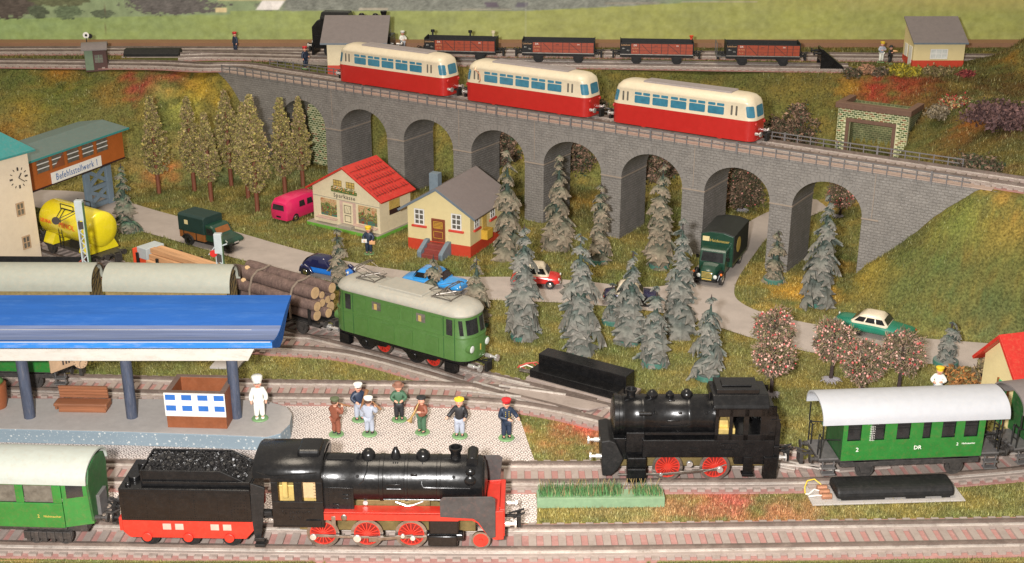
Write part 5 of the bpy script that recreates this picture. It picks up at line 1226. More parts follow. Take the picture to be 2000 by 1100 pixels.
# --- black tank engine
def tank_engine():
    t = on(TB, 1345, 'tank_locomotive', 'small black tank engine with two red spoked wheels a side, on the second track', 'locomotive')
    K = 1/29.3
    def X(u): return (u-1345)*K
    ys = 1.65
    g = MB(); R0 = 1.32; zc = 4.25
    g.lathe([(.01, X(1189)-.1), (R0*.5, X(1189)-.08), (R0*.9, X(1190)), (R0*1.03, X(1192)), (R0*1.03, X(1200)), (R0*.98, X(1201)), (R0*.98, X(1207)), (R0*1.02, X(1208)), (R0*1.02, X(1213)), (R0, X(1214)), (R0, X(1244)), (R0*1.02, X(1245)), (R0*1.02, X(1251)), (R0, X(1252)), (R0, X(1332)), (R0*1.02, X(1333)), (R0*1.02, X(1341)), (R0, X(1342)), (R0, X(1384))], (0, 0, zc), 'x', 40); part(t, 'boiler', g, 'black')
    for nm, u, w_, h, k in (('steam_dome', 1266, .38, 5.95, 0), ('sand_dome', 1333, .40, 6.0, 0), ('safety_valve', 1300, .28, 5.9, 0)):
        g = MB(); g.lathe([(w_*.9, 5.3), (w_*.8, 5.45), (w_, 5.65), (w_, h-w_*.55), (w_*.8, h-.12), (w_*.45, h+.03), (.01, h+.06)], (X(u), 0, 0), 'z', 22); part(t, nm, g, 'black')
    g = MB(); g.lathe([(.42, 5.3), (.29, 5.45), (.28, 5.8), (.38, 6.0), (.39, 6.1), (.28, 6.1), (.2, 5.8), (.01, 5.8)], (X(1225), 0, 0), 'z', 22); part(t, 'chimney', g, 'black')
    # side tanks and bunker
    g = MB(); g.box(X(1246), -ys, 1.85, X(1500), ys, 3.15); g.box(X(1214), -ys+.2, 2.1, X(1250), ys-.2, 3.6); part(t, 'side_tank', g, 'black', .06)
    g = MB()
    for q in ((X(1383), 3.1, X(1390), 5.6), (X(1410), 3.1, X(1417), 5.6), (X(1438), 3.1, X(1448), 5.6), (X(1470), 3.1, X(1500), 5.6), (X(1383), 3.1, X(1500), 3.55), (X(1383), 4.85, X(1500), 5.6)):
        for s in (-1, 1): g.box(q[0], -ys if s < 0 else ys-.13, q[1], q[2], -ys+.13 if s < 0 else ys, q[3])
    g.box(X(1383), -ys+.13, 3.1, X(1383)+.13, ys-.13, 5.7); g.box(X(1480), -ys+.13, 2.9, X(1480)+.13, ys-.13, 5.7); part(t, 'cab', g, 'black', .03)
    g = MB(); g.box(X(1386), -.9, 3.1, X(1412), .9, 4.2); g.box(X(1386), -1.2, 3.1, X(1425), 1.0, 3.75); part(t, 'cab_interior', g, 'gold', .03)
    g = MB(); g.prism([(-ys-.06, 5.35), (ys+.06, 5.35), (ys+.02, 5.62), (1.05, 6.18), (-1.05, 6.18), (-ys-.02, 5.62)], X(1378), X(1486), 'x'); part(t, 'cab_roof', g, 'black', .10)
    g = MB(); g.box(X(1386), -.95, 6.15, X(1468), .95, 6.5); g.box(X(1398), -.5, 6.5, X(1455), .5, 6.6); part(t, 'roof_vent', g, 'black', .10)
    g = MB(); g.prism([(X(1486), 2.0), (X(1512), 2.0), (X(1512), 4.1), (X(1504), 4.9), (X(1486), 5.2)], -1.35, 1.35, 'y'); g.box(X(1500), -1.5, .9, X(1512), 1.5, 2.6); g.box(X(1425), -1.5, 1.25, X(1508), 1.5, 1.98); part(t, 'bunker', g, 'black', .05)
    g = MB(); pts = [(X(1255)+.17*k, -ys, 3.02) for k in range(47)]+[(X(1255)+.17*k, -ys, 1.98) for k in range(47)]
    for u in (1281, 1314, 1350, 1383, 1430, 1476): pts += [(X(u), -ys, 2.05+.15*k) for k in range(7)]
    pts += [(X(1388)+.16*k, -ys, 5.45) for k in range(20)]; rivets(g, pts, .028); o = part(t, 'rivets', g, 'black'); o['kind'] = 'stuff'
    g = MB()
    for q in ((1338, 2.5, 1352, 2.56), (1338, 2.25, 1352, 2.3), (1440, 2.8, 1462, 2.86), (1490, 4.6, 1508, 4.68), (1488, 3.5, 1498, 3.7), (1396, 2.85, 1428, 2.9), (1396, 2.42, 1424, 2.46)): g = MB(); g.box(X(q[0]), -ys-.06, q[1], X(q[2]), -ys, q[3]); part(t, 'handrail', g, 'black', .01)
    g = MB(); g.box(X(1250), -1.45, 3.42, X(1384), -1.2, 3.6); part(t, 'boiler_shelf', g, 'black', .01)
    text(t, 'REICHSBAHN', .24, (X(1411), -ys-.012, 2.66), 'black')
    def pol(a, r=R0+.03): return (-r*cos(a), zc+r*sin(a))
    for pts in ([(X(1268), 1.2), (X(1268), .6), (X(1274), .45)], [(X(1333), 1.2), (X(1336), .5), (X(1336), -.05), (X(1330), -.15), (X(1280), -.18)]):
        g = MB(); g.tube([(x, *pol(a)) for x, a in pts], .035, 6); part(t, 'pipe', g, 'black')
    g = MB()
    p = pol(.5); g.cyl((X(1238), p[0]-.08, p[1]), (X(1262), p[0]-.08, p[1]), .15, n=14)
    for u, a in ((1270, .5), (1368, .5)): p = pol(a); g.cyl((X(u), p[0]+.05, p[1]), (X(u), p[0]-.1, p[1]+.03), .1, n=10)
    p = pol(.5); g.cbox((X(1317), p[0], p[1]), (.26, .12, .14)); p = pol(.12); g.cbox((X(1304), p[0], p[1]), (.8, .12, .12)); g.cbox((X(1302), -.42, 5.42), (.42, .3, .2)); part(t, 'fitting', g, 'black', .03)
    g = MB(); g.cyl((X(1376), -.3, 5.5), (X(1376), -.3, 5.95), .08, n=8); g.cyl((X(1384), .5, 5.6), (X(1384), .5, 6.2), .2, n=10); part(t, 'whistle', g, 'black')
    # front frame and beam
    g = MB(); g.prism([(X(1166), 3.0), (X(1182), 3.1), (X(1194), 2.9), (X(1210), 1.7), (X(1200), .95), (X(1186), .45), (X(1170), .45)], -1.6, 1.6, 'y'); part(t, 'front_plate', g, 'black_matt', .06)
    g = MB(); g.box(X(1190), -1.1, 1.4, X(1250), 1.1, 3.0); part(t, 'smokebox_saddle', g, 'black', .04)
    buffer_pair(t, X(1168), -1, 1.7, 1.15, 'steel', .8); buffer_pair(t, X(1510), 1, 1.6, 1.15, 'steel', .6); coupler(t, X(1512), 1, 1.5)
    g = MB(); g.box(X(1205), -.6, .65, X(1490), .6, 1.9); part(t, 'chassis', g, 'brass', .03)
    for u in (1297, 1389):
        for s in (-1, 1): wheel(t, X(u), s*1.22, 1.0, 'loco_red', spokes=18)
    for s in (-1, 1):
        g = MB(); g.box(X(1217), min(s*1.15, s*1.95), .0+.12, X(1254), max(s*1.15, s*1.95), 1.15); g.box(X(1217), min(s*1.15, s*1.8), 1.15, X(1254), max(s*1.15, s*1.8), 1.9); part(t, 'cylinder', g, 'black', .07)
        g = MB(); y = s*1.5; g.bar((X(1200), y, .50), (X(1282), y, .55), .12, .12); g.bar((X(1282), y*1.05, .55), (X(1398), y*1.05, .95), .1, .17); g.bar((X(1366), y*1.07, .75), (X(1410), y*1.07, 1.3), .06, .06); part(t, 'connecting_rod', g, 'steel_dull', .01)
        g = MB(); g.cyl((X(1398), y, .95), (X(1398), y*1.16, .95), .21, n=18); g.cyl((X(1340), y*.8, 1.2), (X(1340), y*.95, 1.2), .21, n=18); g.cyl((X(1284), y, .55), (X(1284), y*1.1, .55), .12, n=12); part(t, 'crank_pin', g, 'steel', .02)
        g = MB(); g.box(X(1440), min(s*1.3, s*1.9), .55, X(1462), max(s*1.3, s*1.9), .72); g.box(X(1442), min(s*1.6, s*1.7), .7, X(1460), max(s*1.6, s*1.7), 1.9); g.box(X(1482), min(s*1.2, s*1.75), .3, X(1508), max(s*1.2, s*1.75), 1.9); part(t, 'step', g, 'black', .03)
tank_engine()

# --- coaches
def arc_roof(t, x0, x1, zc, hw, rise, mat, th=.12, name='roof'):
    g = MB(); n = 18; pr = []
    for k in range(n+1): a = pi*k/n; pr.append((hw*cos(a), zc+rise*sin(a)**.8))
    inner = [(p[0]*(1-th/hw), zc+(p[1]-zc)*(1-th/rise)) for p in reversed(pr)]
    R = [[(x, *p) for p in pr+inner] for x in (x0, x1)]; g.rings(R, True, True); return part(t, name, g, mat)
def platform_coach(t, Lb, Lr, side='coach_green', roof='coach_roof', txt=True, railings=(1, 1)):
    hb = Lb/2; hr = Lr/2; ys = 1.62; zb, ze = 1.5, 4.35
    g = MB(); wins = []
    xs = [-.42, -.255, -.075, .09, .245, .405]; ws = [.92, .92, .92, .55, .92, .95]
    for f, w_ in zip(xs, ws): wins.append((f*Lb-w_/2, f*Lb+w_/2))
    for s in (-1, 1):
        y0, y1 = (-ys, -ys+.08) if s < 0 else (ys-.08, ys); cur = -hb
        for a, b in wins: g.box(cur, y0, 2.95, a, y1, 4.15); cur = b
        g.box(cur, y0, 2.95, hb, y1, 4.15); g.box(-hb, y0, zb, hb, y1, 2.95); g.box(-hb, y0, 4.15, hb, y1, ze)
    part(t, 'side', g, side, .012)
    g = MB()
    for x in (-hb, hb-.1): g.prism([(-ys+.01, zb), (ys-.01, zb), (ys-.01, ze), (1.2, ze+.9), (0, ze+1.3), (-1.2, ze+.9), (-ys+.01, ze)], x+.004, x+.096, 'x')
    part(t, 'end_wall', g, 'coach_dark')
    for a, b in wins:
        for s in (-1, 1):
            y = s*(ys-.14); g = MB(); g.box(a, min(y, y-s*.04), 2.95, b, max(y, y-s*.04), 4.15); w = part(t, 'window', g, 'dark_glass')
            g = MB()
            for zz in (3.9, 3.7): g.box(a+.05, min(y, y+s*.03), zz, b-.05, max(y, y+s*.03), zz+.05)
            part(w, 'blind', g, 'black_matt')
    if txt:
        y = -ys-.012
        text(t, '2', .42, (-hb+1.05, y, 2.3), 'letter_white'); text(t, 'DR', .40, (.0+.35, y, 2.3), 'letter_white'); text(t, '2', .30, (hb-1.75, y, 2.45), 'letter_white'); text(t, 'Nichtraucher', .17, (hb-1.0, y, 2.48), 'letter_white')
        text(t, 'DRESDEN 4-3', .2, (-hb+2.2, y, 4.22), 'letter_white')
        for k in range(7): text(t, '15.2 t', .15, (-hb+1.95, y, 3.98-.165*k), 'letter_white')
    arc_roof(t, -hr, hr, 4.30, 1.88, 1.38, roof)
    for s in (-1, 1):
        g = MB(); x = s*hr; g.box(min(x-s*.2, x), -1.75, 4.25, max(x-s*.2, x), -1.5, 4.4); part(t, 'roof_bracket', g, 'coach_dark', .02)
    g = MB(); g.box(-hr+.1, -1.35, 1.28, hr-.1, 1.35, 1.48); g.box(-hb+.05, -1.5, .95, hb-.05, 1.5, 1.3); part(t, 'underframe', g, 'undr', .03)
    for s in (-1, 1):
        if not railings[0 if s < 0 else 1]: continue
        x0, x1 = sorted((s*(hb+.05), s*(hr-.12))); g = MB(); g.box(x0, -1.35, 1.46, x1, 1.35, 1.58); part(t, 'end_platform', g, 'grey_plastic', .02)
        g = MB(); xe = s*(hr-.2)
        for y in (-1.3, -.75, .75, 1.3):
            g.tube([(xe, y, 1.5), (xe, y, 3.0), (xe-s*.12, y*.96, 3.1)], .05, 6)
        for y0 in (-1.3, .75): g.tube([(xe, y0, 3.08), (xe, y0+.55, 3.08)], .05, 6); g.tube([(xe, y0, 2.2), (xe, y0+.55, 2.2)], .035, 6)
        for y in (-1.3, 1.3): g.tube([(s*hb, y, 2.9), (xe, y, 3.0)], .04, 6); g.tube([(xe, y*1.12, 3.05), (xe, y*1.12, 4.4)], .05, 6)
        part(t, 'platform_railing', g, 'black_matt')
        for y in (-1.45, 1.45): g = MB(); xm = s*(hb+(hr-hb)*.5); g.box(xm-.45, y-.25, .95, xm+.45, y+.25, 1.05); g.box(xm-.45, y-.3, .5, xm+.45, y+.2, .6); g.box(xm-.42, y-.05, .5, xm-.34, y+.05, 1.4); g.box(xm+.34, y-.05, .5, xm+.42, y+.05, 1.4); part(t, 'step', g, 'grey_plastic', .02)
        buffer_pair(t, s*(hr-.1), s, 1.45, 1.1, 'undr', .55); coupler(t, s*(hr-.1), s, 1.3, 'undr')
    for x in (-hb*.62, hb*.66):
        for s in (-1, 1):
            wheel(t, x, s*1.2, .62, 'undr', tyre='undr'); g = MB(); y = s*1.42; g.prism([(x-.9, 1.3), (x+.9, 1.3), (x+.8, 1.05), (x+.45, .95), (x+.3, .45), (x-.3, .45), (x-.45, .95), (x-.8, 1.05)], y-.1, y+.1, 'y'); part(t, 'axle_guard', g, 'undr', .03)
t = on(TB, 1757, 'passenger_coach', 'green platform coach with smooth silver roof coupled behind the black tank engine', 'coach', 'green passenger coaches'); platform_coach(t, 9.6, 12.6)
t = on(TB, 2108, 'passenger_coach', 'green coach at the right edge, only its end and grey roof in view', 'coach', 'green passenger coaches'); platform_coach(t, 9.6, 12.6, roof='roof_grey', txt=False)
t = on(TC, 5, 'passenger_coach', 'dark green coach standing behind the platform, partly hidden by the blue canopy', 'coach', 'green passenger coaches'); platform_coach(t, 9.9, 11.6, txt=False)
t['note'] = ''; del t['note']
text(t, '2', .4, (2.6, -1.635, 2.35), 'letter_gold'); 

def modern_coach():
    t = on(TA, 14, 'passenger_coach', 'green coach with wide windows and pale stained roof, bottom left corner', 'coach', 'green passenger coaches')
    hb = 5.1; ys = 1.72; zb, ze = 1.35, 4.55
    g = MB(); wins = [(x, x+1.75) for x in (-4.4, -2.0, .0, 2.25)]
    for s in (-1, 1):
        y0, y1 = (-ys, -ys+.1) if s < 0 else (ys-.1, ys); cur = -hb
        for a, b in wins: g.box(cur, y0, 3.05, a, y1, 4.25); cur = b
        g.box(cur, y0, 3.05, hb-.55, y1, 4.25); g.box(-hb, y0, zb, hb-.55, y1, 3.05); g.box(-hb, y0, 4.25, hb-.55, y1, ze)
    part(t, 'side', g, 'coach_green', .05)
    # tapered vestibule with its door
    g = MB(); x0, x1 = hb-.55, hb+1.0
    g.add([(x0, -ys+.12, zb), (x1, -1.1, zb), (x1, 1.1, zb), (x0, ys-.12, zb), (x0, -ys+.12, ze), (x1, -1.1, ze), (x1, 1.1, ze), (x0, ys-.12, ze)], [(0, 1, 5, 4), (1, 2, 6, 5), (2, 3, 7, 6), (3, 0, 4, 7), (0, 3, 2, 1)]); part(t, 'vestibule', g, 'coach_green')
    g = MB(); g.prism([(-1.25, 1.6), (1.25, 1.6), (1.55, 4.3), (1.2, 5.1), (0, 5.45), (-1.2, 5.1), (-1.55, 4.3)], x1-.05, x1+.1, 'x'); part(t, 'end_wall', g, 'coach_dark', .03)
    g = MB(); d = Vector((x1-x0, -1.1+ys-.12, 0)).normalized(); n = Vector((d.y, -d.x, 0)); a = Vector((x0, -ys+.12, 0)); q = [a+d*.25+n*.02, a+d*1.2+n*.02]
    g.add([(q[0].x, q[0].y, 3.3), (q[1].x, q[1].y, 3.3), (q[1].x, q[1].y, 4.3), (q[0].x, q[0].y, 4.3)], [(0, 1, 2, 3)]); part(t, 'door_window', g, 'dark_glass')
    for a, b in wins:
        for s in (-1, 1): y = s*(ys-.12); g = MB(); g.box(a, min(y, y-s*.04), 3.05, b, max(y, y-s*.04), 4.25); part(t, 'window', g, 'grime_glass')
    arc_roof(t, -hb-.4, hb+1.1, 4.4, 1.88, 1.25, 'coach_roof2')
    g = MB(); g.box(-hb, -1.3, .9, hb+.6, 1.3, 1.36); g.box(-hb, -1.65, 1.2, hb-.5, -1.3, 1.36); part(t, 'underframe', g, 'undr', .04)
    text(t, '2', .30, (3.0, -ys-.012, 2.15), 'letter_gold'); text(t, 'Nichtraucher', .2, (3.85, -ys-.012, 2.15), 'letter_gold')
    g = MB(); g.box(x1+.05, -.6, 1.6, x1+.3, .6, 3.0); part(t, 'gangway', g, 'grey_plastic', .03)
    buffer_pair(t, x1+.1, 1, 1.75, 1.05, 'undr', .8); coupler(t, x1+.1, 1, 1.5, 'undr')
    for xc in (-2.6, 3.3):
        g = MB(); g.box(xc-1.5, -1.55, .45, xc+1.5, -1.35, .95); 
        for k in range(6): g.box(xc-1.3+.5*k, -1.65, .3, xc-1.05+.5*k, -1.3, 1.0)
        part(t, 'bogie_frame', g, 'undr', .04)
        for x in (xc-.9, xc+.9):
            for s in (-1, 1): wheel(t, x, s*1.2, .55, 'undr', tyre='undr')
modern_coach()

# --- electric engine
def electric():
    x0_, y0_, _ = TE.at(TE.find(688)); x1_, y1_, _ = TE.at(TE.find(925)); a = atan2(y1_-y0_, x1_-x0_)
    c = TE.at((TE.find(672)+TE.find(936))/2); t = thing('electric_locomotive', 'green electric locomotive with pale grey roof and two wire pantographs', 'locomotive', (c[0], c[1], TE.z), a)
    L = 6.9; ys = 1.78
    def outline(hx, hy, z, cr=1.45, n=7):
        pts = []
        for sx, sy in ((1, -1), (1, 1), (-1, 1), (-1, -1)):
            a0 = {(1, -1): -pi/2, (1, 1): 0, (-1, 1): pi/2, (-1, -1): pi}[(sx, sy)]
            for k in range(n+1):
                an = a0+pi/2*k/n; pts.append((sx*(hx-cr*1.05)+cr*1.05*cos(an), sy*(hy-cr)+cr*sin(an), z))
        return pts
    g = MB(); g.rings([outline(L, ys, 1.35), outline(L, ys, 3.2), outline(L-.06, ys-.02, 3.3), outline(L-.28, ys-.06, 5.0)], True, True); part(t, 'body', g, 'e_green')
    g = MB(); g.rings([outline(L-.18, ys-.0, 4.98), outline(L-.16, ys+.03, 5.1), outline(L-.35, ys-.1, 5.45), outline(L-.9, ys-.6, 5.72, 1.1), outline(L-1.6, ys-1.1, 5.8, .6)], True, True); part(t, 'roof', g, 'e_roof')
    g = MB(); g.box(-2.2, -1.15, 5.5, 2.1, 1.15, 5.93); g.box(-2.6, -1.45, 5.35, 2.5, 1.45, 5.62); part(t, 'roof_hatch', g, 'e_roof', .06)
    g = MB(); g.rings([outline(L+.03, ys+.03, 3.18), outline(L+.03, ys+.03, 3.28)], True, False); part(t, 'waist_strip', g, 'e_green')
    def side(x0, x1, z0, z1, mat, nm, d=.03, sub=None, y=-1.785):
        g = MB(); yy = y+(.05 if z1 > 3.4 else 0); g.box(x0, yy-d-.03, z0, x1, yy+.02, z1); return part(sub or t, nm, g, mat, .01)
    for s in (-5.25, 4.9): side(s, s+.55, 3.45, 4.75, 'dark_glass', 'door_window', .03)
    for s in (-2.45, 2.0): side(s, s+.85, 3.95, 4.65, 'grime_glass', 'window', .035); side(s+.2, s+.5, 4.0, 4.5, 'gold', 'window_reflection', .04)
    for s in (-4.2, -.8, .55, 3.4): side(s, s+1.1, 3.75, 4.7, 'e_green', 'vent_panel', .045)
    for s in (-4.2, -1.5, .35, 2.9): side(s, s+1.25, 1.75, 3.0, 'e_green', 'louvre', .045)
    g = MB()
    for s in (-4.2, -1.5, .35, 2.9):
        for k in range(8): g.box(s+.08, -1.845, 1.85+.14*k, s+1.17, -1.83, 1.92+.14*k)
    part(t, 'louvre_slats', g, 'e_green')
    g = MB()
    for s in (-5.55, -4.5, 4.6, 5.65): g.box(s, -1.80, 1.4, s+.05, -1.77, 4.9)
    part(t, 'door_seam', g, 'coach_dark')
    for sx in (-1, 1):                       # cab front windows on the curved ends
        for an0, an1 in ((-.50, -.05), (.05, .50), (.60, .72), (-.72, -.60)) if True else ():
            g = MB(); pts = []
            for an in np.linspace(an0, an1, 5):
                for z in (3.5, 4.72):
                    f = (z-3.3)/1.7; hx = L-.06-.22*f+.02; hy = ys-.02-.04*f+.02; w_ = hy-1.45; d = an*(w_+1.45*pi/2); q = max(0, abs(d)-w_)/1.45
                    pts.append((sx*(hx-1.52+1.52*cos(q)), math.copysign(min(abs(d), w_)+1.45*sin(q), d), z))
            fs = [(2*i, 2*i+2, 2*i+3, 2*i+1) for i in range(4)]; g.add(pts, fs if sx > 0 else [f[::-1] for f in fs]); part(t, 'cab_window', g, 'dark_glass')
        for y in (-1.05, 1.05):
            g = MB(); x = sx*(L-.50); g.lathe([(.36, 0), (.38, sx*.42), (.31, sx*.44)], (x, y, 2.35), 'x', 20); l = part(t, 'headlight', g, 'e_green'); g = MB(); g.ball((x+sx*.42, y, 2.35), .31, (.3, 1, 1)); part(l, 'lens', g, 'lamp_glass')
        g = MB(); g.box(sx*(L+.0)-.04, -.05, 2.0, sx*(L)+.04, .05, 2.5); part(t, 'front_number', g, 'letter_gold')
        buffer_pair(t, sx*(L-.30), sx, 1.0, 1.2, 'steel', 1.15); coupler(t, sx*(L-.1), sx, 1.0)
    g = MB(); g.box(-L+.6, -1.5, .95, L-.6, 1.5, 1.36); g.rings([outline(L-.1, ys-.05, 1.15), outline(L-.1, ys-.05, 1.36)], True, False); part(t, 'underframe', g, 'black', .03)
    for xc in (-2.7, 2.3):
        for x in (xc, xc+.0):
            pass
        for s in (-1, 1): wheel(t, xc+.9, s*1.2, .85, 'loco_red', spokes=12); wheel(t, xc-.9, s*1.2, .85, 'black_matt', tyre='black_matt')
        g = MB()
        for s in (-1, 1): y = s*1.45; g.prism([(xc-2.2, 1.1), (xc+1.6, 1.1), (xc+1.3, .75), (xc+.3, .7), (xc-.2, .35), (xc-1.4, .4), (xc-1.6, .75)], y-.12, y+.12, 'y'); g.cyl((xc-.9, y-.2, .7), (xc-.9, y+.2, .7), .35, n=14)
        part(t, 'bogie_frame', g, 'black', .05)
    for x in (-5.6, 5.1): g = MB(); g.box(x-.5, -1.75, .2, x+.5, -1.2, 1.1); g.box(x-.5, -1.8, .45, x+.5, -1.7, .52); part(t, 'step', g, 'black', .05)
    for xc, lean in ((-3.9, 1), (3.7, -1)):
        p = bpy.data.objects.new('pantograph', None); COL.objects.link(p); p.parent = t; p.location = (xc, 0, 5.75)
        g = MB(); g.tube([(-.9, -.7, .12), (.9, -.7, .12), (.9, .7, .12), (-.9, .7, .12), (-.9, -.7, .12)], .05, 6)
        for x in (-.9, .9):
            for y in (-.7, .7): g.cyl((x, y, -.35), (x, y, .15), .09, n=8)
        part(p, 'base_frame', g, 'steel_dull')
        kx = [(-.75, .15), (lean*1.5, .75), (-lean*.9, 1.0)] ; g = MB()
        for y in (-.55, .55):
            g.tube([(-lean*.75, y, .15), (lean*1.3, y*.9, .55), (-lean*.7, y*1.5, 1.15)], .035, 6)
            g.tube([(lean*.75, y, .15), (-lean*1.2, y*.9, .6), (-lean*.7, y*1.5, 1.15)], .035, 6)
        g.tube([(lean*1.3, -.5, .55), (lean*1.3, .5, .55)], .035, 6); g.tube([(-lean*1.2, -.5, .6), (-lean*1.2, .5, .6)], .035, 6); g.tube([(-.7, -.4, .18), (.6, .5, .45), (-.2, .1, .5)], .05, 6)
        part(p, 'arms', g, 'steel_dull')
        g = MB()
        for dx in (-.12, .12): g.tube([(-lean*.7+dx, -1.25, 1.0), (-lean*.7+dx, -.9, 1.2), (-lean*.7+dx, .9, 1.2), (-lean*.7+dx, 1.25, 1.0)], .045, 6)
        part(p, 'contact_bow', g, 'steel_dull')
electric()

# --- railbuses
def railbus():
    t = thing('railbus', 'x', 'railbus', (0, 0, 0), 0, 'red and cream railbuses on the viaduct')
    L = 7.85; ys = 1.62
    def outline(hx, hy, z, cr=.9, n=5):
        pts = []
        for sx, sy, a0 in ((1, -1, -pi/2), (1, 1, 0), (-1, 1, pi/2), (-1, -1, pi)):
            for k in range(n+1): an = a0+pi/2*k/n; pts.append((sx*(hx-cr)+cr*cos(an), sy*(hy-cr)+cr*sin(an), z))
        return pts
    g = MB(); g.rings([outline(L, ys, .18), outline(L, ys, 2.30)], True, True); part(t, 'lower_body', g, 'rail_red')
    g = MB(); g.rings([outline(L+.005, ys+.005, 2.30), outline(L-.02, ys, 2.42), outline(L-.30, ys-.05, 3.95), outline(L-.36, ys-.02, 4.02), outline(L-.42, ys-.10, 4.25), outline(L-.75, ys-.42, 4.62), outline(L-1.3, ys-.95, 4.80, .6)], True, True); part(t, 'upper_body', g, 'cream')
    g = MB(); g.box(-4.6, -.85, 4.60, 5.0, .85, 4.92); part(t, 'roof_panel', g, 'grey_roof', .04)
    for s in (-1, 1):
        for i in range(5):
            x = -5.15+i*2.02; zc = 3.05
            def pane(x0, z0, x1, z1, nm, m, par, r=.12, d=.0):
                k = (z0-2.42)/1.53*.05; g = MB(); q = []
                for cx, cz, a0 in ((x1-r, z0+r, -pi/2), (x1-r, z1-r, 0), (x0+r, z1-r, pi/2), (x0+r, z0+r, pi)):
                    for j in range(4): an = a0+pi/2*j/3; q.append((cx+r*cos(an), cz+r*sin(an)))
                vs_ = []
                for px, pz in q: yy = s*(ys-(pz-2.42)/1.53*.05+.012+d); vs_.append((px, yy, pz))
                for px, pz in q: yy = s*(ys-(pz-2.42)/1.53*.05-.03); vs_.append((px, yy, pz))
                n = len(q); fs = [tuple(range(n)), tuple(range(2*n-1, n-1, -1))]+[(i_, i_+n, (i_+1) % n+n, (i_+1) % n) for i_ in range(n)]
                g.add(vs_, fs if s < 0 else [f[::-1] for f in fs]); return part(par, nm, g, m)
            w = pane(x, 2.62, x+1.72, 3.42, 'window', 'blue_glass', t)
            pane(x, 3.50, x+.78, 3.78, 'top_light', 'blue_glass', w, .08); pane(x+.94, 3.50, x+1.72, 3.78, 'top_light', 'blue_glass', w, .08)
        for x in (-6.55, -6.05, 5.35, 5.85): pane(x, 2.72, x+.20, 3.72, 'slot_window', 'grime_glass', t, .08)
    for sx in (-1, 1):
        def surf(an, z): 
            hx = L-.02-(z-2.42)/1.53*.28+.015; hy = ys-(z-2.42)/1.53*.05+.015; cr = .9
            # walk round the rounded end: an in -1..1 across the end
            w_ = hy-cr; arc = cr*pi/2; tot = w_+arc; d = an*tot
            if abs(d) <= w_: return (sx*hx, d, z)
            q = (abs(d)-w_)/cr; return (sx*(hx-cr+cr*cos(q)), math.copysign(w_+cr*sin(q), d), z)
        for a0, a1 in ((-.36, .36), (-.92, -.52), (.52, .92)):
            g = MB(); n = 8; top = []; bot = []
            for i in range(n+1): an = a0+(a1-a0)*i/n; bot.append(surf(an, 2.62 if 0 < i < n else 2.72)); top.append(surf(an, 3.78 if 0 < i < n else 3.68))
            fs = [(i, i+1, n+2+i, n+1+i) for i in range(n)]; g.add(bot+top, fs if sx > 0 else [f[::-1] for f in fs], True); part(t, 'front_window', g, 'blue_glass')
        for y in (-1.0, 1.0): g = MB(); p = surf(y/2.2, 2.42); g.ball((sx*(L-.05), y, 1.9), .2, (.7, 1, 1)); part(t, 'lamp', g, 'rail_red')
        buffer_pair(t, sx*(L-.05), sx, .95, 1.0, 'steel', .6); coupler(t, sx*(L-.05), sx, .75)
    for x in (-4.2, 4.2):
        for s in (-1, 1): wheel(t, x, s*1.2, .5, 'loco_red', tyre='loco_red')
    return t
rb = railbus()
kmap = childmap()
for i, (s, lab) in enumerate(((26.1, 'red and cream railbus on the viaduct furthest left, beside the cream hut'), (44.4, 'middle railbus on the viaduct with a brown repair mark on its cream corner'), (62.85, 'rightmost red and cream railbus, last of the three on the viaduct'))):
    o = rb if i == 0 else copy_tree(rb, None, kmap)
    x, y = vs(s, 2.8); o.location = (x, y, ZT); o.rotation_euler = (0, 0, RZV); o.scale = (1, 1, .95); o['label'] = lab
    if i == 1:
        g = MB(); g.tube([(-6.4, -1.6, 3.9), (-5.75, -1.64, 3.4), (-5.65, -1.66, 2.7), (-5.85, -1.66, 2.45)], .06, 6); g.tube([(-6.3, -1.5, 4.2), (-6.35, -1.6, 3.8)], .09, 6); part(o, 'repair_mark', g, 'copper')

# --- goods wagons
def wagon_under(t, hl, z=1.2, hw=1.25, wr=.58, wx=.6, mat='undr', buf=True, steps=False):
    g = MB(); g.box(-hl, -hw, z-.22, hl, hw, z); g.box(-hl, -hw-.06, z-.3, hl, -hw, z+.02); g.box(-hl, hw, z-.3, hl, hw+.06, z+.02); part(t, 'underframe', g, mat, .03)
    for x in (-hl*wx, hl*wx):
        for s in (-1, 1):
            wheel(t, x, s*1.2, wr, mat, tyre=mat); y = s*1.4; g = MB(); g.prism([(x-.85, z-.1), (x+.85, z-.1), (x+.75, z-.3), (x+.4, z-.4), (x+.28, .4), (x-.28, .4), (x-.4, z-.4), (x-.75, z-.3)], y-.09, y+.09, 'y'); part(t, 'axle_guard', g, mat, .02)
    if buf:
        for s in (-1, 1): buffer_pair(t, s*hl, s, z+.05, 1.0, mat, .55); coupler(t, s*hl, s, z, mat)
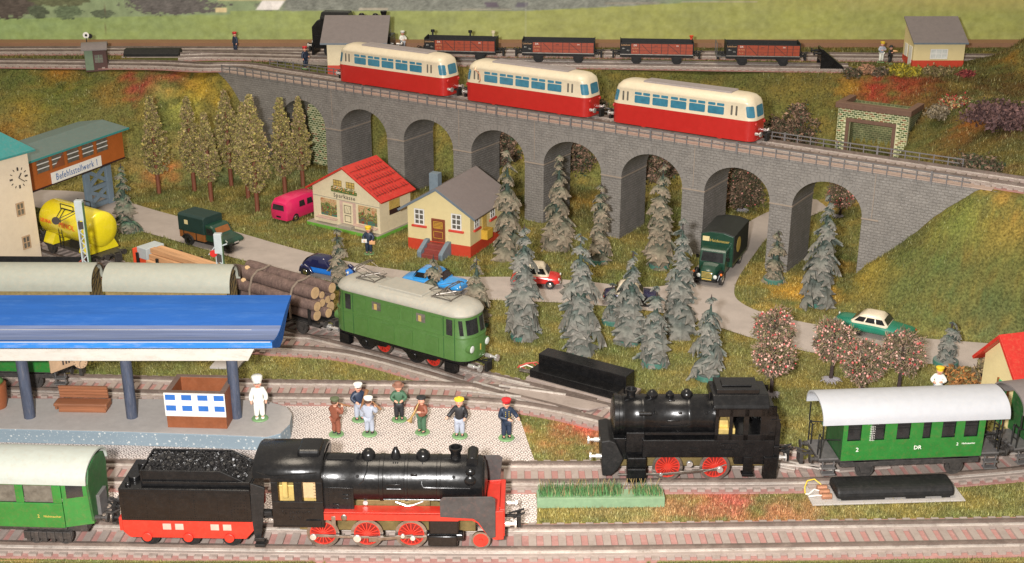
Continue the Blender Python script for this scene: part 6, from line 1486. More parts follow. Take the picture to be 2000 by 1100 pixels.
def open_wagon(brake=False):
    t = thing('open_wagon', 'x', 'goods wagon', (0, 0, 0), 0, 'red-brown open wagons on the rear siding'); hl = 4.55; ys = 1.55
    wagon_under(t, hl+.05, 1.15, 1.3, .62, .55, 'black_matt')
    g = MB()
    for s in (-1, 1): g.box(-hl, -ys if s < 0 else ys-.09, 1.17, hl, -ys+.09 if s < 0 else ys, 2.72)
    for s in (-1, 1): g.box(s*hl-.05, -ys+.09, 1.17, s*hl+.05, ys-.09, 2.85)
    g.box(-hl, -ys+.09, 1.17, hl, ys-.09, 1.3); part(t, 'body', g, 'black_matt', .02)
    g = MB(); g.box(-hl+1.35, -ys-.03, 1.32, hl-.1, -ys-.001, 2.58); sp = part(t, 'side_print', g, 'wagon_red')
    g = MB(); g.box(-hl-.01, -ys-.03, 1.2, hl, -ys-.001, 1.29); part(t, 'lower_rim', g, 'steel_dull')
    g = MB(); y = -ys-.04; X0 = -hl+1.35
    for zz in (1.74, 2.14): g.box(X0, y, zz, hl-.1, y+.01, zz+.025)
    for xx in (-2.2, -.7, .55, 1.35, 2.9, 3.6): g.box(xx, y-.02, 1.32, xx+.07, y+.01, 2.58)
    g.bar((-1.9, y, 2.5), (-.75, y, 1.4), .02, .06); g.bar((2.8, y, 1.4), (1.45, y, 2.5), .02, .06); g.box(-.3, y-.01, 1.5, .1, y, 1.56); g.box(-.3, y-.01, 2.3, .1, y, 2.36); part(sp, 'plank_lines', g, 'wagon_line')
    g = MB(); g.box(-hl+.05, -ys-.025, 1.32, -hl+1.33, -ys-.001, 2.58); part(t, 'black_panel', g, 'black_matt')
    for s_, sz, x, z, m in (('Lüttchow', .30, -hl+.65, 2.42, 'letter_orange'), ('DR', .32, -hl+1.85, 2.38, 'letter_white'), ('36-74-52', .22, -hl+1.85, 2.02, 'letter_orange'), ('Kr 52', .22, -hl+1.85, 1.62, 'letter_orange'), ('23 t', .2, -hl+.4, 1.98, 'letter_white'), ('17 t', .2, -hl+.95, 1.75, 'letter_white'), ('DR', .22, 2.55, 2.36, 'letter_white')):
        text(t, s_, sz, (x, -ys-.045, z), m)
    if brake:
        g = MB(); g.box(-hl-1.3, -1.3, 1.1, -hl, 1.3, 1.2)
        for y_ in (-1.3, -.6, .6, 1.3): g.box(-hl-1.3, y_-.05, 1.2, -hl-1.2, y_+.05, 2.6)
        g.box(-hl-1.3, -1.3, 2.5, -hl-1.2, 1.3, 2.62); part(t, 'brake_platform', g, 'grey_plastic', .02)
    return t
ow = open_wagon(); kmap = childmap()
for i, (u, lab) in enumerate(((902, 'leftmost red-brown open wagon, with three tiny things on its rim'), (1091, 'second red-brown open wagon from the left on the rear siding'), (1281, 'third red-brown open wagon, with a red tail lamp on its corner'), (1486, 'rightmost red-brown open wagon, next to the black buffer stop'))):
    o = ow if i == 0 else copy_tree(ow, None, kmap)
    x, y, a = TR2.at(TR2.find(u)); o.location = (x, y, ZT); o.rotation_euler = (0, 0, a); o['label'] = lab
    hl = 4.55
    if i == 0:
        for xx, m_, nm in ((-4.0, 'black_matt', 'rear_knob'), (.9, 'black_matt', 'rear_knob'), (3.9, 'wall_cream', 'rear_knob')):
            g = MB(); g.box(xx-.1, 1.45, 2.7, xx+.1, 1.6, 3.1); g.cyl((xx, 1.52, 3.1), (xx, 1.52, 3.4), .25, n=12); part(o, nm, g, m_)
    if i == 2: g = MB(); g.box(hl-.3, 1.3, 2.7, hl, 1.55, 2.9); g.lathe([(.15, 2.88), (.27, 3.15), (.27, 3.2)], (hl-.15, 1.42, 0), 'z', 14); part(o, 'tail_lamp', g, 'print_red')
    if i == 3:
        g = MB(); g.box(-hl-1.2, -1.3, 1.05, -hl, 1.3, 1.15); g.bar((-hl-1.15, -1.3, 1.1), (-hl-1.15, -1.3, 2.75), .08); g.bar((-hl-1.15, 1.3, 1.1), (-hl-1.15, 1.3, 2.75), .08); g.bar((-hl-1.15, -1.3, 2.7), (-hl-1.15, 1.3, 2.7), .08); part(o, 'brake_platform', g, 'grey_plastic')
def buffer_stop():
    x, y, a = TR2.at(TR2.find(1608)); t = thing('buffer_stop', 'black wedge-shaped buffer stop closing the rear siding', 'buffer stop', (x, y, ZP), a)
    g = MB(); g.prism([(-.6, .1), (2.3, .1), (2.3, .5), (-.4, 2.75), (-.6, 2.75)], -1.45, -1.2, 'y'); g.prism([(-.6, .1), (2.3, .1), (2.3, .5), (-.4, 2.75), (-.6, 2.75)], 1.2, 1.45, 'y'); g.prism([(-.4, 2.55), (2.3, .4), (2.3, .55), (-.4, 2.75)], -1.2, 1.2, 'y'); g.box(-.6, -1.2, 1.2, -.45, 1.2, 2.75); part(t, 'frame', g, 'black', .03)
    buffer_pair(t, -.6, -1, 2.2, 1.0, 'black_matt', .9)
buffer_stop()
def rear_engine():
    t = on(TR2, 695, 'steam_locomotive', 'black tank engine with red-tipped buffers standing behind the cream hut', 'locomotive')
    L = 5.0
    g = MB(); g.lathe([(1.3, -1.0), (1.3, 4.2), (1.1, 4.6), (.01, 4.7)], (0, 0, 3.8), 'x', 30); part(t, 'boiler', g, 'black')
    g = MB(); g.box(-L, -1.6, 1.2, L, 1.6, 2.9); part(t, 'side_tank', g, 'black', .06)
    g = MB(); g.box(-3.9, -1.6, 2.8, -.8, 1.6, 5.0); part(t, 'cab', g, 'black', .08); g = MB(); g.prism([(-1.75, 4.8), (1.75, 4.8), (1.65, 5.2), (.9, 5.75), (-.9, 5.75), (-1.65, 5.2)], -4.1, -.5, 'x'); part(t, 'cab_roof', g, 'black', .15)
    g = MB(); g.prism([(-5.3, 1.5), (-3.9, 1.5), (-3.9, 4.9), (-4.6, 4.7), (-5.3, 3.9)], -1.45, 1.45, 'y'); part(t, 'bunker', g, 'black', .12)
    for x, nm in ((1.0, 'steam_dome'), (2.8, 'sand_dome')): g = MB(); g.lathe([(.4, 4.9), (.4, 5.35), (.25, 5.55), (.01, 5.6)], (x, 0, 0), 'z', 18); part(t, nm, g, 'black')
    g = MB(); g.lathe([(.35, 4.8), (.3, 5.4), (.42, 5.7), (.42, 5.9), (.01, 5.9)], (3.9, 0, 0), 'z', 18); part(t, 'chimney', g, 'black')
    for x in (-3, -.5, 2.0):
        for s in (-1, 1): wheel(t, x, s*1.2, .85, 'black_matt', tyre='black_matt')
    g = MB(); g.box(-5.4, -1.6, .3, -5.1, 1.6, 1.9); part(t, 'buffer_beam', g, 'black', .05)
    for s in (-1, 1): buffer_pair(t, s*5.2, s, 1.5, 1.1, 'steel', .8); coupler(t, s*5.2, s, 1.2)
rear_engine()

def covered(u, label, hl):
    t = on(TD, u, 'covered_wagon', label, 'goods wagon', 'grey-roofed covered wagons'); wagon_under(t, hl)
    g = MB(); g.prism([(-1.55, 1.2), (1.55, 1.2), (1.55, 4.6), (1.2, 5.5), (.6, 5.95), (0, 6.05), (-.6, 5.95), (-1.2, 5.5), (-1.55, 4.6)], -hl+.1, hl-.3, 'x'); part(t, 'body', g, 'wag_end', .02)
    g = MB(); x = hl-.29
    for k in range(5): g.bar((x, -1.5, 2.0+.75*k), (x, min(1.4, -1.5+3.2), min(5.4, 3.8+.75*k)), .03, .05)
    for k in range(4): g.bar((x, -.6+.6*k, 4.0), (x, .2+.6*k if k < 2 else 1.3, 5.6-.35*k), .03, .05)
    part(t, 'end_brace', g, 'black_matt')
    arc_roof(t, -hl, hl, 4.55, 1.8, 1.78, 'wag_roof', .1)
    g = MB(); g.tube([(hl-.05, 1.7*cos(a), 4.6+1.68*sin(a)**.8) for a in np.linspace(.05, 1.5, 9)], .09, 6); part(t, 'roof_rim', g, 'steel_dull')
covered(68, 'covered wagon with pale grey curved roof, left one behind the blue canopy', 6.0)
covered(347, 'covered wagon with pale grey curved roof, right one beside the log wagon', 5.3)
def gondola():
    t = on(TG, 28, 'gondola_wagon', 'black-sided open wagon with red-brown inner end, below the clock tower', 'goods wagon'); hl = 6.4; wagon_under(t, hl)
    g = MB()
    for s in (-1, 1): g.box(-hl, -1.6 if s < 0 else 1.5, 1.2, hl, -1.5 if s < 0 else 1.6, 4.2)
    g.box(-hl, -1.5, 1.2, hl-.1, 1.5, 1.4); part(t, 'side_wall', g, 'black_matt', .02)
    g = MB(); g.box(hl-.1, -1.55, 1.2, hl+.02, 1.55, 4.25); part(t, 'end_wall', g, 'gond', .02)
gondola()

def tank_wagon(u, label):
    t = on(TE, u+8, 'tank_wagon', label, 'tank wagon', 'yellow tank wagons'); wagon_under(t, 5.0, 1.25)
    R0 = 1.78; zc = 3.5; g = MB(); g.lathe([(.01, -4.15), (R0*.6, -4.08), (R0*.92, -3.9), (R0, -3.6), (R0, 3.6), (R0*.99, 3.75), (R0*.90, 3.95), (R0*.55, 4.1), (.01, 4.15)], (0, 0, zc), 'x', 40); part(t, 'tank', g, 'tank_yellow')
    for x in (-2.7, 2.9): g = MB(); g.prism([(-1.75, 1.26), (1.75, 1.26), (1.75, 1.4), (1.25, 2.4), (-1.25, 2.4), (-1.75, 1.4)], x-.75, x+.75, 'x'); part(t, 'saddle', g, 'tank_yellow', .02)
    g = MB(); g.cyl((0, 0, zc+1.4), (0, 0, zc+1.85), .5, n=22); part(t, 'dome', g, 'tank_yellow', .03)
    g = MB(); g.box(-1.0, -1.0, zc+1.5, 1.0, 1.0, zc+1.56); g.tube([(-1, -1, zc+1.5), (-1, -1, zc+2.0), (1, -1, zc+2.0), (1, -1, zc+1.5)], .05, 6); g.tube([(-1, 1, zc+1.5), (-1, 1, zc+2.0), (1, 1, zc+2.0), (1, 1, zc+1.5)], .05, 6); part(t, 'walkway', g, 'black_matt')
    g = MB()
    for x in (-.75, -.25): g.tube([(x, -1.72, 1.2), (x, -1.72, zc+.9), (x, -1.05, zc+1.6)], .045, 6)
    for k in range(7): g.bar((-.75, -1.72, 1.5+.42*k), (-.25, -1.72, 1.5+.42*k), .05)
    part(t, 'ladder', g, 'black_matt')
    for s_, x in (('LEUNA', -2.6), ('MINOL', .7)): text(t, s_, .55 if x < 0 else .8, (x, -R0-.03, zc+.15), 'print_red', spacing=1.0)
    return t
tank_wagon(152, 'yellow tank wagon with ladder, in front of the blue-grey trestle')
tank_wagon(-22, 'second yellow tank wagon, mostly hidden behind the clock tower')
def stake_wagon(u, label, hl, name='stake_wagon'):
    t = on(TE, u, name, label, 'flat wagon', 'flat wagons with stakes'); wagon_under(t, hl, 1.25)
    g = MB(); g.box(-hl, -1.35, 1.26, hl, 1.35, 1.4); part(t, 'deck', g, 'black_matt', .02)
    for x in np.linspace(-hl+.9, hl-.9, 4):
        for y in (-1.42, 1.42): g = MB(); g.box(x-.13, y-.09, 1.1, x+.13, y+.09, 3.0); part(t, 'stake', g, 'black_matt', .03)
    return t
pw = stake_wagon(356, 'flat wagon with black stakes loaded with sawn planks', 5.2)
g = MB(); g.box(-5.15, -1.3, 1.4, -5.0, 1.3, 3.2); part(pw, 'end_board', g, 'print_red', .02); g = MB(); g.box(-5.0, -.9, 2.2, -3.6, 1.2, 3.3); part(pw, 'brake_hut', g, 'mast', .05)
rs = random.Random(5)
PLK = ['topmost plank of the sawn load, nearest the trestle side', 'plank lying second in the top layer of the sawn load']
def plank_stack():
    T = Matrix.Translation(pw.location) @ Matrix.Rotation(pw.rotation_euler.z, 4, 'Z'); k = 0
    for row, (n, z) in enumerate(((4, 1.42), (4, 1.92), (3, 2.42), (2, 2.92))):
        for i in range(n):
            w_ = .58; y = (i-(n-1)/2)*.62; g = MB(); L = rs.uniform(4.25, 4.6); g.box(-L+.6+rs.uniform(0, .2), -w_/2, 0, L+.4, w_/2, .46)
            o = single('plank', g, 'plank', ('%s plank in the %s layer of the sawn timber load' % ({4: ('nearest', 'second nearest', 'third nearest', 'farthest'), 3: ('nearest', 'middle', 'farthest'), 2: ('nearer', 'farther')}[n][i], ('bottom', 'second lowest', 'second highest', 'top')[row])), 'plank', .03, 'sawn planks on the flat wagon')
            o.matrix_world = T @ Matrix.Translation((.3, y+rs.uniform(-.03, .03), z)) @ Matrix.Rotation(rs.uniform(-.012, .012), 4, 'Z')
plank_stack()
lw = stake_wagon(560, 'flat wagon loaded with thick bark-covered logs', 5.0)
def logs():
    T = Matrix.Translation(lw.location) @ Matrix.Rotation(lw.rotation_euler.z, 4, 'Z')
    spec = [(-.95, 1.95, .52, 'lowest log on the near side of the log wagon'), (.05, 1.88, .46, 'lowest log in the middle of the log wagon'), (1.0, 1.95, .56, 'lowest log on the far side, its cut end low above the engine coupling'),
            (-1.05, 2.85, .50, 'thick reddish log on the near side, held by the stake'), (-.15, 2.72, .38, 'thin log in the second layer of the log load'), (.55, 2.75, .36, 'thin log in the second layer toward the far side'), (1.12, 2.95, .36, 'small log high on the far side of the load'),
            (-.55, 3.72, .58, 'thickest log, lying on top of the load with the rope over it'), (.85, 3.85, .50, 'long log on top of the load at the far side'), (.2, 3.35, .34, 'small log wedged under the two top logs')]
    for i, (y, z, r, lab) in enumerate(spec):
        t = thing('log', lab, 'log', group='logs on the flat wagon'); L0, L1 = -5.0-rs.uniform(0, .4), 4.4+rs.uniform(-.3, .6)
        g = MB(); pts = []; rr = []
        for k in range(14): f = k/13; pts.append((L0+(L1-L0)*f, y+.10*sin(3*f+i)+rs.uniform(-.02, .02), z+.05*sin(5*f+i*2)+rs.uniform(-.015, .015))); rr.append(r*(1.06-.12*f)*rs.uniform(.945, 1.055))
        g.tube(pts, rr, 18); part(t, 'bark', g, 'bark')
        for e, d in ((0, -1), (13, 1)): g = MB(); p = pts[e]; g.cyl((p[0]-d*.01, p[1], p[2]), (p[0]+d*.03, p[1], p[2]), rr[e]*.93, n=18); part(t, 'cut_end', g, 'cut')
        if i in (7, 3): g = MB(); p = pts[2]; g.cyl((p[0], p[1]-.1, p[2]+rr[2]*.8), (p[0]+.1, p[1]-.15, p[2]+rr[2]*1.08), .22, n=12); part(t, 'branch_stub', g, 'cut')
        t.matrix_world = T
    for x in (-2.6, 2.1):
        t = single('rope', MB().tube([(x, -1.62, 1.3), (x, -1.62, 2.9), (x, -1.2, 3.9), (x+.1, -.6, 4.36), (x+.1, .1, 4.3), (x+.15, .8, 4.42), (x+.1, 1.4, 4.0), (x, 1.62, 2.9), (x, 1.62, 1.3)], .10, 8), 'rope', 'twisted rope tied over the logs near their %s end' % ('left' if x < 0 else 'right'), 'rope', 0, 'ropes on the log load')
        t.matrix_world = T
logs()
# ------------------------------------------------------------------ trees
def flake_mesh(seed):
    """one carved fir branch: lobed, drooping, about 1 long, thick enough to cast an edge"""
    r = random.Random(seed); n = 9; up = []; out = []
    W = [.06, .12, .44, .17, .58, .20, .46, .14, .02]
    sp = [(i/(n-1), 0, .10*sin(pi*i/(n-1))-.30*(i/(n-1))**2) for i in range(n)]
    V = []; C = []
    def side(s):
        return [(min(1.05, i/(n-1)*.92+(.10 if W[i] > .3 else .0)), s*W[i]*r.uniform(.8, 1.15), sp[i][2]-.16*W[i]*(2.2 if W[i] > .3 else 1)-.02) for i in range(n)]
    Ls, Rs = side(1), side(-1); th = .07; F = []
    for k, row in enumerate((Ls, sp, Rs)): V += row
    for k, row in enumerate((Ls, sp, Rs)): V += [(p[0], p[1]*.96, p[2]-th*(1 if k != 1 else 2.2)) for p in row]
    for c in (0, 1):
        for i in range(n-1):
            a, b = c*n+i, (c+1)*n+i; F.append((a, b, b+1, a+1)); o = 3*n; F.append((a+o, a+1+o, b+1+o, b+o))
    for i in range(n-1):
        o = 3*n; F.append((i, i+1, i+1+o, i+o)); q = 2*n; F.append((q+i, q+i+o, q+i+1+o, q+i+1))
    F.append((0, 3*n, 4*n, n)); F.append((n, 4*n, 5*n, 2*n))
    m = MB(); m.add(V, F, False); return m, V
def fir_branch_meshes(pal, tag_):
    res = []
    for sd in range(4):
        m, V = flake_mesh(sd*7+len(tag_)); me = m.mesh('branch', 'flake'); cols = []
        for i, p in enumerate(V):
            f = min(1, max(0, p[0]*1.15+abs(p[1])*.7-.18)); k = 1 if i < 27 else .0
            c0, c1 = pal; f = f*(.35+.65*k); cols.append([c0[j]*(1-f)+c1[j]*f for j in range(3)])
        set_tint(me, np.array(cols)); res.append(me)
    return res
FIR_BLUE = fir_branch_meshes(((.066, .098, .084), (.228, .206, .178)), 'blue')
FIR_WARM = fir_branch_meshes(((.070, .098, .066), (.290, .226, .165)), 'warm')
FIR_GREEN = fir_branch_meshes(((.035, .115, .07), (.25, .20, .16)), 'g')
def core_mesh(n=14):
    return None
def fir(u, v, vt, R, label, pal, tiers=9, disc=True, lean=(0, 0), z=0., top_r=.55, seed=1, sparse=1.0):
    R *= 1.30; tiers = max(4, int(tiers*.86))
    r = random.Random(seed*13+5); x, y = P(u, v, z); H = ZY(u, vt, y)-z
    t = thing('fir_tree', label, 'fir tree', (x, y, z), r.uniform(0, 6), 'dusty model fir trees')
    if disc:
        g = MB(); g.cyl((0, 0, -.1), (0, 0, .42), 1.0, n=28); d = part(t, 'base_disc', g, 'disc', .03); g = MB(); g.cyl((0, 0, .421), (0, 0, .435), .97, n=28); part(d, 'dusty_top', g, 'disc_top')
    g = MB(); g.tube([(0, 0, 0), (lean[0]*.5, lean[1]*.5, H*.5), (lean[0], lean[1], H*.96)], [.22, .15, .05], 8); part(t, 'trunk', g, 'trunk_dark')
    g = MB(); zb = H*.13 if disc else H*.1; prof = []; n = 12
    g.tube([(lean[0]*f, lean[1]*f, zb+(H*.97-zb)*f) for f in np.linspace(0, 1, n)], [max(.04, R*(1-f)*.30) for f in np.linspace(0, 1, n)], 10)
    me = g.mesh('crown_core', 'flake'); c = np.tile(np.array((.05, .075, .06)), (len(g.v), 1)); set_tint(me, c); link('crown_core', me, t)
    for k in range(tiers):
        f = k/(tiers-1); zz = zb+.35+(H-.35-zb-.25)*f**.95; rad = 1.12* (R*(1-f)**.85*.93+top_r*f)*r.uniform(.92, 1.08); nb = max(4, int(round((6.3-2.2*f)*sparse)))
        off = r.uniform(0, 6)
        for j in range(nb):
            a = off+2*pi*j/nb+r.uniform(-.16, .16); s = rad*r.uniform(.72, 1.32)
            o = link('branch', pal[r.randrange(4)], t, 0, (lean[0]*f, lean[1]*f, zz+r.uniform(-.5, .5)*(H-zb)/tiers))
            o.rotation_euler = (r.uniform(-.25, .25), .42+.24*(1-f)+r.uniform(-.14, .2), a); o.scale = (s, s*r.uniform(.75, 1.0)*(1.0 if rad > 1 else 1.1), s*.95)
    g = MB(); g.cyl((lean[0], lean[1], H-.35), (lean[0], lean[1], H+.12), .09, .015, 7); part(t, 'tip', g, 'trunk_dark')
    return t
FIRS = [(1020, 660, 440, 1.75, 'fir on a pale green disc, upper left of the long black motor box', 'b', 11),
        (1133, 690, 457, 2.0, 'tall fir directly behind the long black motor box', 'b', 12),
        (1228, 668, 492, 1.8, 'fir standing over the road between the two tallest firs of the front group', 'b', 10),
        (1325, 650, 428, 1.8, 'tall fir to the left of the front wheels of the dark green delivery truck', 'b', 12),
        (1277, 712, 560, 1.65, 'shorter fir at the front of the middle group', 'b', 9),
        (1381, 738, 578, 1.65, 'rightmost fir of the middle group, just behind the black tank engine', 'b', 9),
        (992, 502, 297, 1.75, 'tall brown-dusted fir beside the right side of the yellow cottage', 'w', 11),
        (1088, 486, 306, 1.75, 'tall fir in front of the fifth viaduct arch', 'w', 11),
        (1168, 512, 358, 1.45, 'slimmer fir on a grey disc in front of a viaduct pier', 'w', 10),
        (1287, 522, 316, 1.85, 'tall fir in front of the sixth viaduct arch', 'w', 12),
        (1511, 550, 452, 1.30, 'small sparse fir at the road fork below the seventh pier', 'w', 7),
        (1598, 596, 382, 1.75, 'tall blue-grey fir in front of the last viaduct arch', 'b', 12),
        (664, 560, 448, 1.25, 'small fir beside the blue open-top car', 'w', 8),
        (932, 636, 502, 1.55, 'fir half hidden behind the front end of the green electric engine', 'w', 8),
        (846, 592, 500, 1.30, 'small fir in front of the light blue car', 'w', 6),
        (1197, 630, 556, 1.0, 'little fir almost hidden among the middle firs by the road', 'b', 5),
        (1846, 712, 628, 1.25, 'small fir beside the road, left of the red-roofed house', 'b', 6)]
for i, (u, v, vt, R, lab, p, ti) in enumerate(FIRS): fir(u, v, vt, R, lab, FIR_BLUE if p == 'b' else FIR_WARM, ti, seed=i+1, sparse=.8 if u in (1511,) else 1.0, lean=(random.uniform(-.15, .15), random.uniform(-.15, .15)))
fir(243, 432, 322, 1.5, 'leaning green fir behind the blue-grey trestle', FIR_GREEN, 7, False, (-.3, .2), seed=31)
fir(262, 452, 415, 1.7, 'low flattened green fir between the trestle and the road', FIR_GREEN, 3, False, (.9, -.1), seed=32)

def crown_points(rng, n, H, prof, lump=.22, inner=.35):
    z = rng.random(n)*H; a = rng.random(n)*2*pi; R = np.interp(z/H, [p[0] for p in prof], [p[1] for p in prof])
    rr = np.sqrt(inner+(1-inner)*rng.random(n)); l = 1+lump*np.sin(a*3+z*2.3)+lump*.8*np.sin(a*5-z*3.9+1)
    return np.stack([R*rr*l*np.cos(a), R*rr*l*np.sin(a), z], -1)
def clumpy(rng, pts, k, spread): 
    idx_ = rng.integers(0, len(pts), k); c = pts[idx_]; a = rng.integers(0, k, len(pts)); return c[a]+rng.normal(size=pts.shape)*spread
PPROF = [(0, .12), (.06, .70), (.2, 1.0), (.42, .88), (.7, .52), (.88, .25), (1, .05)]
POP_COL = [(.36, .30, .12), (.30, .25, .08), (.25, .21, .075), (.22, .17, .08), (.27, .20, .10), (.18, .17, .06), (.34, .28, .08), (.17, .13, .07), (.26, .18, .12), (.20, .19, .06)]
POP = []
for s_ in range(3):
    rg = np.random.default_rng(60+s_); p = clumpy(rg, crown_points(rg, 5200, 1.0, [(a, b) for a, b in PPROF], .20, .30), 420, .035*np.array((1, 1, .35)) if False else .0)
    base = crown_points(rg, 520, 1.0, PPROF, .22, .45); pts = base[rg.integers(0, 520, 10500)]+rg.normal(size=(10500, 3))*np.array((.085, .085, .010)); pts[:, 2] = np.clip(pts[:, 2], 0, 1.01)
    POP.append((pts, rg))
def poplar(u, v, vt, vb, R, label, i):
    x, y = P(u, v, 0); H = ZY(u, vt, y); zb = ZY(u, vb, y); ux = P(u, v, 0)[0]
    t = thing('poplar_tree', label, 'tree', (x, y, 0), 0, 'brown-green poplars on the left')
    g = MB(); g.tube([(0, 0, -.3), (0, 0, zb+1), (0, 0, zb+(H-zb)*.85)], [.26, .25, .08], 10); part(t, 'trunk', g, 'trunk_red')
    pts, rg = POP[i % 3]; q = pts.copy(); c, s = cos(i*1.7), sin(i*1.7); X_ = q[:, 0]*c-q[:, 1]*s; Y_ = q[:, 0]*s+q[:, 1]*c
    q = np.stack([X_*R*.93, Y_*R*.93, zb-.1+q[:, 2]*(H-zb+.1)], -1)
    link('crown', leaf_faces(q, .19, [tuple(1.2*q for q in c_) for c_ in POP_COL], np.random.default_rng(i), 1.4, 'crown'), t)
for i, (u, v, vt, vb, R, lab) in enumerate([(311, 379, 191, 337, 1.5, 'leftmost poplar of the row, nearest the signal box'), (380, 373, 191, 333, 1.35, 'second poplar from the left, behind the dark green covered van'), (413, 394, 222, 352, 1.3, 'poplar rising directly behind the dark green covered van'),
        (452, 363, 180, 325, 1.55, 'rear poplar standing against the left end of the viaduct wall'), (485, 387, 202, 346, 1.25, 'slim poplar between two larger ones, left of the pink van'), (503, 413, 187, 372, 1.65, 'foremost and tallest poplar, left of the pink van'),
        (557, 378, 193, 342, 1.45, 'poplar directly behind the pink van'), (592, 365, 191, 330, 1.15, 'rightmost poplar, beside the brick wall under the arch')]): poplar(u, v, vt, vb, R, lab, i)

def bush(name, label, u, v, z, R, Hh, cols, n, size, seed, cat='bush', group=None, berries=0):
    x, y = P(u, v, z); rg = np.random.default_rng(seed); t = thing(name, label, cat, (x, y, z), 0, group)
    g = MB(); rs = random.Random(seed)
    for k in range(9): a = rs.uniform(0, 6.3); g.tube([(0, 0, -.3), (R*.45*cos(a), R*.45*sin(a), Hh*.45), (R*.8*cos(a), R*.8*sin(a), Hh*rs.uniform(.5, .85))], [.08, .05, .02], 5)
    part(t, 'stems', g, 'trunk_dark')
    base = crown_points(rg, max(30, n//22), Hh, [(0, R*.8), (.35, R), (.75, R*.75), (1, R*.2)], .25, .4); pts = base[rg.integers(0, len(base), n)]+rg.normal(size=(n, 3))*R*.12
    link('foliage', leaf_faces(pts, size, cols, rg, 1.8, 'foliage'), t); return t
DK = [(.10, .075, .05), (.14, .10, .065), (.07, .065, .035), (.20, .13, .09), (.055, .075, .04)]
bush('bush', 'yellow flowering bush in front of the small yellow hut', 1766, 146, 11.2, 2.0, .7, [(.36, .29, .03), (.30, .25, .03), (.20, .18, .04)], 2200, .22, 1)
bush('bush', 'beige and pink bush right of the buffer stop', 1692, 145, 11.2, 1.1, 1.0, [(.45, .24, .15), (.36, .20, .12), (.22, .15, .09)], 1300, .2, 2)
bush('bush', 'dull olive bush between the buffer stop and the two tiny figures', 1665, 149, 11.0, 1.4, .7, DK, 1100, .2, 3)
bush('bush', 'grey-brown bush beside the two tiny figures', 1716, 148, 11.1, 1.3, .7, DK+[(.22, .18, .14)], 1000, .2, 4)
bush('bush', 'olive bush under the white hut window', 1830, 147, 11.2, 1.9, .7, [(.20, .15, .07), (.15, .13, .05), (.26, .20, .11)], 1800, .2, 5)
bush('bush', 'dark red bush at the right corner of the small yellow hut', 1886, 152, 11.2, 1.1, .7, [(.22, .04, .045), (.17, .04, .04), (.26, .06, .05)], 1000, .2, 6)
bush('bush', 'bush with red, green and cream flowers on the rear right slope', 1872, 205, 10.2, 2.0, .6, [(.48, .06, .06), (.45, .38, .22), (.10, .15, .05), (.30, .10, .05), (.40, .26, .10)], 1500, .2, 7)
bush('bush', 'large purple-brown bush at the right edge of the rear hill', 1968, 235, 12.0, 3.6, 1.0, [(.13, .075, .075), (.17, .095, .085), (.09, .055, .055)], 4200, .24, 8)
bush('bush', 'grey twiggy bush above the right end of the portal cap', 1830, 225, 9.6, 1.4, .9, [(.26, .21, .14), (.18, .14, .08), (.30, .25, .18)], 1200, .18, 9)
bush('bush', 'dark brown bush at the far end of the rear railing', 1905, 335, 10.9, 2.3, 1.1, DK, 1500, .2, 10)
bush('bush', 'dark bush at the foot of the portal side wall', 1815, 285, 5.6, 1.6, 2.2, DK, 1500, .2, 11)
for i, (u, v, z, R, Hh, lab) in enumerate([(1552, 300, 4.2, 2.3, 5.6, 'dark brown-tipped tree behind the rear railing, left of the portal'), (1512, 297, 4.2, 2.0, 3.8, 'lower dark brown-tipped tree just behind the rightmost railbus'), (1165, 240, 6.0, 1.8, 2.6, 'small twiggy bush seen between the middle and right railbuses'),
        (978, 318, 3.0, 1.9, 3.6, 'dark bush seen through the fourth viaduct arch'), (1118, 330, 3.4, 2.3, 3.6, 'dark bush seen through the fifth viaduct arch'), (1283, 345, 3.6, 2.3, 3.2, 'dark bush at the top of the sixth viaduct arch'), (1432, 395, .6, 2.9, 4.6, 'dark green shrub filling the left of the seventh viaduct arch')]):
    bush('dark_shrub', lab, u, v, z, R, Hh, DK+[(.28, .165, .12), (.30, .19, .13)], 3000 if i != 6 else 3800, .22, 20+i, 'shrub')

